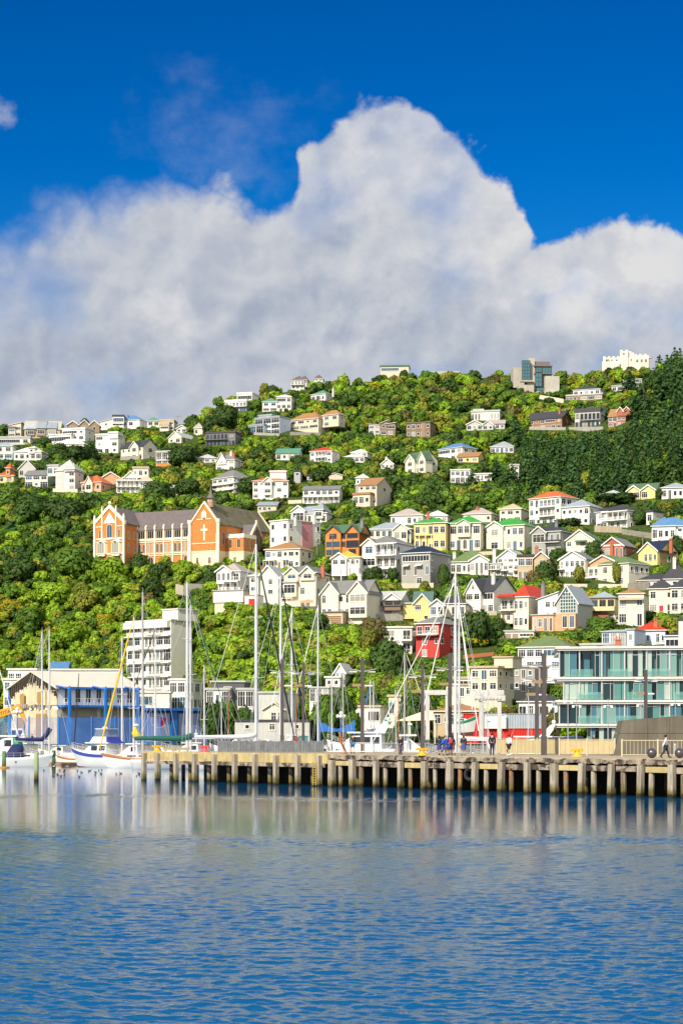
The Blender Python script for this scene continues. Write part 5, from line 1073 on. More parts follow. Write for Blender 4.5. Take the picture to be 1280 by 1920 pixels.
def containers():
    Yd = 335; s = F/Yd; base = 2.6; yb = HZ + (CH-base)*s
    def cont(px0, px1, pyt, pyb, c, label, z=None, cat='container', dp=2.5):
        L = (px1-px0)/s; h = (pyb-pyt)/s; o = PZ(px0, Yd, CH+(HZ-pyb)/s); b = MB(); n = int(L/.42)
        poly = []
        for i in range(n):
            x = L*i/n; d = L/n; poly += [(x, 0), (x+d*.25, 0), (x+d*.35, .12), (x+d*.85, .12)]
        poly += [(L, 0), (L, dp), (0, dp)]; b.prismz(poly, .08, h-.08); b.box(-.02, L+.02, -.03, dp+.02, 0, .078); b.box(-.02, L+.02, -.03, dp+.02, h-.078, h)
        ob = b.build('shipping_container', [c], None, o, R(-3)); return tag(ob, label, cat, 'stacked containers by the boat lift')
    RED = mat('container_red', (.62,.03,.02), .5, .12, .6, streak=.15); GRY = mat('container_grey', (.40,.45,.52), .5, .08, .6, streak=.12)
    cont(905, 1022, 1366, 1396, RED, 'long bright red corrugated container at the foot of the grey one')
    cont(905, 1022, 1338, 1365.6, GRY, 'long grey corrugated container stacked on the red one')
    cont(868, 898, 1338, 1396, RED, 'tall red container end with a dark bird mark left of the sign', dp=4)
    s2 = s; root = empty('sign_board', PZ(908, Yd-.6, CH+(HZ-1366)/s), R(-3), 'white sign board with a blue stripe fixed to the grey container', 'sign')
    w, h = 40/s, 26/s; MB().box(0, w, 0, .08, 0, h).build('board', [WHITE], root); bl = mat('sign_blue', (.05,.35,.60), .5)
    MB().box(.15, w-.15, -.012, -.002, h*.88, h*.96).build('stripe', [bl], root)
    b = MB(); rr = random.Random(2)
    for k, zz in enumerate((.72, .44)):
        x = w*.35
        while x < w*.92: l = rr.uniform(.12, .4); b.box(x, x+l, -.012, -.002, h*zz, h*zz+.16); x += l+.12
    b.build('lettering', [mat('faded_print', (.45,.55,.70), .6)], root); MB().ball((w*.18, -.0, h*.5), .35, 12, 8, 0, (1,.03,.5)).build('emblem', [bl], root)
    b = MB(); b.ball((0,-.06,0), .45, 10, 6, 0, (1,.05,.7)); b.ball((-.35,-.06,-.25), .3, 8, 5, 0, (1,.05,1)); b.tube([(.2,-.06,.1),(.5,-.06,.45)], .1, 6)
    cobj = [o for o in bpy.data.objects if o.get('label','').startswith('tall red container')][0]; b.build('bird_emblem', [mat('emblem_dark', (.08,.02,.02), .6)], cobj, (1.1, -.02, (1396-1350)/s))
    FAC.append((866, 1024, 1338, 1396, Yd))
containers()
def boat_lift():
    Yd = 322; s = F/Yd; W = mat('lift_white_steel', (.58,.57,.54), .5, .1, .8, streak=.2); root = empty('boat_lift', PZ(796, Yd, 2.6), R(-4), 'pale steel travelling boat lift with two tall portal frames', 'boat lift')
    z = lambda p: CH-2.6+(HZ-p)/s; X = lambda p: (p-796)/s
    for a, c, top in ((797, 841, 1303), (897, 938, 1303)):
        b = MB(); 
        for p in (a+4, c-3): b.box(X(p)-.33, X(p)+.33, -.35, .35, 0, z(top)-.003)
        b.build('leg', [W], root)
        MB().box(X(a)-.6, X(c)+.5, -.45, .45, z(top), z(top-9)).build('beam', [W], root)
    b = MB(); b.box(X(886), X(946), -.6, .6, z(1314), z(1304)); 
    for i in range(8): x = X(890+i*6.5); b.tube([(x, -.75, z(1309)), (x, -.61, z(1309))], .25, 10)
    b.build('hoist_beam', [W], root)
    for p in (801, 838, 901, 935):
        for y in (-.55, .55): MB().tube([(X(p), y-.14, .45), (X(p), y+.14, .45)], .45, 14).build('wheel', [DARKT], root)
boat_lift()
def canopy():
    Yd = 330; s = F/Yd; root = empty('canopy_tent', PZ(741, Yd, 2.6), R(-6), 'cream peaked canopy roof on posts behind the moored launches', 'canopy'); X = lambda p: (p-741)/s; z = lambda p: CH-2.6+(HZ-p)/s
    b = MB(); w, d = X(816), 6.0
    b.add([(0,0,z(1352)),(w,0,z(1350)),(w,d,z(1350)),(0,d,z(1352)),(w*.72,d*.5,z(1332)),(w*.9,d*.5,z(1332))], [(0,1,5,4),(1,2,5),(2,3,4,5),(3,0,4),(3,2,1,0)]); b.build('canopy_roof', [mat('cream_canvas', (.75,.66,.45), .8, .06)], root)
    for x in (.1, w*.33, w*.66, w-.1):
        for y in (.1, d-.1): MB().tube([(x,y,0),(x,y,z(1352)+.0)], .08, 6).build('post', [WHITE], root)
canopy()
def hoarding():
    Yd = 326; s = F/Yd; root = empty('site_hoarding', PZ(-20, Yd, 2.6), 0, 'blue mesh site fence with bright blue posts in front of the demolition', 'fence'); X = lambda p: (p+20)/s; z = lambda p: CH-2.6+(HZ-p)/s
    film = mesh_film('blue_fence_mesh', (.08,.20,.58), .34)
    xs = [-20, 20, 55, 81, 110, 127, 172, 216, 262, 300]
    for a, c in zip(xs, xs[1:]): b = MB(); b.add([(X(a)+.1,.06,0),(X(c)-.1,.06,0),(X(c)-.1,.06,z(1345)),(X(a)+.1,.06,z(1345))], [(0,1,2,3)]); b.build('mesh_panel', [film], root)
    for p in xs: MB().box(X(p)-.1, X(p)+.1, -.1, .1, 0, z(1343)).build('post', [BLUE], root)
    r2 = empty('site_hoarding', PZ(598, Yd+3, 2.6), 0, 'short run of sagging blue mesh fence with two posts behind the bronze figure', 'fence'); X = lambda p: (p-598)/s
    b = MB(); n = 8; xs = [X(598+(665-598)*i/n) for i in range(n+1)]
    for i in range(n):
        t0, t1 = [.92+.16*math.cos(math.pi*2*q/n) for q in (i, i+1)]
        b.add([(xs[i],0,z(1372)),(xs[i+1],0,z(1372)),(xs[i+1],0,z(1357)*t1),(xs[i],0,z(1357)*t0)], [(0,1,2,3)])
    b.build('mesh_panel', [mesh_film('blue_fence_mesh2', (.02,.16,.62), .8)], r2)
    for x in (X(599), X(664)): MB().box(x-.12, x+.12, -.12, .12, 0, z(1349)).build('post', [BLUE], r2)
hoarding()
def excavator():
    Yd = 332; s = F/Yd; root = empty('excavator', PZ(2, Yd, 2.6), 0, 'yellow excavator boom lettered TITAN reaching in from the left edge', 'excavator')
    YEL = mat('digger_yellow', (.68,.32,.02), .5, .12); X = lambda p: (p-2)/s; z = lambda p: CH-2.6+(HZ-p)/s
    b = MB(); b.prism([(X(-40), z(1362)), (X(-2), z(1346)), (X(34), z(1334)), (X(43), z(1336)), (X(43), z(1331)), (X(36), z(1321)), (X(0), z(1331)), (X(-40), z(1344))], 0, .9); b.build('boom', [YEL], root)
    MB().prism([(X(34), z(1336)), (X(43), z(1334)), (X(50), z(1352)), (X(46), z(1353))], .15, .75).build('stick', [YEL], root)
    b = MB(); b.box(X(-75), X(-42), -.8, 1.9, 1.0, z(1350)); b.build('cab', [YEL], root)
    for y in (-1.0, 1.5): b = MB(); b.box(X(-85), X(-38), y, y+.6, 0, .98); b.build('track', [DARKT], root)
    fc = bpy.data.curves.new('lettering', 'FONT'); fc.body = 'TITAN'; fc.size = .86; fc.extrude = .01; fc.materials.append(DARKT)
    to = bpy.data.objects.new('lettering', fc); COL.objects.link(to); tm = bpy.data.meshes.new_from_object(to.evaluated_get(bpy.context.evaluated_depsgraph_get())); bpy.data.objects.remove(to)
    o = link('lettering', tm, root, (X(1), -.02, z(1341.6))); o.rotation_euler = (R(90), R(-15), 0)
    r = empty('work_truck', PZ(18, Yd+2, 2.6), 0, 'small white truck cab behind the blue mesh fence', 'truck'); b = MB(); b.prism([(0,.4),(2.6,.4),(2.6,1.6),(2.2,2.7),(.2,2.7),(0,1.6)], 0, 1.9); b.build('body', [WHITE], r)
    MB().box(.4, 1.1, -.02, -.003, 1.6, 2.4).build('window', [PANES[0]], r); MB().box(1.5, 2.2, -.02, -.003, 1.6, 2.4).build('window', [PANES[0]], r)
    for x in (.5, 2.1): MB().tube([(x,-.1,.4),(x,.15,.4)], .4, 14).build('wheel', [DARKT], r)
excavator()
def light_pole(px, top, label, Y=240):
    s = F/Y; root = empty('light_pole', PZ(px, Y, 2.58), 0, label, 'light pole', 'slim light poles in front of the glass apartments'); z = CH-2.58+(HZ-top)/s
    MB().tube([(0,0,0),(0,0,z)], [.09,.05], 7).build('pole', [STEEL], root)
    b = MB(); b.box(-.55, .55, -.03, .03, z*.86, z*.86+.05); [b.box(x-.14, x+.14, -.22, .12, z*.86-.22, z*.86-.003) for x in (-.42, .42)]; b.build('lamp_head', [WHITE], root)
light_pole(1064, 1300, 'leftmost slim light pole before the green glass apartment block'); light_pole(1080, 1310, 'slim light pole second from the left before the green glass apartment block', 244); light_pole(1139, 1310, 'slim light pole just left of the concrete wall'); light_pole(1201, 1308, 'slim light pole behind the concrete wall beside the dark lamp post'); light_pole(1265, 1306, 'slim light pole behind the concrete wall at the right edge')
def parked_car(px, Y, z, col, label, rz):
    root = empty('parked_car', PZ(px, Y, z), rz, label, 'car', 'cars parked in front of the glass apartments'); m = mat('car_paint_%s' % label.split()[0], col, .3, .03)
    b = MB(); b.prism([(-2.1,.3),(2.1,.3),(2.15,.75),(1.2,.92),(-1.9,.95),(-2.15,.7)], -.85, .85); b.build('body', [m], root)
    b = MB(); b.prism([(-1.75,.93),(1.1,.91),(.35,1.45),(-1.2,1.48)], -.72, .72); b.build('cabin', [PANES[0]], root); b = MB(); b.prism([(-1.22,1.44),(.38,1.42),(.3,1.5),(-1.15,1.53)], -.74, .74); b.build('roof', [m], root)
    for x in (-1.3, 1.3):
        for y in (-.8, .8): w = MB().tube([(x,y-.1,.32),(x,y+.1,.32)], .32, 12).build('wheel', [DARKT], root)
    for y in (-.6, .6): MB().box(2.1, 2.16, y-.2, y+.2, .58, .72).build('headlight', [WHITE], root)
parked_car(1047, 262, 2.6, (.55,.57,.6), 'silver car at the left of the row by the glass block', R(-160)); parked_car(1066, 258, 2.6, (.03,.12,.42), 'blue car second in the row by the glass block', R(-165))
parked_car(1086, 262, 2.6, (.02,.07,.28), 'dark navy car at the right of the row by the glass block', R(-20)); parked_car(1022, 264, 2.6, (.7,.7,.7), 'white car behind the dark twin lamp posts', R(-170))
# small land shelf the cars and the glass block stand on
MB().prismz([(24.5, 240), (90, 225), (130, 312), (24.5, 312)], -2, 2.58).build('quay_road', [mat('quay_asphalt', (.10,.10,.10), .9, .15, .6)]); tag(bpy.data.objects['quay_road'], kind='structure')
# ---------------------------------------------------------------- wharf
DZ = 2.8
def DY(py): return (CH-DZ)*F/(py-HZ)
A = Vector((-19.3, 194.9, 0)); UX = Vector((43.25, -53.0, 0)).normalized(); WANG = math.atan2(UX.y, UX.x)
def tx(px):                       # distance along the wharf edge seen at photo column px
    k = (px-640)/F; return (k*A.y - A.x)/(UX.x - k*UX.y)
def tide_timber(name, col, dark, rust=0.0):
    if name in _mats: return _mats[name]
    m = bpy.data.materials.new(name); m.use_nodes = True; t = NT(m.node_tree); b = t.n['Principled BSDF']; tc = t.node('ShaderNodeTexCoord')
    mp = t.node('ShaderNodeMapping'); mp.inputs['Scale'].default_value = (3.0, 3.0, .35); t.l.new(tc.outputs['Object'], mp.inputs[0])
    g = t.noise(mp.outputs[0], 1.6, 6, .65); n = t.noise(tc.outputs['Object'], 1.4, 5, .6)
    sp = t.node('ShaderNodeSeparateXYZ'); t.l.new(tc.outputs['Object'], sp.inputs[0])
    c = t.mix(t.rng(g, .30, .70, 0, 1), (*dark, 1), (*col, 1))
    if rust: c = t.mix(t.m('MULTIPLY', t.rng(n, .50, .62, 0, 1), rust), c, (.45, .14, .02, 1))
    z = t.m('ADD', sp.outputs[2], t.m('MULTIPLY', t.m('SUBTRACT', n, .5), 1.0))
    c = t.mix(t.rng(z, .95, .45, 0, .9), c, (.13, .11, .02, 1)); c = t.mix(t.rng(z, .38, .15, 0, .95), c, (.02, .018, .012, 1))
    t.l.new(c, b.inputs['Base Color']); b.inputs['Roughness'].default_value = .85; b.inputs['Specular IOR Level'].default_value = .2
    bp = t.node('ShaderNodeBump'); bp.inputs['Strength'].default_value = .7; bp.inputs['Distance'].default_value = .06; t.l.new(g, bp.inputs['Height']); t.l.new(bp.outputs[0], b.inputs['Normal'])
    _mats[name] = m; return m
PILE = tide_timber('weathered_pile', (.50,.44,.35), (.17,.14,.10)); PILE2 = tide_timber('stained_pile', (.34,.26,.18), (.09,.07,.05), .8)
def wharf():
    root = empty('wharf', A, WANG, 'long timber wharf on rows of weathered piles with a concrete edge at its left end', 'wharf')
    conc = mat('wharf_concrete', (.54,.43,.20), .9, .25, .7, bump=.5, streak=.30, stain=(.20,.17,.09,.8,.60)); deck = mat('wharf_deck', (.40,.34,.24), .9, .18, .5, bump=.3, streak=.15)
    beam = mat('weathered_beam', (.40,.33,.25), .85, .4, 1.3, bump=.6, streak=.4, stain=(.035,.022,.016,.8,.47)); dk = mat('dark_timber', (.06,.05,.04), .9, .3, 2)
    x6, xe = tx(614), tx(1500)
    MB().box(-.2, x6, .25, 16, DZ-.35, DZ).build('deck', [deck], root); MB().box(x6+.003, xe, .30, 16, DZ-.35, DZ-.004).build('deck', [deck], root)
    MB().box(-.25, x6, -.02, .247, DZ-.82, DZ+.03).build('edge_beam', [conc], root)
    rr = random.Random(3)
    pxs_l = [274, 299, 334, 369, 406, 444, 482, 521, 562, 602]; pxs_r = [627, 665, 710, 756, 801, 848, 896, 945, 993, 1044, 1096, 1151, 1206, 1264, 1324, 1386, 1450]
    xs = [tx(p) for p in pxs_l]
    for a, c in zip([-.3] + xs, xs + [x6]):
        MB().box(a+.24, c-.24, -.16, -.03, DZ-1.16, DZ-.84).build('waler', [beam], root)
    for i, x in enumerate(xs):
        w = .19; MB().prismz([(x-w-.02, -.42), (x+w, -.42), (x+w, -.03), (x-w, -.03)], -1.5, DZ-.10-rr.uniform(0,.08)).build('pile', [PILE], root)
        MB().tube([(x+.62, 1.0, -1.5), (x+.58, 1.0, DZ-1.0)], .20, 9).build('pile', [PILE2 if i % 3 else PILE], root)
        MB().tube([(x+.9, 3.8, -1.5), (x+.9, 3.8, DZ-.5)], .2, 8).build('pile', [PILE2], root)
        if i % 2 == 0: MB().box(x-.12, x+.12, .3, 7, DZ-.72, DZ-.355).build('crosshead', [dk], root)
    xs = [tx(p) for p in pxs_r]
    for i, (a, c) in enumerate(zip(xs, xs[1:] + [xe])):
        z0 = rr.uniform(-.05, .05); j = rr.uniform(-.05, .04)
        b = MB(); n = 7
        top = [(a+(c-a)*k/n, DZ-.05+rr.uniform(-.16, .03) + z0*.3) for k in range(n+1)]; bot = [(a+(c-a)*k/n, DZ-.45+rr.uniform(-.08, .10)) for k in range(n+1)]
        b.prism(bot + top[::-1], -.10+j*.3, .296); b.build('edge_beam', [beam], root)
        MB().box(a+.26, c-.26, -.12, .06, DZ-1.0+z0, DZ-.58+z0*.5).build('waler', [beam if i % 3 else conc], root)
    for i, x in enumerate(xs):
        w = rr.uniform(.17, .30); le = rr.uniform(-.26, .14); t = DZ-.40-rr.uniform(0, .1)
        b = MB(); b.add([(x-w+le,-.52,-1.5),(x+w+le,-.52,-1.5),(x+w+le,-.14,-1.5),(x-w+le,-.14,-1.5),(x-w,-.5,t),(x+w,-.5,t),(x+w,-.14,t),(x-w,-.14,t)],
            [(0,3,2,1),(4,5,6,7),(0,1,5,4),(1,2,6,5),(2,3,7,6),(3,0,4,7)]); b.build('pile', [PILE], root)
        x2 = x + rr.uniform(.62, .8); MB().tube([(x2+rr.uniform(-.1,.1), .15, -1.5), (x2, .15, DZ-.62)], rr.uniform(.17,.22), 9).build('pile', [PILE2 if i % 2 else PILE], root)
        x3 = x + rr.uniform(1.1, 1.5); MB().tube([(x3, 1.5, -1.5), (x3, 1.5, DZ-.4)], rr.uniform(.2,.3), 9).build('pile', [PILE2], root)
        MB().tube([(x3+.2, 4.2, -1.5), (x3+.2, 4.2, DZ-.4)], .22, 8).build('pile', [PILE2], root)
        if i % 2 == 0: MB().box(x-.14, x+.14, .35, 8, DZ-.75, DZ-.36).build('crosshead', [dk], root)
    MB().box(-.1, xe, 7.2, 7.5, -1, DZ-.36).build('back_sheeting', [dk], root)
    lx = tx(598); LY = mat('ladder_yellow', (.50,.36,.08), .7, .2); b = MB()
    for d in (-.2, .2): b.box(lx+d-.035, lx+d+.035, -.55, -.48, .1, DZ-.7)
    for k in range(8): b.box(lx-.164, lx+.164, -.53, -.49, .3+k*.22, .34+k*.22)
    o = b.build('ladder', [LY], None, A + Vector((0,0,0)), WANG); tag(o, 'yellow steel ladder hanging on the concrete end of the wharf', 'ladder')
    b = MB(); n = 20; cx = tx(878)
    for i in range(n):
        for k in range(8):
            a, p = 2*math.pi*i/n, 2*math.pi*k/8; r = .42+.15*math.cos(p); b.v.append((cx+r*math.cos(a)*.55, .1+.15*math.sin(p)+r*math.cos(a)*.5, 1.35+r*math.sin(a)))
    for i in range(n):
        for k in range(8): b.f.append((i*8+k, ((i+1)%n)*8+k, ((i+1)%n)*8+(k+1)%8, i*8+(k+1)%8)); b.m.append(0)
    o = smooth(b.build('tyre', [mat('tyre_rubber', (.02,.02,.02), .8, .2)], None, A, WANG)); tag(o, 'black tyre fender hanging between two piles of the wharf', 'tyre')
wharf()
def deckp(px, py): Y = DY(py); return PZ(px, Y, DZ)
TB = mat('deck_timber_baulk', (.36,.30,.19), .9, .25, 2)
for a, c, y, lab in ((331, 356, 1408, 'short pale timber baulk on the concrete end of the wharf'), (464, 509, 1409, 'long grey timber baulk lying in front of the grey plank fence'), (306, 330, 1408.5, 'thin dark timber baulk beside the yellow mooring bollard')):
    s = F/DY(y); L = (c-a)/s; b = MB(); b.box(0, L, -.2, .2, .08, .36); b.box(.15, .35, -.25, .25, 0, .077); b.box(L-.35, L-.15, -.25, .25, 0, .077); tag(b.build('timber_baulk', [TB], None, deckp(a, y)), lab, 'timber baulk')
def bollard(px, py, col, label):
    m = mat('bollard_%s' % label.split()[0], col, .5, .12, 3); b = MB(); b.lathe([(.48,0),(.46,.06),(.27,.16),(.2,.34),(.22,.5)], 14, (0,0,0)); b.box(-.42, .42, -.17, .17, .44, .62); b.ball((-.42,0,.53), .12, 8, 5); b.ball((.42,0,.53), .12, 8, 5)
    tag(b.build('mooring_bollard', [m], None, deckp(px, py), .3), label, 'bollard', 'mooring bollards along the wharf edge')
bollard(295, 1409.5, (.72,.36,.02), 'yellow mooring bollard at the left end of the wharf'); bollard(384, 1410, (.68,.08,.12), 'pink red mooring bollard left of the grey plank fence')
bollard(791, 1416.5, (.70,.38,.02), 'orange-yellow mooring bollard at the foot of a dark lamp post'); bollard(1081, 1418.5, (.74,.42,.02), 'golden mooring bollard in front of the beige fence')
for px, lab in ((1221, 'dark steel sphere left of the walker in the white jacket'), (1273, 'dark steel sphere at the right edge of the wharf')):
    o = smooth(MB().ball((0,0,.37), .37, 20, 14).build('sphere_bollard', [mat('sphere_steel', (.12,.105,.12), .3, .1, 2, metal=.6)], None, deckp(px, 1421.5))); tag(o, lab, 'sphere bollard', 'steel spheres on the wharf')
    MB().tube([(-.375,0,.37),(.375,0,.37)], .02, 8).build('seam', [DARKT], o)
tag(MB().lathe([(.14,0),(.14,.9),(.10,.98)], 12).build('bollard_post', [STEEL], None, deckp(1264.5, 1417)), 'short silver post between the walker and the right steel sphere', 'post')
# fences, concrete wall
def fence(px0, py0, px1, py1, h, kind, label, m, mp, grp=None):
    a, c = deckp(px0, py0), deckp(px1, py1); d = c-a; L = d.length; root = empty('fence', a, math.atan2(d.y, d.x), label, 'fence', grp); n = max(2, int(L/2.2)); rr = random.Random(px0)
    for i in range(n+1): x = L*i/n; MB().box(x-.05, x+.05, -.05, .05, 0, h+.08).build('post', [mp], root)
    for i in range(n):
        x0, x1 = L*i/n+.055, L*(i+1)/n-.055; b = MB()
        if kind == 'plank':
            x = x0
            while x < x1: w = min(rr.uniform(.12,.2), x1-x); b.box(x, x+w-.02, -.03+rr.uniform(-.01,.01), .03, .06, h-rr.uniform(0,.12)); x += w
        elif kind == 'panel': b.box(x0, x1, .0, .03, .1, h-.1); [b.box(x0+(x1-x0)*k/5-.02, x0+(x1-x0)*k/5+.02, -.03, -.001, .1, h-.1) for k in range(1, 5)]
        else: b.box(x0, x1, -.02, .02, h-.05, h)
        if kind in ('panel', 'bar'):
            b.box(x0, x1, -.028, .028, h-.06 if kind == 'panel' else .12, h if kind == 'panel' else .17)
            if kind == 'bar':
                k = x0
                while k < x1: b.box(k-.012, k+.012, -.012, .012, .172, h-.052); k += .30
        b.build('panel', [m], root)
    return root
fence(409, 1410.5, 606, 1411.5, 1.15, 'plank', 'dark grey plank fence of uneven boards on the left wharf', mat('slate_planks', (.17,.18,.20), .85, .3, 2, streak=.3), mat('slate_post', (.2,.2,.2)))
BEIGE = mat('beige_panel', (.46,.38,.22), .7, .1, 1, streak=.12); BPOST = mat('beige_post', (.52,.45,.32), .6, .06)
fence(931, 1414, 1046, 1415.5, 1.35, 'panel', 'beige panel fence running along the back of the wharf behind the jogger', BEIGE, BPOST)
fence(1048, 1416, 1152, 1416.5, 1.35, 'panel', 'beige panel fence between the twin lamp posts and the concrete wall', BEIGE, BPOST)
fence(700, 1412.5, 929, 1413.9, .95, 'bar', 'low grey railing in front of the moored launches', STEEL, STEEL)
fence(1165, 1418.5, 1300, 1419, 1.3, 'bar', 'thin beige railing in front of the dark concrete wall', BPOST, BPOST)
fence(614, 1411.5, 700, 1412.3, .95, 'bar', 'pale railing behind the bronze figure', WHITE, STEEL)
def cwall():
    m = mat('dark_board_concrete', (.15,.135,.105), .9, .22, .5, bump=.4, streak=.3); Y = 163; s = F/Y; o = PZ(1149, Y, DZ); root = empty('concrete_wall', o, R(-3), 'dark angled concrete wall at the right end of the wharf', 'wall'); root['kind'] = 'thing'; X = lambda p: (p-1149)/s; z = lambda p: CH-DZ+(HZ-p)/s
    sp = [(1149, 1213), (1215, 1254), (1256, 1340)]; L0 = lambda p, top: X(1149 + (1167-1149)*(1417-top)/(1417-1351))
    ztop = lambda p: z(1351 + (1341-1351)*(p-1167)/(1285-1167)); zm = z(1375)
    def pan(poly): MB().prism([(x, zz) for x, zz in poly], 0, 5).build('panel', [m], root)
    xm = X(1149 + 18*(1417-1375)/66); g = .015
    pan([(X(1149), -.1), (X(1213)-g, -.1), (X(1213)-g, zm-g), (xm, zm-g)]); pan([(xm+.02, zm+g), (X(1213)-g, zm+g), (X(1213)-g, ztop(1213)), (X(1167), ztop(1167))])
    for a, c in ((1213, 1254), (1254, 1330)): pan([(X(a)+g, -.1), (X(c)-g, -.1), (X(c)-g, zm-g), (X(a)+g, zm-g)]); pan([(X(a)+g, zm+g), (X(c)-g, zm+g), (X(c)-g, ztop(c)), (X(a)+g, ztop(a))])
    MB().prism([(X(1155), 0), (X(1329), 0), (X(1329), ztop(1329)-.1), (X(1172), ztop(1172)-.1)], .1, 4.9).build('core', [DARKT], root)
cwall()
# lamp posts
LPC = mat('post_brown_steel', (.085,.07,.07), .5, .12, 2)
def lamp(px, py, top, wing, label, w=.185, Y=None, side=1):
    Y = Y or DY(py); s = F/Y; root = empty('lamp_post', PZ(px, Y, DZ), R(8), label, 'lamp post', 'dark square lamp posts on the wharf'); z = lambda p: CH-DZ+(HZ-p)/s
    b = MB(); b.box(-w, w, -w, w, 0, 1.6); b.box(-w*.82, w*.82, -w*.82, w*.82, 1.603, z(top)); b.build('pole', [LPC], root); zw = z(wing)
    for sg in (-1, 1):
        b = MB(); q = [(sg*w*.8, zw), (sg*1.3, zw+.26), (sg*1.3, zw+.33), (sg*w*.8, zw+.12)]; b.prism(q if sg > 0 else q[::-1], -.22, .22); o = b.build('lamp_arm', [STEEL], root)
        MB().box(min(sg*.5, sg*1.2), max(sg*.5, sg*1.2), -.15, .15, zw+.02 if False else zw-.02, zw+.05).build('lamp_head', [WHITE], o)
    MB().box(-.95, -w*.8-.003, -.14, .14, zw-1.35, zw-1.1).build('lamp_box', [mat('bronze_box', (.32,.22,.10), .5)], root); MB().box(w*.8+.003, .9, -.1, .1, zw-1.32, zw-1.2).build('lamp_box', [WHITE], root)
lamp(529, 1408.5, 1236, 1262, 'brown square lamp post standing before the grey plank fence'); lamp(568.5, 1406, 1242, 1264, 'dark lamp post in front of the teal box left of the bronze figure', .16, 214)
lamp(679, 1411.5, 1232, 1260, 'tall brown lamp post right of the man in the brown vest'); lamp(791.5, 1413.5, 1246, 1270, 'slim dark lamp post rising behind the orange-yellow mooring bollard', .16)
lamp(843, 1412.5, 1225, 1257, 'dark lamp post close to the thick white double mast'); lamp(1019, 1416, 1225, 1251, 'tallest dark lamp post of the pair by the beige fence', .21); lamp(1005.5, 1413, 1254, 1276, 'shorter dark lamp post of the pair by the beige fence', .18); lamp(1209.5, 1407, 1256, 1278, 'dark lamp post rising behind the concrete wall', .19, 206)
def globe(px, py, label, Y, colm):
    s = F/Y; root = empty('globe_lamp', PZ(px, Y, 2.6), 0, label, 'street lamp', 'globe street lamps'); z = CH-2.6+(HZ-py)/s; b = MB(); b.tube([(0,0,0),(0,0,z)], .09, 8); [b.tube([(0,0,z-.4),(dx,dy,z-.15)], .04, 6) for dx, dy in ((-.5,0),(.5,0),(0,-.5))]; b.build('pole', [colm], root)
    for c in ((-.5,0,z),(.5,0,z),(0,-.5,z-.02),(0,0,z+.5)): smooth(MB().ball(c, .3, 12, 8).build('globe', [mat('opal_globe', (.8,.79,.75), .3, .02)], root))
globe(639, 1343, 'four-globed white street lamp on a blue pole behind the bronze figure', 318, BLUE); globe(33, 1335, 'three-globed white street lamp behind the blue mesh fence at the left', 328, BLUE)
o = MB().box(-.5, .5, -.4, .4, 0, 2.0).box(-.56, .56, -.46, .46, 2.003, 2.1).box(-.02,.02,-.43,-.401,.2,1.8).build('utility_box', [mat('teal_box', (.06,.26,.26), .5, .12)], None, PZ(569, 222, DZ-.6)); tag(o, 'teal utility box behind the dark lamp post', 'utility box')
# mooring piles in the water
GP = tide_timber('green_pile', (.16,.27,.15), (.04,.14,.07)); GP2 = tide_timber('pale_green_pile', (.42,.44,.26), (.20,.30,.14))
for px, top, wl, m, lab in ((8, 1408, 1440, GP, 'green mooring pile with an orange collar at the left edge'), (68.5, 1411, 1465, GP2, 'pale green mooring pile standing alone in the open water'), (79, 1408, 1434, GP, 'dark green mooring pile just right of the pale one'), (101, 1407, 1437, GP, 'dark green mooring pile at the stern of the navy covered yacht'),
    (175.5, 1412, 1438, GP, 'green mooring pile at the bow of the flybridge launch'), (198.5, 1416, 1438, GP, 'leaning green mooring pile by the purple round emblem'), (297, 1430, 1457, GP2, 'green mooring pile seen under the left end of the wharf')):
    Y = CH*F/(wl-HZ); s = F/Y; r = .27 if px != 68.5 else .22; b = MB(); b.tube([(0,0,-1.5),(.02,0,CH+(HZ-top)/s-.08),(.02,0,CH+(HZ-top)/s)], [r*1.05, r, r*.8], 12)
    o = smooth(b.build('mooring_pile', [m], None, PZ(px, Y, 0))); tag(o, lab, 'mooring pile', 'mooring piles in the marina')
    if px == 8: MB().lathe([(.3,0),(.75,.02),(.75,.16),(.3,.2)], 14).build('collar', [mat('collar_orange', (.55,.26,.04), .6)], o)
# ---------------------------------------------------------------- boats
HULLW = mat('hull_white', (.76,.76,.74), .3, .05, .6); DECKW = mat('boat_deck_white', (.72,.71,.67), .5, .06); BOOT = mat('antifoul', (.16,.05,.03), .8, .2); NAVY = mat('navy_canvas', (.012,.018,.09), .75, .15, 2); GREENC = mat('green_canvas', (.01,.10,.075), .75, .15, 2)
ALU = mat('mast_alloy', (.66,.66,.67), .35, .05, 1, metal=.25); ALUD = mat('mast_grey', (.42,.40,.39), .4, .08); WIRE = mat('rigging_wire', (.45,.45,.46), .4, 0); YELC = mat('yellow_sailcloth', (.72,.50,.02), .75, .12, 2); BLKC = mat('black_sailcloth', (.02,.02,.025), .7, .1); WHC = mat('white_sailcloth', (.72,.71,.68), .75, .08, 2)
TINT = glassm('tinted_glass', (.02,.025,.035), .05); CLEARV = mesh_film('clear_vinyl', (.30,.34,.42), .45); NAVYH = mat('navy_hull', (.02,.03,.11), .3, .06); BROWNT = mat('varnished_timber', (.30,.12,.04), .4, .15, 2)
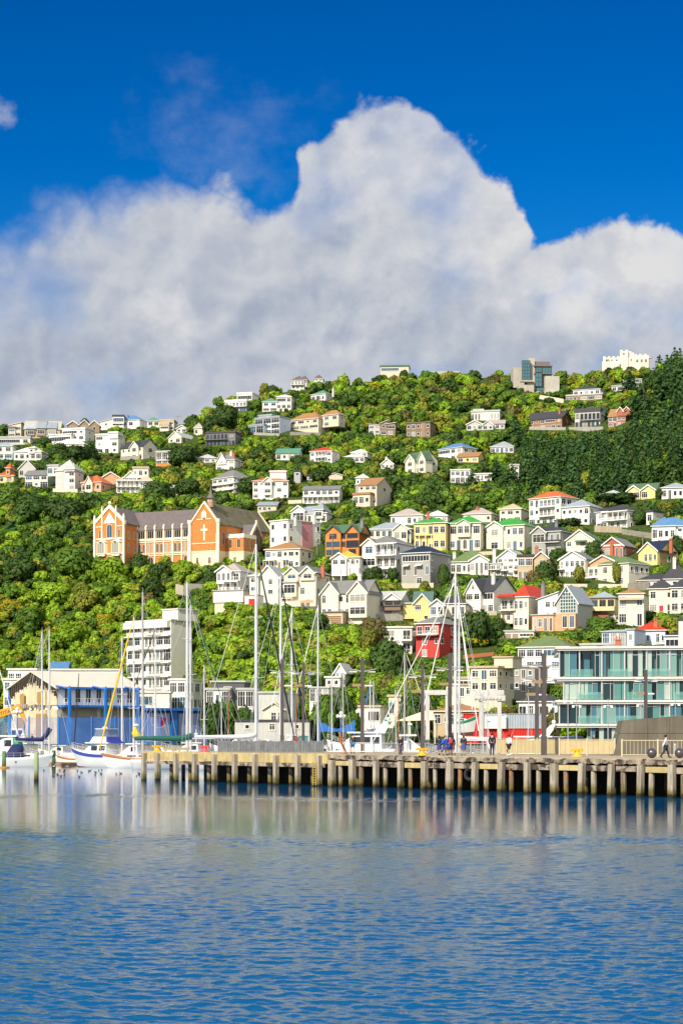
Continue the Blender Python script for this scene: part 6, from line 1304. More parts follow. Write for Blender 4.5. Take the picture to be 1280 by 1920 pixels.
def hull(b, L, B, fb, bow=.55, rake=.12, mi=(0, 1, 2)):
    n = 13; rows = 6
    for i in range(n):
        t = i/(n-1); hb = B/2*(min(1, .72+t*1.2) if t < .4 else (1-((t-.4)/.6)**2.3)); hb = max(hb, .03)
        sh = fb*(1 + bow*max(0, (t-.35)/.65)**1.6); x = -L/2 + L*t
        for k in range(rows):
            q = k/(rows-1); z = -.45 + (sh+.45)*q; w = hb*(.30+.70*q**.55)
            xr = x - (L*rake*(1-q)*max(0, (t-.55)/.45)) + (L*.04*(1-q) if t < .05 else 0)
            b.v.append((xr, -w, z)); b.v.append((xr, w, z))
    R2 = rows*2
    for i in range(n-1):
        for k in range(rows-1):
            a = i*R2+k*2; c = (i+1)*R2+k*2; m = mi[0] if k > 0 else mi[1]
            if k == rows-2: m = mi[2]
            b.f.append((a, c, c+2, a+2)); b.m.append(m); b.f.append((a+1, a+3, c+3, c+1)); b.m.append(m)
    for k in range(rows-1): a = k*2; b.f.append((a, a+2, a+3, a+1)); b.m.append(mi[0])
    for i in range(n-1): a = i*R2+(rows-1)*2; c = (i+1)*R2+(rows-1)*2; b.f.append((a, c, c+1, a+1)); b.m.append(3)
    return b
def sheer(L, fb, x, bow=.55): t = x/L+.5; return fb*(1 + bow*max(0, (t-.35)/.65)**1.6)
def boat_root(name, px_bow, px_stern, Y, label, ang, cat, z=0.0):
    w = abs(px_bow-px_stern)/F*Y; L = w/math.cos(R(ang)); rz = R(ang) if px_bow > px_stern else math.pi - R(ang)
    root = empty(name, PZ((px_bow+px_stern)/2, Y, z), rz, label, cat, 'boats in the marina'); root['kind'] = 'thing'
    return root, L, (1 if px_bow > px_stern else -1)
def mast(root, x, zb, zt, r, m=ALU, spread=((.45, 1.0),), lean=0.0, name='mast'):
    b = MB(); b.tube([(x,0,zb),(x+lean*.6,0,zb+(zt-zb)*.6),(x+lean,0,zt)], [r, r*.95, r*.6], 9); b.tube([(x+lean,0,zt),(x+lean,0,zt+.6)], .02, 4); o = b.build(name, [m], root)
    b = MB()
    for f, w in spread: z = zb+(zt-zb)*f; b.tube([(x+lean*f+.0, -w, z+.08), (x+lean*f, 0, z), (x+lean*f, w, z+.08)], .045, 5); b.tube([(x+lean*f-w*.9, 0, z+.1), (x+lean*f, 0, z), (x+lean*f+w*.9, 0, z+.1)], .04, 5)
    if spread: b.build('spreader', [m], o)
    return o
def stays(root, x, zt, L, fb, fore=True, aft=True, extra=()):
    b = MB()
    if fore: b.tube([(x,0,zt),(L/2-.2,0,fb*1.55)], .022, 4)
    if aft: b.tube([(x,0,zt),(-L/2+.2,0,fb)], .022, 4)
    for s in (-1, 1): b.tube([(x,0,zt*.97),(x+.25,s*1.3,zt*.5),(x+.1,s*1.5,fb)], .018, 4); b.tube([(x,0,zt*.5),(x-.9,s*1.4,fb)], .018, 4)
    for p, q in extra: b.tube([p, q], .022, 4)
    b.build('rigging', [WIRE], root)
def boom_cover(root, x0, x1, z, m, r=.28, rise=.9):
    b = MB(); b.tube([(x0,0,z-.1),(x1,0,z-.12)], .08, 8); b.build('boom', [ALU], root)
    n = 9; pts = []; rs = []
    for i in range(n): t = i/(n-1); pts.append((x0+(x1-x0)*t*.97, .03*math.sin(i*2.1), z+.12 + rise*max(0, 1-t*4)**1.4)); rs.append(r*(1.0-.45*t)*(1+.08*math.sin(i*3)))
    b = MB(); b.tube(pts, rs, 9); smooth(b.build('sail_cover', [m], root))
def cabin(root, x0, x1, w, z, h, m, glass=True):
    b = MB(); b.add([(x0,-w,z),(x1,-w*.75,z),(x1,w*.75,z),(x0,w,z),(x0+.1,-w*.85,z+h),(x1-h*1.1,-w*.62,z+h*.8),(x1-h*1.1,w*.62,z+h*.8),(x0+.1,w*.85,z+h)], [(0,3,2,1),(4,5,6,7),(0,1,5,4),(1,2,6,5),(2,3,7,6),(3,0,4,7)]); o = b.build('cabin', [m], root)
    if glass:
        for s in (-1, 1):
            b = MB(); n = max(1, int((x1-x0-h)/1.3))
            for i in range(n):
                a, c = x0+.3+(x1-x0-h-.5)*i/n, x0+.3+(x1-x0-h-.5)*(i+.78)/n; f0, f1 = [1-(q-x0)/(x1-x0)*.25 for q in (a, c)]
                v = [(a, s*(w*f0*.955+.015), z+h*.3), (c, s*(w*f1*.955+.015), z+h*.3), (c, s*(w*f1*.89+.015), z+h*.72), (a, s*(w*f0*.89+.015), z+h*.72)]
                b.add(v, [(0,1,2,3) if s < 0 else (3,2,1,0)])
            b.build('window', [TINT], o)
    return o
def pulpit(root, L, fb, x0=-.45, x1=.5, half=1.3):
    b = MB()
    for s in (-1, 1):
        pts = []
        for i in range(9):
            t = i/8; x = L*(x0+(x1-x0)*t); u = x/L+.5; w = half*(1 if u < .55 else max(.06, 1-((u-.55)/.45)**2.2)); z = sheer(L, fb, x)
            pts.append((x, s*w, z+.62)); b.tube([(x, s*w, z), (x, s*w, z+.62)], .018, 4)
        b.tube(pts, .018, 4); b.tube([(p[0], p[1], p[2]-.3) for p in pts], .012, 4)
    b.build('guard_rail', [ALU], root)
def yacht(px_bow, px_stern, Y, label, masts, hm=None, ang=8, fb=1.05, stripe=None, cover=None, extra=(), z=0.0, rail_=True, topm=None):
    root, L, sg = boat_root('sailing_yacht', px_bow, px_stern, Y, label, ang, 'yacht', z); s = F/Y; B = min(3.6, L*.3)
    smooth(hull(MB(), L, B, fb).build('hull', [hm or HULLW, BOOT, stripe or hm or HULLW, DECKW], root))
    cabin(root, -L*.18, L*.24, B*.32, fb-.02, .55, DECKW)
    if rail_: pulpit(root, L, fb, half=B*.45)
    pc = (px_bow+px_stern)/2; lx = lambda p: sg*((p-pc)/s)/math.cos(R(ang)); lz = lambda p: CH-z+(HZ-p)/s
    for i, (px, top, r, m, sp) in enumerate(masts):
        x = lx(px); mast(root, x, fb, lz(top), r, m, sp); stays(root, x, lz(top), L, fb, fore=(i == 0), aft=True)
    for e in extra:
        if e[0] == 'cover': boom_cover(root, lx(e[1]), lx(e[2]), lz(e[3]), e[4], *(e[5:]))
        elif e[0] == 'furl':
            a, c = Vector((lx(e[1]), 0, lz(e[2]))), Vector((lx(e[3]), 0, lz(e[4]))); b = MB(); b.tube([a, a+(c-a)*.2, a+(c-a)*.8, c], [.05, e[6]*.8, e[6], .06], 7); b.build('furled_headsail', [e[5]], root)
        elif e[0] == 'wire': MB().tube([(lx(e[1]), 0, lz(e[2])), (lx(e[3]), 0, lz(e[4]))], e[5], 5).build('stay', [e[6]], root)
        elif e[0] == 'dodger':
            x0, x1 = sorted((lx(e[1]), lx(e[2]))); zb, zt = fb-.05, lz(e[3]); w = B*.42
            b = MB(); pr = [(x0, zb), (x1, zb), (x1-.2, zt-.2), (x1-.7, zt), (x0+1.2, zt-.05), (x0+.1, zb+.25)]; b.prism(pr, -w, w); smooth(b.build('cockpit_cover', [e[4]], root))
        elif e[0] == 'bag': x = lx(e[1]); b = MB(); b.tube([(x, 0, lz(e[2])), (x+.05, .05, lz((e[2]+e[3])/2)), (x-.3, 0, lz(e[3])+.2), (x-.3, 0, lz(e[3]))], [.12, .45, .62, .5], 9); smooth(b.build('sail_bag', [e[4]], root))
        elif e[0] == 'radar': x = lx(e[1]); MB().lathe([(.25,0),(.38,.08),(.38,.22),(.2,.34)], 10, (x-.35, 0, lz(e[2]))).build('radar_dome', [WHITE], root)
    return root
S2 = ((.35, .9), (.68, .7)); S1 = ((.52, .9),)
yacht(100, -2, 270, 'white yacht with navy boom cover and navy cockpit cover at the left edge', [(92, 1181, .12, ALU, S1)], fb=1.25, stripe=HULLW, extra=[('cover', 94, 28, 1388, NAVY, .34, 1.5), ('dodger', 8, 46, 1395, NAVY)])
yacht(52, 140, 296, 'white yacht moored behind the navy covered one', [(79, 1184, .13, ALU, S1)], extra=[('wire', 79, 1186, 38, 1390, .03, ALU)])
yacht(196, 270, 288, 'white yacht with a grey tapering mast behind the flybridge launch', [(229, 1194, .15, ALU, S1)], extra=[('furl', 147, 1262, 138, 1392, BLKC, .10)])
yacht(188, 330, 262, 'white ketch with a yellow furled headsail and yellow sail bag', [(251, 1157, .14, ALU, S2), (268, 1110, .17, ALUD, ())], fb=1.3, stripe=BROWNT, extra=[('furl', 249, 1165, 186, 1404, YELC, .14), ('bag', 254, 1362, 1384, YELC), ('radar', 250, 1362), ('wire', 251, 1290, 292, 1180, .06, BLKC)])
yacht(250, 340, 300, 'white yacht whose slim mast stands before the tower block', [(291, 1173, .12, ALU, ((.4, .9),))])
yacht(440, 246, 254, 'white yacht with a long green boom cover near the wharf end', [(351, 1092, .19, ALU, S2), (357, 1135, .14, ALU, ((.55, .9),))], fb=1.2, extra=[('cover', 362, 250, 1386, GREENC, .44, .3), ('wire', 352, 1100, 438, 1390, .05, GREENC), ('wire', 349, 1098, 372, 1196, .03, ALU)])
yacht(556, 360, 248, 'white yacht with the tallest mast and two black furled headsails', [(480, 1020, .21, ALU, ((.38, 1.1), (.66, .9)))], fb=1.2, extra=[('cover', 480, 362, 1383, WHC, .30, .2), ('furl', 482, 1040, 553, 1390, BLKC, .13), ('wire', 480, 1020, 402, 1290, .03, ALU)])
yacht(590, 470, 262, 'white yacht whose tall mast rises next to the brown lamp post', [(526, 1080, .17, ALU, ((.45, .9),))], extra=[('furl', 527, 1086, 570, 1350, BLKC, .13), ('wire', 526, 1090, 470, 1290, .03, ALU)])
yacht(510, 620, 282, 'white yacht with a mid height mast left of the bronze figure', [(547, 1141, .15, ALU, ((.62, .9),))], extra=[('wire', 547, 1145, 508, 1330, .05, WHITE)])
yacht(655, 558, 292, 'white yacht with a tall slim mast in front of the steep-roofed white house', [(596, 1134, .14, ALU, ((.55, 1.0),))], extra=[('wire', 595, 1140, 556, 1300, .05, WHITE)])
yacht(602, 668, 304, 'small white yacht with a dark mast behind the globe lamp', [(643, 1264, .10, ALUD, ()), (622, 1263, .10, ALU, ())])
yacht(672, 726, 306, 'small white yacht with twin short masts behind the brown lamp post', [(694, 1274, .10, ALU, ()), (700, 1279, .10, ALU, ())], extra=[('furl', 695, 1280, 684, 1322, BLUE, .08)])
yacht(792, 718, 290, 'white yacht with a grey mast standing against the dark bush', [(758, 1222, .14, ALUD, ())], extra=[('wire', 762, 1228, 792, 1310, .04, WHITE)])
yacht(730, 770, 310, 'small yacht with an orange mast and a green furled sail', [(741, 1294, .10, ALU, ()), (747, 1292, .10, BROWNT, ())], extra=[('furl', 734, 1310, 720, 1362, mat('bright_green_sailcloth', (.02,.36,.16), .7), .10)])
yacht(712, 930, 234, 'large white yacht with a thick double mast behind the school group', [(853, 1074, .20, ALU, ((.50, 1.0),)), (860, 1128, .15, ALU, ())], fb=1.2, extra=[('furl', 851, 1082, 790, 1345, WHC, .07), ('wire', 853, 1090, 700, 1390, .05, WHITE), ('wire', 858, 1130, 896, 1370, .06, WHITE), ('wire', 856, 1100, 884, 1330, .05, WHITE), ('cover', 858, 925, 1386, WHC, .22, .2)])
yacht(894, 838, 316, 'white yacht with a green stripe propped up ashore under the boat lift', [(838, 1290, .08, ALU, ())], fb=1.8, stripe=mat('green_stripe', (.01,.18,.08), .4), z=4.6, rail_=False)
yacht(884, 960, 300, 'small yacht with two thin masts behind the jogger', [(905, 1296, .07, ALU, ()), (914, 1292, .07, ALU, ())])
yacht(60, -60, 300, 'yacht cut by the left picture edge with a slanting white stay', [(-6, 1240, .14, ALU, ())], extra=[('wire', -4, 1244, 38, 1392, .07, WHITE)])
def cruiser(px_bow, px_stern, Y, label, ang=10, fb=1.4, fly=False, hm=HULLW, stripe=None, cab=(-.28, .22, 1.5), radar=False, vinyl=False, arch=False, cockpit=None, z=0.0, emb=False):
    root, L, sg = boat_root('motor_boat', px_bow, px_stern, Y, label, ang, 'motor boat', z); B = min(4.2, L*.34)
    smooth(hull(MB(), L, B, fb, .5, .16).build('hull', [hm, BOOT, stripe or hm, DECKW], root))
    h = cab[2]; x0, x1 = L*cab[0], L*cab[1]; cabin(root, x0, x1, B*.38, fb, h, HULLW); pulpit(root, L, fb, .0, .48, B*.44)
    MB().box(x0-.5, x1-h*.8, -B*.4, B*.4, fb+h*.93, fb+h*1.02).build('roof', [DECKW], root)
    if fly:
        zf = fb+h*1.02+.002; b = MB(); b.prism([(x0, zf), (x1-h*1.3, zf), (x1-h*1.7, zf+.75), (x0, zf+.75)], -B*.36, B*.36); b.build('flybridge', [HULLW], root)
        b = MB(); b.prism([(x0+.2, zf+.753), (x1-h*1.75, zf+.753), (x1-h*2.05, zf+1.75), (x0+.5, zf+1.75)], -B*.34, B*.34); b.build('clear_screen', [CLEARV], root)
        MB().box(x0+.2, x1-h*1.95, -B*.36, B*.36, zf+1.753, zf+1.84).build('bimini_top', [WHITE], root); MB().lathe([(.3,0),(.34,.1),(.3,.25)], 10, (x0+1.4, 0, zf+1.84)).build('radar_dome', [WHITE], root)
        b = MB(); b.prism([(x0-.6, zf+.1), (x0-.02, zf+.75), (x0-.02, zf+.0), (x0-1.6, zf-.1)], -B*.355, B*.355); b.build('canvas_skirt', [mat('royal_blue_canvas', (.03,.04,.30), .7)], root)
    if vinyl: MB().box(x0-1.6, x0-.02, -B*.36, B*.36, fb, fb+h*.95).build('clear_screen', [CLEARV], root)
    if arch:
        b = MB()
        for s in (-1, 1): b.add([(x0+.2, s*B*.36, fb+h*.9), (x0+1.3, s*B*.36, fb+h*.9), (x0-.3, s*B*.34, fb+h+1.4), (x0-.9, s*B*.34, fb+h+1.4), (x0+.2, s*B*.33, fb+h*.9), (x0+1.3, s*B*.33, fb+h*.9), (x0-.3, s*B*.31, fb+h+1.4), (x0-.9, s*B*.31, fb+h+1.4)], [(0,1,2,3),(7,6,5,4),(0,3,7,4),(1,5,6,2),(3,2,6,7)])
        b.box(x0-.9, x0-.3, -B*.31, B*.31, fb+h+1.25, fb+h+1.4); b.build('radar_arch', [HULLW], root)
        smooth(MB().ball((x0-.6, 0, fb+h+1.72), .26, 10, 8).build('radome', [WHITE], root)); MB().tube([(x0-.6,-.8,fb+h+1.4),(x0-.6,-.8,fb+h+4)], .025, 4).build('aerial', [WHITE], root)
    if radar: MB().tube([(x0+.6,0,fb+h),(x0+.6,0,fb+h+1.9)], .05, 6).lathe([(.2,0),(.3,.08),(.25,.25)], 8, (x0+.6,0,fb+h+1.1)).build('radar_post', [WHITE], root)
    if cockpit: b = MB(); b.prism([(-L*.46, fb), (x0-.05, fb), (x0-.05, fb+h*.95), (-L*.40, fb+h*.7)], -B*.38, B*.38); b.build('cockpit_cover', [cockpit], root)
    if emb: b = MB(); b.tube([(L*.18, -B*.44*1.0 if True else 0, .9), (L*.18, -B*.5, .9)], .42, 16); b.tube([(L*.18, B*.44, .9), (L*.18, B*.5, .9)], .42, 16); b.build('emblem', [mat('emblem_purple', (.12,.05,.30), .5)], root)
    return root
cruiser(128, 236, 268, 'white flybridge launch with clear screens and blue trim', ang=38, fb=1.75, fly=True, stripe=mat('blue_trim', (.03,.05,.30), .4), cab=(-.30, .22, 1.55)); cruiser(-40, 48, 284, 'white cabin cruiser with raked windows at the left edge', ang=12, fb=2.0, cab=(-.30, .30, 2.2), cockpit=mat('sea_green_canvas', (.02,.30,.18), .7))
cruiser(190, 278, 280, 'white launch with a purple round emblem on its bow', ang=20, fb=1.5, cab=(-.34, .10, 1.6), emb=True, radar=True); cruiser(104, 160, 284, 'small white boat with a timber rail behind the green piles', ang=20, fb=1.0, stripe=BROWNT, cab=(-.25, .05, .9))
cruiser(392, 486, 258, 'white cruiser with a clear vinyl shelter at the wharf', ang=12, fb=2.2, cab=(-.10, .30, 2.1), vinyl=True); cruiser(498, 572, 292, 'white cruiser with a dark red cover beyond the grey plank fence', ang=8, fb=2.5, cab=(-.2, .2, 1.8), cockpit=mat('maroon_canvas', (.25,.03,.03), .7))
cruiser(612, 742, 262, 'large white motor yacht with dark raked windows behind the bronze figure', ang=14, fb=2.5, cab=(-.32, .36, 2.2), arch=True); cruiser(838, 746, 238, 'white wheelhouse launch with a navy hull stripe', ang=16, fb=1.9, stripe=NAVYH, cab=(-.36, .16, 2.5), radar=True)
cruiser(700, 780, 244, 'blue and white runabout beside the wheelhouse launch', ang=14, fb=1.2, hm=NAVYH, cab=(-.2, .1, .8)); cruiser(926, 842, 230, 'low white speedboat with blue sides behind the woman with the tan bag', ang=10, fb=.9, hm=NAVYH, stripe=HULLW, cab=(-.2, .25, .8)); cruiser(912, 1046, 242, 'sleek white cruiser behind the beige fence', ang=10, fb=2.4, cab=(-.36, .28, 1.8), arch=True)
cruiser(-20, 70, 292, 'white launch moored behind the navy covered yacht at the left', ang=16, fb=1.6, cab=(-.3, .2, 1.5), radar=True); cruiser(70, 150, 300, 'white open cruiser between the two left yachts and the flybridge launch', ang=10, fb=1.5, cab=(-.15, .25, 1.2), vinyl=True)
cruiser(300, 395, 286, 'white launch with a plain cabin behind the green boom cover', ang=14, fb=1.7, cab=(-.3, .2, 1.5), radar=True); cruiser(560, 632, 276, 'white launch with a low cabin left of the large motor yacht', ang=14, fb=1.5, cab=(-.3, .2, 1.3))
cruiser(735, 690, 300, 'white launch seen bow on beyond the large motor yacht', ang=40, fb=1.8, cab=(-.3, .2, 1.6), fly=True); cruiser(640, 720, 300, 'white cruiser with a tall arch far behind the bronze figure', ang=10, fb=1.8, cab=(-.3, .3, 1.5), arch=True)
yacht(424, 480, 300, 'small white yacht with an orange timber mast right of the twin masts', [(428, 1296, .10, BROWNT, ()), (415, 1303, .08, ALU, ())]); yacht(556, 510, 306, 'small white yacht with an orange mast by the cream cottage', [(555, 1258, .09, BROWNT, ())])
yacht(360, 420, 302, 'white yacht with a short white mast at the blue annexe', [(383, 1248, .13, ALU, ((.4, .7),))]); yacht(770, 830, 300, 'white yacht with a thin mauve mast left of the boat lift', [(795, 1262, .09, ALUD, ())]); yacht(1000, 940, 300, 'white yacht with a thin mast before the grey container', [(990, 1300, .07, ALU, ())])
pontoon = MB(); pontoon.box(-60, 40, 283.2, 285.2, -.2, .45); [pontoon.box(x-.5, x+.5, 274, 283.196, -.2, .42) for x in (-44.5, -38)]; tag(pontoon.build('pontoon', [mat('pontoon_timber', (.30,.20,.12), .9, .25)]), 'brown timber pontoon walkway between the moored boats', 'pontoon')

# ---------------------------------------------------------------- people
def skin_mesh(joints, edges, name, m, sub=1):
    ids = list(joints); me = bpy.data.meshes.new(name); me.from_pydata([joints[k][0] for k in ids], [(ids.index(a), ids.index(b)) for a, b in edges], [])
    o = bpy.data.objects.new(name, me); COL.objects.link(o); md = o.modifiers.new('skin', 'SKIN'); md.use_smooth_shade = True
    for i, k in enumerate(ids): r = joints[k][1]; me.skin_vertices[0].data[i].radius = (r, r) if not isinstance(r, tuple) else r; me.skin_vertices[0].data[i].use_root = (i == 0)
    sb = o.modifiers.new('sub', 'SUBSURF'); sb.levels = sub; sb.render_levels = sub
    dg = bpy.context.evaluated_depsgraph_get(); out = bpy.data.meshes.new_from_object(o.evaluated_get(dg)); bpy.data.objects.remove(o); out.materials.clear(); out.materials.append(m); out.name = name; return out
def sk(h, lean, arms, legs, turn=0.0):
    k = h/1.72; J = {}; lv = Vector(lean)
    def up_(p, f): return Vector(p)*k + lv*f
    J['pelvis'] = (up_((0,0,.95), .55), .125*k); J['waist'] = (up_((0,0,1.12), .65), .115*k); J['chest'] = (up_((0,.0,1.33), .8), .14*k); J['neck'] = (up_((0,.01,1.475), .9), .055*k); J['jaw'] = (up_((0,.03,1.56), .95), .075*k); J['head'] = (up_((0,.02,1.63), 1), .092*k); J['crown'] = (up_((0,.01,1.70), 1), .06*k)
    E = [('pelvis','waist'),('waist','chest'),('chest','neck'),('neck','jaw'),('jaw','head'),('head','crown')]
    J['nose'] = (J['head'][0]+Vector((0,.105,-.035))*k, .014*k); E.append(('head','nose'))
    for s, n in ((-1,'l'),(1,'r')):
        a, e = arms[0 if s < 0 else 1]; sh = up_((s*.185,0,1.41), .85); el = sh + Vector((s*.05, math.sin(a)*.28, -math.cos(a)*.28))*k; wr = el + Vector((-s*.01, math.sin(a+e)*.25, -math.cos(a+e)*.25))*k; d = (wr-el).normalized()
        J['sh'+n] = (sh, .06*k); J['el'+n] = (el, .042*k); J['wr'+n] = (wr, .028*k); pm = wr+d*.07*k; J['pm'+n] = (pm, (.034*k, .018*k)); E += [('chest','sh'+n),('sh'+n,'el'+n),('el'+n,'wr'+n),('wr'+n,'pm'+n)]
        for q, (of, ln) in enumerate(((-.024,.068),(-.008,.08),(.009,.075),(.024,.058))):
            f1 = pm+d*.03*k+Vector((0,of,0))*k; J[f'f{q}{n}'] = (f1, .0095*k); J[f'g{q}{n}'] = (f1+d*ln*.55*k, .009*k); f3 = f1+(d+Vector((-s*.5,.1,0))).normalized()*ln*k; J[f'h{q}{n}'] = (f3, .008*k); E += [('pm'+n,f'f{q}{n}'),(f'f{q}{n}',f'g{q}{n}'),(f'g{q}{n}',f'h{q}{n}')]
        J['t1'+n] = (wr+d*.035*k+Vector((0,.035,0))*k, .011*k); J['t2'+n] = (wr+d*.08*k+Vector((0,.055,0))*k, .009*k); E += [('wr'+n,'t1'+n),('t1'+n,'t2'+n)]
        t, kn = legs[0 if s < 0 else 1]; hp = up_((s*.085,0,.90), .5); ke = hp+Vector((s*.01, math.sin(t)*.41, -math.cos(t)*.41))*k; an = ke+Vector((0, math.sin(t-kn)*.41, -math.cos(t-kn)*.41))*k; to = an+Vector((s*.02, .15*math.cos(t-kn), .0-.05+.12*math.sin(t-kn)))*k
        J['hp'+n] = (hp, .088*k); J['ke'+n] = (ke, .056*k); J['an'+n] = (an, .040*k); J['to'+n] = (to, .033*k); E += [('pelvis','hp'+n),('hp'+n,'ke'+n),('ke'+n,'an'+n),('an'+n,'to'+n)]
    zm = min(J['anl'][0].z, J['anr'][0].z) - .075*k
    return {q: (v[0]-Vector((0,0,zm)), v[1]) for q, v in J.items()}, E, k
SKINM = mat('skin_tone', (.52,.30,.20), .6, .05)
def cloth(J, E, keys, grow, name, m, parent, sleeve=None):
    K = {}
    for q in keys: r = J[q][1]; r = r[0] if isinstance(r, tuple) else r; K[q] = (J[q][0], r*grow[1] + grow[0])
    link(name, skin_mesh(K, [e for e in E if e[0] in K and e[1] in K], name, m), parent)
def person(px, py, label, rz=0, h=1.72, arms=((.15,.15),(-.15,.2)), legs=((.3,.1),(-.25,.2)), top=(.02,.02,.04), bottom=(.03,.03,.05), skirt=None, shorts=False, hair=(.03,.02,.015), bag=None, pack=None, hat=False, lean=(0,0,0), Y=None, z=None, longhair=False, vest=None):
    p = deckp(px, py) if Y is None else PZ(px, Y, z); J, E, k = sk(h, lean, arms, legs); root = empty('person', p, R(rz), label, 'person'); c = lambda n, v: mat('cloth_%s_%d_%d_%d' % (n, v[0]*999, v[1]*999, v[2]*999), v, .85, .12, 6)
    link('body', skin_mesh(J, E, 'body', SKINM), root)
    cloth(J, E, ['pelvis','waist','chest','shl','shr','ell','elr','wrl','wrr'] if not vest else ['waist','chest','shl','shr','ell','elr','wrl','wrr'], (.022, 1.02), 'jacket', c('top', vest or top), root)
    if vest: cloth(J, E, ['pelvis','waist','chest'], (.045, 1.04), 'vest', c('vest', top), root)
    if skirt:
        z0 = J['kel'][0].z+.02; z1 = J['waist'][0].z-.05; cx = J['pelvis'][0]; MB().lathe([(.235*k, z0), (.20*k, (z0+z1)/2), (.15*k, z1)], 12, (cx.x, cx.y, 0)).build('skirt', [c('skirt', skirt)], root)
    else: cloth(J, E, ['pelvis','hpl','hpr','kel','ker'] + ([] if shorts else ['anl','anr']), (.02 if not shorts else .035, 1.04), 'shorts' if shorts else 'trousers', c('bottom', bottom), root)
    for n in 'lr':
        a, t = J['an'+n][0], J['to'+n][0]; d = (t-a).normalized(); b = MB(); b.tube([a-d*.07, a+d*.02, t, t+d*.05], [.04, .05, .043, .025], 7); b.build('shoe', [c('shoe', (.03,.03,.03))], root)
    hd = J['head'][0]; hm = c('hair', hair); b = MB(); b.ball((hd.x, hd.y-.02, hd.z+.035), .108*k, 12, 8, 0, (1,1.05,1.0))
    if longhair: b.ball((hd.x, hd.y-.06, hd.z-.09), .10*k, 10, 8, 0, (1,.7,1.3))
    smooth(b.build('hat' if hat else 'hair', [hm], root))
    ch = J['chest'][0]
    if pack: b = MB(); b.ball((ch.x, ch.y-.20, ch.z-.10), .20, 12, 8, 0, (.85,.55,1.15)); b.ball((ch.x, ch.y-.29, ch.z-.18), .11, 10, 6, 0, (1,.5,.8)); o = smooth(b.build('backpack', [c('pack', pack)])); o.parent = root
    if bag: q = J['wrl'][0]; b = MB(); b.ball((q.x-.06, q.y, q.z-.02), .19, 12, 8, 0, (.8,1,.95)); b.tube([(q.x-.06, q.y, q.z+.1), (J['shl'][0].x-.02, J['shl'][0].y, J['shl'][0].z+.05)], .02, 5); smooth(b.build('handbag', [c('bag', bag)], root))
    return root
person(661, 1413, 'man in a dark brown vest and loose blue shorts walking away', 4, 1.78, ((-.25,.1),(.2,.15)), ((.1,.08),(-.1,.1)), (.07,.03,.035), (.04,.17,.30), shorts=True, vest=(.03,.03,.04), hair=(.015,.012,.012))
person(750.5, 1415, 'white-haired person in a dark navy coat and purple trousers', -40, 1.66, ((.1,.3),(-.1,.3)), ((.35,.1),(-.3,.15)), (.012,.016,.04), (.06,.05,.10), hair=(.55,.5,.42))
person(823, 1416, 'dark-haired pupil in a black puffer jacket and navy skirt, leftmost of the school group', -15, 1.62, skirt=(.03,.05,.18), top=(.02,.02,.025), longhair=True)
person(834, 1416.5, 'pupil with a bright blue backpack in the middle of the school group', -60, 1.66, skirt=(.03,.05,.2), top=(.03,.06,.30), pack=(.02,.10,.55), hair=(.25,.10,.03))
person(843, 1416.2, 'pupil with a red backpack beside the blue one', 20, 1.66, skirt=(.03,.04,.17), top=(.02,.04,.25), pack=(.55,.03,.06), hair=(.03,.02,.02))
person(847.5, 1415.5, 'pupil in a dark jacket at the right of the school group', 30, 1.64, skirt=(.16,.08,.07), top=(.02,.02,.04), hair=(.02,.015,.01), longhair=True)
person(868.5, 1416.5, 'woman in a black padded jacket carrying a tan bag', 10, 1.68, ((.0,.2),(.1,.3)), ((.06,.0),(-.08,.05)), (.03,.028,.03), skirt=(.05,.07,.24), bag=(.50,.36,.14), hair=(.12,.04,.02), longhair=True)
person(922, 1416, 'man in a dark suit walking away along the wharf', 0, 1.84, ((-.1,.05),(.1,.1)), ((.08,.0),(-.1,.05)), (.012,.015,.04), (.012,.012,.02), hair=(.02,.015,.01))
person(952.5, 1416.2, 'jogger in a white top and black shorts with one foot kicked back', -30, 1.74, ((.4,1.3),(-.5,1.2)), ((.45,.3),(-.3,1.2)), (.70,.70,.72), (.015,.015,.02), shorts=True, hair=(.05,.025,.015), lean=(0,.12,0))
person(1247, 1421.3, 'walker in a white hooded jacket with a black hat', -95, 1.74, ((.5,.1),(-.45,.1)), ((.35,.05),(-.35,.25)), (.66,.68,.76), (.02,.025,.06), hair=(.012,.012,.014), hat=True)
person(1113, 1400, 'blond person in a black coat under the glass apartment block', 160, 1.75, top=(.02,.02,.025), hair=(.45,.25,.08), Y=255, z=2.6, longhair=True)
person(50, 1390, 'site worker in a yellow vest behind the moored yachts', 90, 1.75, top=(.65,.40,.02), hair=(.6,.58,.5), hat=True, Y=322, z=2.6); person(61, 1390, 'site worker in navy overalls with a pink collar', 60, 1.78, top=(.02,.03,.16), hair=(.3,.05,.1), hat=True, Y=320, z=2.6)
def bronze():                # a plain leaning bronze figure, chest thrown forward
    J, E, k = sk(1.98, (0, .12, 0), ((-.55,.1),(-.75,.1)), ((-.16,.0),(-.30,.0))); bz = mat('rusty_bronze', (.36,.12,.04), .5, .25, 5, metal=.2); root = empty('bronze_figure', deckp(646, 1414.3), R(82), 'rust brown bronze figure leaning out over the wharf edge', 'statue')
    K = {}
    for q, v in J.items(): z = max(0, v[0].z); K[q] = (v[0] + Vector((0, .24*z - .16*max(0, z-1.1), 0)), v[1])
    link('body', skin_mesh(K, E, 'body', bz), root); b = MB(); b.box(-.35, .42, -.2, .3, 0, .07); b.build('base', [bz], root)
bronze()
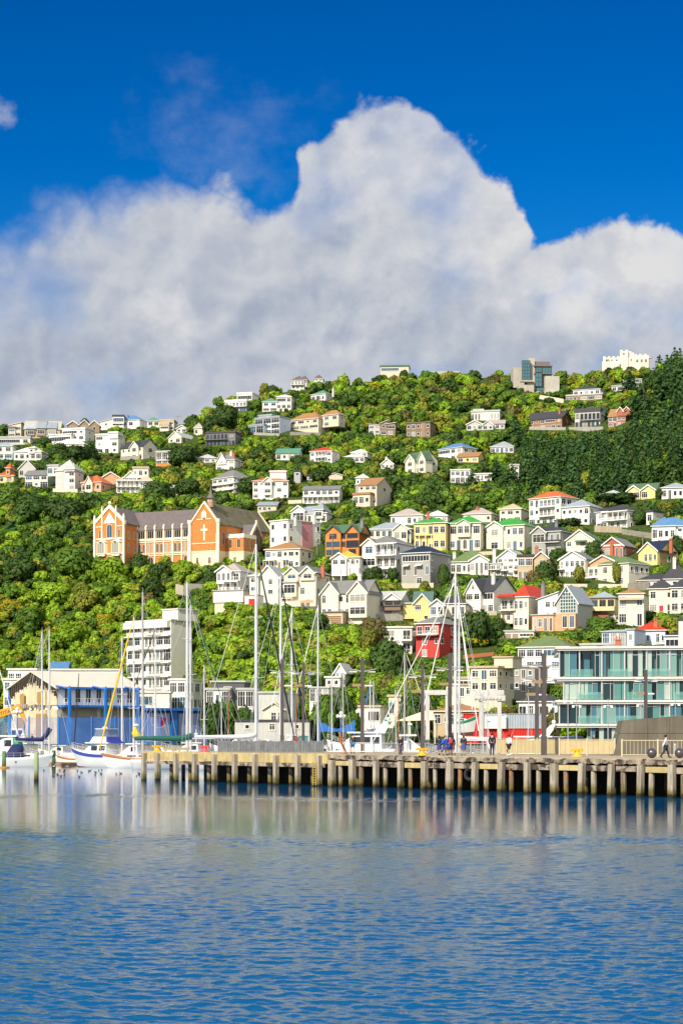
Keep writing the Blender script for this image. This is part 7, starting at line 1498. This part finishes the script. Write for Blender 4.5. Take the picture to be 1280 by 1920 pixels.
# birds
BW = mat('gull_white', (.75,.75,.74), .7, .05); BG = mat('gull_grey', (.22,.23,.25), .7, .1); BK = mat('duck_dark', (.03,.03,.035), .7, .1)
def gull(p, rz, fly, label):
    root = empty('gull', p, rz, label, 'gull', 'gulls over the harbour'); b = MB(); b.tube([(-.22,0,.0),(-.1,0,.02),(.05,0,.03),(.17,0,.08),(.22,0,.10),(.27,0,.09)], [.015,.06,.075,.045,.045,.008], 8); smooth(b.build('body', [BW], root))
    if fly:
        for s in (-1, 1): b = MB(); b.add([(.08,s*.05,.05),(-.08,s*.05,.05),(-.05,s*.35,.32),(.10,s*.33,.33),(-.12,s*.62,.26)], [(0,1,2,3),(3,2,4)]); b.add([(.08,s*.05,.062),(-.08,s*.05,.062),(-.05,s*.35,.332),(.10,s*.33,.342),(-.12,s*.62,.272)], [(3,2,1,0),(4,2,3)]); b.build('wing', [BG], root)
    else: b = MB(); b.tube([(-.28,0,.05),(.02,0,.09)], [.02,.07], 8); b.build('wing', [BG], root); b = MB(); [b.tube([(.02,s*.03,-.12),(.02,s*.03,-.02)], .008, 4) for s in (-1,1)]; b.build('leg', [mat('gull_leg', (.5,.1,.05))], root)
gull(PZ(30, 262, .55), .4, True, 'gull with raised wings low over the water near the left mooring pile'); gull(PZ(101, 240, .55), 2.4, True, 'gull skimming the water right of the pale green pile'); gull(deckp(953, 1419)+Vector((0,0,.13)), .2, False, 'grey and white gull standing on the wharf edge by the jogger')
dk0 = None; rb = random.Random(21)
for i in range(24):
    px, wl = rb.uniform(78, 262), rb.uniform(1444, 1457); Y = CH*F/(wl-HZ)
    if dk0 is None:
        dk0 = empty('duck', PZ(px, Y, .02), rb.uniform(0, 6.3), 'small dark duck floating on the water left of the wharf', 'duck', 'ducks on the water')
        b = MB(); b.tube([(-.18,0,.05),(-.09,0,.045),(.05,0,.045),(.12,0,.08),(.14,0,.15),(.18,0,.16),(.23,0,.15)], [.015,.06,.065,.035,.03,.03,.008], 8); smooth(b.build('body', [BK], dk0))
    else:
        o = dk0.copy(); COL.objects.link(o); o.location = PZ(px, Y, .02); o.rotation_euler = (0, 0, rb.uniform(0, 6.3))
        for chd in dk0.children: d = chd.copy(); COL.objects.link(d); d.parent = o
# ---------------------------------------------------------------- vegetation
def leaf_mat(name, col, var=.26, col2=None):
    m = bpy.data.materials.new(name); m.use_nodes = True; t = NT(m.node_tree); b = t.n['Principled BSDF']; b.inputs['Roughness'].default_value = .6; b.inputs['Specular IOR Level'].default_value = .25
    g = t.node('ShaderNodeNewGeometry'); oi = t.node('ShaderNodeObjectInfo'); r = g.outputs['Random Per Island']; tc = t.node('ShaderNodeTexCoord')
    n = t.noise(tc.outputs['Object'], .35, 3, .6)
    f = t.m('MULTIPLY', t.rng(r, 0, 1, 1-var, 1+var), t.m('MULTIPLY', t.rng(oi.outputs['Random'], 0, 1, .8, 1.2), t.rng(n, .3, .7, .75, 1.25)))
    warm = t.mix(t.rng(n, .4, .7, 0, .4), (*col, 1), (col[0]*1.5+.01, col[1]*1.08, col[2]*.8, 1))
    if col2: warm = t.mix(t.rng(t.m('ADD', r, t.m('MULTIPLY', t.m('SUBTRACT', n, .5), 2.0)), .45, .55, 0, 1), warm, (*col2, 1))
    c = t.mix(1.0, warm, f, 'MULTIPLY'); t.l.new(c, b.inputs['Base Color'])
    tr = t.node('ShaderNodeBsdfTranslucent'); t.l.new(c, tr.inputs[0]); mx = t.node('ShaderNodeMixShader'); mx.inputs[0].default_value = .32
    t.l.new(b.outputs[0], mx.inputs[1]); t.l.new(tr.outputs[0], mx.inputs[2]); t.l.new(mx.outputs[0], t.n['Material Output'].inputs[0]); return m
LEAF = [('dark green', leaf_mat('leaf_dark', (.052,.110,.020))), ('mid green', leaf_mat('leaf_mid', (.095,.190,.020))), ('bright green', leaf_mat('leaf_bright', (.20,.34,.020))), ('olive green', leaf_mat('leaf_olive', (.20,.235,.030))),
        ('yellow-flowered', leaf_mat('leaf_gorse', (.52,.40,.010), .5, (.14,.22,.02))), ('brownish', leaf_mat('leaf_brown', (.19,.14,.05), .3, (.10,.13,.03))), ('blackish green', leaf_mat('leaf_pine', (.040,.100,.026), .4)), ('lime green', leaf_mat('leaf_lime', (.22,.33,.026)))]
BARK = mat('bark', (.16,.12,.085), .95, .3, 2)
def fib(n):
    i = np.arange(n)+.5; ph = np.arccos(1-2*i/n); th = np.pi*(1+5**.5)*i; return np.stack([np.cos(th)*np.sin(ph), np.sin(th)*np.sin(ph), np.cos(ph)], 1)
def quads(p, nrm, size, r, asp=1.0, sn=None):
    n = len(p); d = r.normal(size=(n,3)); t = np.cross(nrm, d); t /= np.linalg.norm(t, axis=1, keepdims=True)+1e-9; u = np.cross(nrm, t); s = (size*r.uniform(.6, 1.35, (n,1)))
    a, c = t*s, u*s*asp
    return np.concatenate([np.stack([p-a-c*.6, p+a-c, p+a*.8+c, p-a*.9+c*.8], 1).reshape(-1, 3), np.repeat(nrm if sn is None else sn, 4, 0)], 1)
def broadleaf(seed, nl, nq, size, flat=.8, spread=.62, core=True, wob=.12):
    """leaf clumps on overlapping lobes: unit crown of radius 1 standing from z=0"""
    r = np.random.default_rng(seed); c = fib(nl)*spread*r.uniform(.55, 1.1, (nl,1)); c[:,2] = c[:,2]*flat+.75; R_ = r.uniform(.30, .52, nl); V = []; cores = []
    for k in range(nl):
        m = int(nq*R_[k]**2/np.sum(R_**2)); q = fib(max(m,8)) + r.normal(size=(max(m,8),3))*.25; q /= np.linalg.norm(q, axis=1, keepdims=True)
        rr = R_[k]*(1+r.normal(size=(len(q),1))*wob); p = c[k]+q*rr*np.array([1,1,.85])
        keep = np.ones(len(p), bool)
        for j in range(nl):
            if j != k: keep &= np.linalg.norm((p-c[j])/np.array([1,1,.85]), axis=1) > R_[j]*.8
        keep &= p[:,2] > .08; p, q = p[keep], q[keep]
        nn = q + r.normal(size=q.shape)*.36 + np.array([0,0,.2]); nn /= np.linalg.norm(nn, axis=1, keepdims=True); s2 = q*.75 + (p-np.array([0,0,.6]))*.5 + r.normal(size=q.shape)*.16 + np.array([0,0,.12]); s2 /= np.linalg.norm(s2, axis=1, keepdims=True); V.append(quads(p, nn, size, r, 1.0, s2))
    return np.concatenate(V)
def conifer(seed, tiers, per, size):
    r = np.random.default_rng(seed); P_ = []; N_ = []
    for t in range(tiers):
        f = t/(tiers-1); z = .25+2.35*f; rad = (1-f)**.75*1.0*r.uniform(.75,1.15)+.05; nb = max(3, int(9*(1-f)+3))
        for k in range(nb):
            a = 2*np.pi*(k/nb)+r.uniform(0,.9); L = rad*r.uniform(.65,1.15); m = max(2, int(per*L)); s = np.linspace(.15, 1, m)+r.normal(size=m)*.04
            x = np.cos(a)*L*s+r.normal(size=m)*.05; y = np.sin(a)*L*s+r.normal(size=m)*.05; P_.append(np.stack([x, y, z+.14*s-.10*s*s+r.normal(size=m)*.04], 1)); N_.append(np.stack([np.cos(a)*.8+r.normal(size=m)*.25, np.sin(a)*.8+r.normal(size=m)*.25, .65+r.normal(size=m)*.2], 1))
    p = np.concatenate(P_); n = np.concatenate(N_); n /= np.linalg.norm(n, axis=1, keepdims=True); return quads(p, n, size*1.05, r, .8)
def ball_core(nl_seed, nl, flat, spread):
    r = np.random.default_rng(nl_seed); c = fib(nl)*spread*r.uniform(.55, 1.1, (nl,1)); c[:,2] = c[:,2]*flat+.75; R_ = r.uniform(.30, .52, nl)
    oct_ = fib(14); V = []; 
    for k in range(nl): V.append(quads(c[k]+oct_*R_[k]*.72*np.array([1,1,.85]), oct_, R_[k]*.42, r))
    return np.concatenate(V)
def crown_mesh(name, v, m):
    v, nv = v[:,:3], v[:,3:]; n = len(v)//4; me = bpy.data.meshes.new(name); me.vertices.add(n*4); me.vertices.foreach_set('co', v.astype(np.float32).ravel()); me.loops.add(n*4); me.loops.foreach_set('vertex_index', np.arange(n*4, dtype=np.int32)); me.polygons.add(n); me.polygons.foreach_set('loop_start', np.arange(0, n*4, 4, dtype=np.int32))
    me.materials.append(m); at = me.attributes.new('custom_normal', 'FLOAT_VECTOR', 'POINT'); at.data.foreach_set('vector', nv.astype(np.float32).ravel()); me.update(calc_edges=True); return me
PRO = [np.concatenate([broadleaf(s, nl, 1500, .075, fl, sp), ball_core(s, nl, fl, sp)]) for s, nl, fl, sp in ((1, 13, .75, .66), (2, 10, .95, .58), (3, 15, .60, .72), (4, 9, 1.1, .52), (5, 12, .85, .64))]
PCON = [conifer(s, 15, 15, .085) for s in (11, 12, 13)]
LOW = [np.concatenate([broadleaf(s, nl, 330, .125, fl, sp), ball_core(s, nl, fl, sp)]) for s, nl, fl, sp in ((21, 7, .75, .62), (22, 6, .9, .55), (23, 9, .6, .72), (24, 6, 1.1, .5), (25, 8, .8, .64), (26, 7, .7, .66))]
LCON = [conifer(s, 9, 7, .14) for s in (31, 32)]
CM = [crown_mesh('crown', v, LEAF[1][1]) for v in PRO]; CC = [crown_mesh('crown', v, LEAF[6][1]) for v in PCON]
def trunk_mesh(h, r0, n):
    b = MB(); b.tube([(0,0,-.9),(.02,.01,h*.35),(.0,.03,h*.75)], [r0, r0*.75, r0*.45], 7); rr = random.Random(n)
    for k in range(5): a = rr.uniform(0, 6.3); q = h*rr.uniform(.25,.5); b.tube([(0,0,q),(math.cos(a)*.25,math.sin(a)*.25,q+.22),(math.cos(a)*.5,math.sin(a)*.5,q+.5)], [r0*.45,r0*.3,r0*.12], 5)
    return b.mesh('trunk', BARK)
TM = [trunk_mesh(1.2, .07, k) for k in range(3)]; TP = MB().tube([(0,0,-.9),(.01,0,.6),(0,0,1.3)], [.07,.05,.02], 7).mesh('trunk', BARK)
TREES = []
def plant(px, Y, r, hs, kind, rot, conif=False, z=None):
    gz = ground_z(px, Y) if z is None else z; o = PZ(px, Y, gz); return dict(px=px, Y=Y, r=r, hs=hs, kind=kind, rot=rot, con=conif, p=o, py=HZ-(gz+r*hs*.7-CH)*F/Y, show=0)
def nearest(px, py, Y):
    best = None
    for n in NICK:
        d = math.hypot(n[0]-px, (n[1]-py)*1.2) + max(0, abs(n[2]-Y)-60)*.3
        if best is None or d < best[0]: best = (d, n)
    return best[1]
rt = random.Random(77)
def zone(px, py):
    """which growth covers the slope where"""
    px += rt.uniform(-30, 30); py += rt.uniform(-18, 18)
    if px > 1140 and 690 < py < 985 and (px-1140)*1.7 > (860-py): 
        return rt.choices(((6, True), (0, True), (0, False), (1, False)), (5, 3.4, 1.4, 1.4))[0]
    if 940 < px < 1200 and 820 < py < 940: return rt.choices(((6, True), (0, True), (0, False), (1, False), (3, False)), (5, 2, 2, 1.5, .8))[0]
    if 690 < px < 950 and 880 < py < 970: return (rt.choices((0,1,2,3), (5,4,1,1))[0], False)
    if px < 700 and py > 1085: return (rt.choices((0,1,2,3,4,5,7), (1.5,5,7.5,3,.7 if px < 330 else .2,.25,4))[0], False)
    if px < 180 and py < 1085: return (rt.choices((0,1,2,3,6), (5,6,2,2,2))[0], False)
    if py < 760 and px > 600: return (rt.choices((0,1,2,3,4,5,7), (3,6,3,4,.6,1.5,1))[0], False)
    return (rt.choices((0,1,2,3,4,5,7), (4,6,3,3,.35,.7,1))[0], False)
def blocked(px, Y, r, h, py_base):
    s = F/Y; x0, x1, y0, y1 = px-r*s*.85, px+r*s*.85, py_base-h*s, py_base
    for f in FAC:
        if Y > f[4]+6: continue
        if x1 > f[0] and x0 < f[1] and y1 > f[2] and y0 < f[3]-(f[3]-f[2])*(.02 if px > 560 and py_base > 920 else .07): return True
    return False
def inside(px, Y, y):
    for f in FAC:
        if f[0]-2 < px < f[1]+2 and f[4]-1 < Y < f[4]+11 and y < f[3]+3: return True
    return False
# trees picked out of the photograph: column, foot row, radius and height in photo pixels, kind
MAN = [(350,1122,15,18,2),(368,1124,15,20,1),(384,1122,12,16,2),(412,1144,14,16,1),(432,1148,15,17,2),(452,1150,14,16,2),(392,1122,12,16,1),(222,1112,26,34,2),(300,1092,26,36,0),(318,1062,30,44,1),(345,1090,26,34,2),(262,1080,22,36,0),(395,1104,15,30,0),(286,1120,24,34,0),(208,1092,34,46,2),(893,1214,30,66,0),(928,1196,20,32,0),(1022,1096,24,38,0),(1000,1105,16,30,5),(1045,1064,22,30,0),(1112,1052,18,32,0),(1085,1098,13,34,3),(1155,1096,9,40,3),
       (655,1128,20,26,0),(745,1118,12,22,2),(700,1096,22,28,0),(735,1092,13,24,0),(820,1092,16,34,2),(795,1118,12,26,3),(832,1100,12,36,0),(706,1222,30,54,5),(728,1282,42,70,0),(690,1232,18,50,3),(685,1296,26,36,1),(600,1285,20,26,2),(640,1196,26,26,1),(560,1165,14,18,0),(585,1180,30,30,1),(540,1178,22,26,2),(1065,992,26,20,0),
       (1150,946,42,20,0),(1250,970,22,26,3),(1196,985,16,28,0),(1236,936,10,16,0),(1180,1200,20,24,0),(1130,1196,34,34,1),(1168,1192,20,18,0),(1245,1090,14,24,1),(1268,1040,16,32,0),(1215,1168,16,22,0),(497,746,14,26,3),(512,748,12,22,0),(480,770,16,20,1),(395,816,20,34,0),(425,806,26,40,0),(440,800,14,30,6),(365,808,16,22,0),(558,760,14,26,6),
       (600,905,22,24,0),(650,880,16,22,1),(560,880,18,26,0),(690,896,20,26,1),(340,876,30,40,0),(352,935,24,36,0),(300,950,34,40,0),(265,950,20,28,2),(200,878,16,18,5),(150,880,40,40,0),(110,862,22,26,0),(120,985,40,50,0),(60,980,38,48,0),(20,960,30,40,1),(90,1050,36,44,1),(140,1085,40,50,1),(40,1100,40,50,0),(100,1140,36,44,2),
       (160,1150,30,40,3),(60,1190,36,44,1),(130,1215,34,44,2),(200,1180,20,24,4),(180,1230,18,22,4),(150,1200,16,20,4),(95,1168,14,18,4),(20,1160,26,34,4),(420,1000,30,40,0),(470,930,26,36,0),(1222,905,30,44,1),(1262,890,26,36,2),(1240,872,20,28,3),(1275,868,22,30,2),(1222,888,18,24,3),(885,920,24,34,6),(930,905,24,44,6),(960,915,22,40,6),(1000,900,26,52,6),(1040,905,24,44,6),(1075,890,26,50,6),(1110,905,24,40,6),(1140,880,28,56,6),(1170,900,26,50,0),(1190,850,30,70,6),(1225,860,30,70,6),(1260,830,34,80,6),(1200,790,30,64,6),(1240,770,32,66,6),(1275,760,34,80,6),(1180,740,26,40,6),(1255,722,24,44,6),(1285,720,28,56,6),(1222,735,20,34,0),(1140,702,9,14,0),(1158,703,10,16,1),(1180,702,10,14,0),(1206,703,10,15,3),(718,704,9,14,1),(738,705,8,12,3),(757,704,10,20,0),(975,742,10,12,1),(1000,752,12,14,2),(1030,760,12,14,0),(1055,748,12,16,1)]
def manual():
    for px, py, r, h, k in MAN:
        Y = depth_at(px, py); s = F/Y; con = k == 6; rr = r/s; hh = h/s
        TREES.append(plant(px, Y, rr, hh/(rr*(2.5 if con else 1.35)), k, rt.uniform(0, 6.3), con)); TREES[-1]['show'] = 1e6 + r*h
    for px, r, h, Y, k in ((400,24,76,352,0),(428,26,70,354,1),(462,22,60,352,0),(606,28,84,345,1),(642,34,96,350,0),(662,20,60,346,1),(775,34,84,352,0),(1036,18,62,318,5),(925,30,34,352,0),(950,18,30,350,2),(1010,22,40,362,2),(540,14,20,350,1),(700,16,24,352,1),(1062,26,60,352,0)):
        s = F/Y; TREES.append(plant(px, Y, r/s, h/s/(r/s*1.35), k, rt.uniform(0, 6.3), False, 2.55 if Y < 360 else None)); TREES[-1]['show'] = 1e6
manual()
py = 690.0
while py < 1400:
    px = -420 + rt.uniform(0, 14)
    while px < 1700:
        x, y = px + rt.uniform(-7, 7), py + rt.uniform(-6, 6); px += 12.5 if py < 960 else 14
        if not -60 < px < 1340: px += 6
        Y = depth_at(x, y)
        if Y > 995 or Y < 342: continue
        k, con = zone(x, y); s = F/Y; r = rt.uniform(1.4, 3.3)*(1.1 if con else 1)*((1.25 if y < 960 else 1.0) if y < 1080 or x > 700 else .85); hs = rt.uniform(.75, 1.25) if not con else rt.uniform(.9, 1.3)
        if 160 < x < 240 and 1090 < y < 1180 and rt.random() < .45: r *= .5
        if inside(x, Y, y): continue
        ok = False
        for f in (1, .7, .45, .28):
            if not blocked(x, Y, r*f, r*f*hs*(2.6 if con else 1.3), y): ok = True; break
        if not ok: continue
        if f < .6: con = False; k = k if k != 6 else 0
        t = plant(x, Y, r*f, hs, k, rt.uniform(0, 6.3), con); TREES.append(t); t['show'] = (r*f*s)**2*(2 if con else 1)*(1 if -10 < x < 1290 else 0)
    py += 8.5 if py < 960 else 10.5
TREES.sort(key=lambda t: -t['show'])
IND, REST = TREES[:292], TREES[292:]
SHAPE = {0: 'rounded', 1: 'full', 2: 'leafy', 3: 'loose', 4: 'gorse', 5: 'dry', 7: 'soft'}
def words_for(t):
    n = nearest(t['px'], t['py'], t['Y']); dx, dy = t['px']-n[0], t['py']-n[1]
    rel = ('left of' if dx < 0 else 'right of') if abs(dx) > abs(dy) else ('above' if dy < 0 else 'below')
    kind = 'pine' if t['con'] else ('bush' if t['r'] < 1.9 else 'tree'); return LEAF[t['kind']][0], kind, rel, n[3]
grp = {}
for t in IND: grp.setdefault(words_for(t), []).append(t)
ORD = ['first', 'second', 'third', 'fourth', 'fifth', 'sixth', 'seventh', 'eighth', 'ninth', 'tenth', 'eleventh', 'twelfth', 'thirteenth', 'fourteenth', 'fifteenth', 'sixteenth', 'seventeenth', 'eighteenth', 'nineteenth', 'twentieth']
for (colr, kind, rel, nick), ts in grp.items():
    ts.sort(key=lambda t: t['px'])
    for i, t in enumerate(ts):
        if len(ts) == 1: lab = f'{colr} {kind} {rel} the {nick}'
        elif len(ts) == 2: lab = f'{("left" if i == 0 else "right")} one of two {colr} {kind}s {rel} the {nick}'
        else: lab = f'{ORD[min(i,19)]} {colr} {kind} from the left {rel} the {nick}'
        big = t['r'] > 1.9; root = empty('pine_tree' if t['con'] else ('tree' if big else 'bush'), t['p'], t['rot'], lab, kind, 'trees and bushes on the hillside')
        me = rt.choice(CC) if t['con'] else rt.choice(CM); r = t['r']
        o = link('crown', me, root); o.scale = (r, r*rt.uniform(.85,1.1), r*t['hs']); o.location.z = -.05*r if not t['con'] else 0
        o.material_slots[0].link = 'OBJECT'; o.material_slots[0].material = LEAF[t['kind']][1]
        q = link('trunk', TP if t['con'] else TM[i % 3], root); q.scale = (r, r, r*t['hs']*(1.8 if t['con'] else 1))
# everything smaller grows together as one bush cover
def cover():
    vs = []; mi = []
    for t in REST:
        v = (LCON if t['con'] else LOW)[rt.randrange(2 if t['con'] else 6)]; c, s = math.cos(t['rot']), math.sin(t['rot']); r = t['r']; w = v[:,:3]*np.array([r, r, r*t['hs']]); q = v[:,3:]
        w = np.stack([w[:,0]*c-w[:,1]*s, w[:,0]*s+w[:,1]*c, w[:,2]-.06*r], 1) + np.array(t['p']); vs.append(np.concatenate([w, np.stack([q[:,0]*c-q[:,1]*s, q[:,0]*s+q[:,1]*c, q[:,2]], 1)], 1).astype(np.float32)); mi.append(np.full(len(v)//4, t['kind'], np.int32))
    v = np.concatenate(vs); me = crown_mesh('hillside_bush', v, LEAF[0][1])
    for _, m in LEAF[1:]: me.materials.append(m)
    me.polygons.foreach_set('material_index', np.concatenate(mi)); tag(link('hillside_bush', me), 'dense mixed bush covering the hillside between the houses', 'bush', None, 'stuff')
cover()
print('trees', len(TREES), 'objects', len(bpy.data.objects))
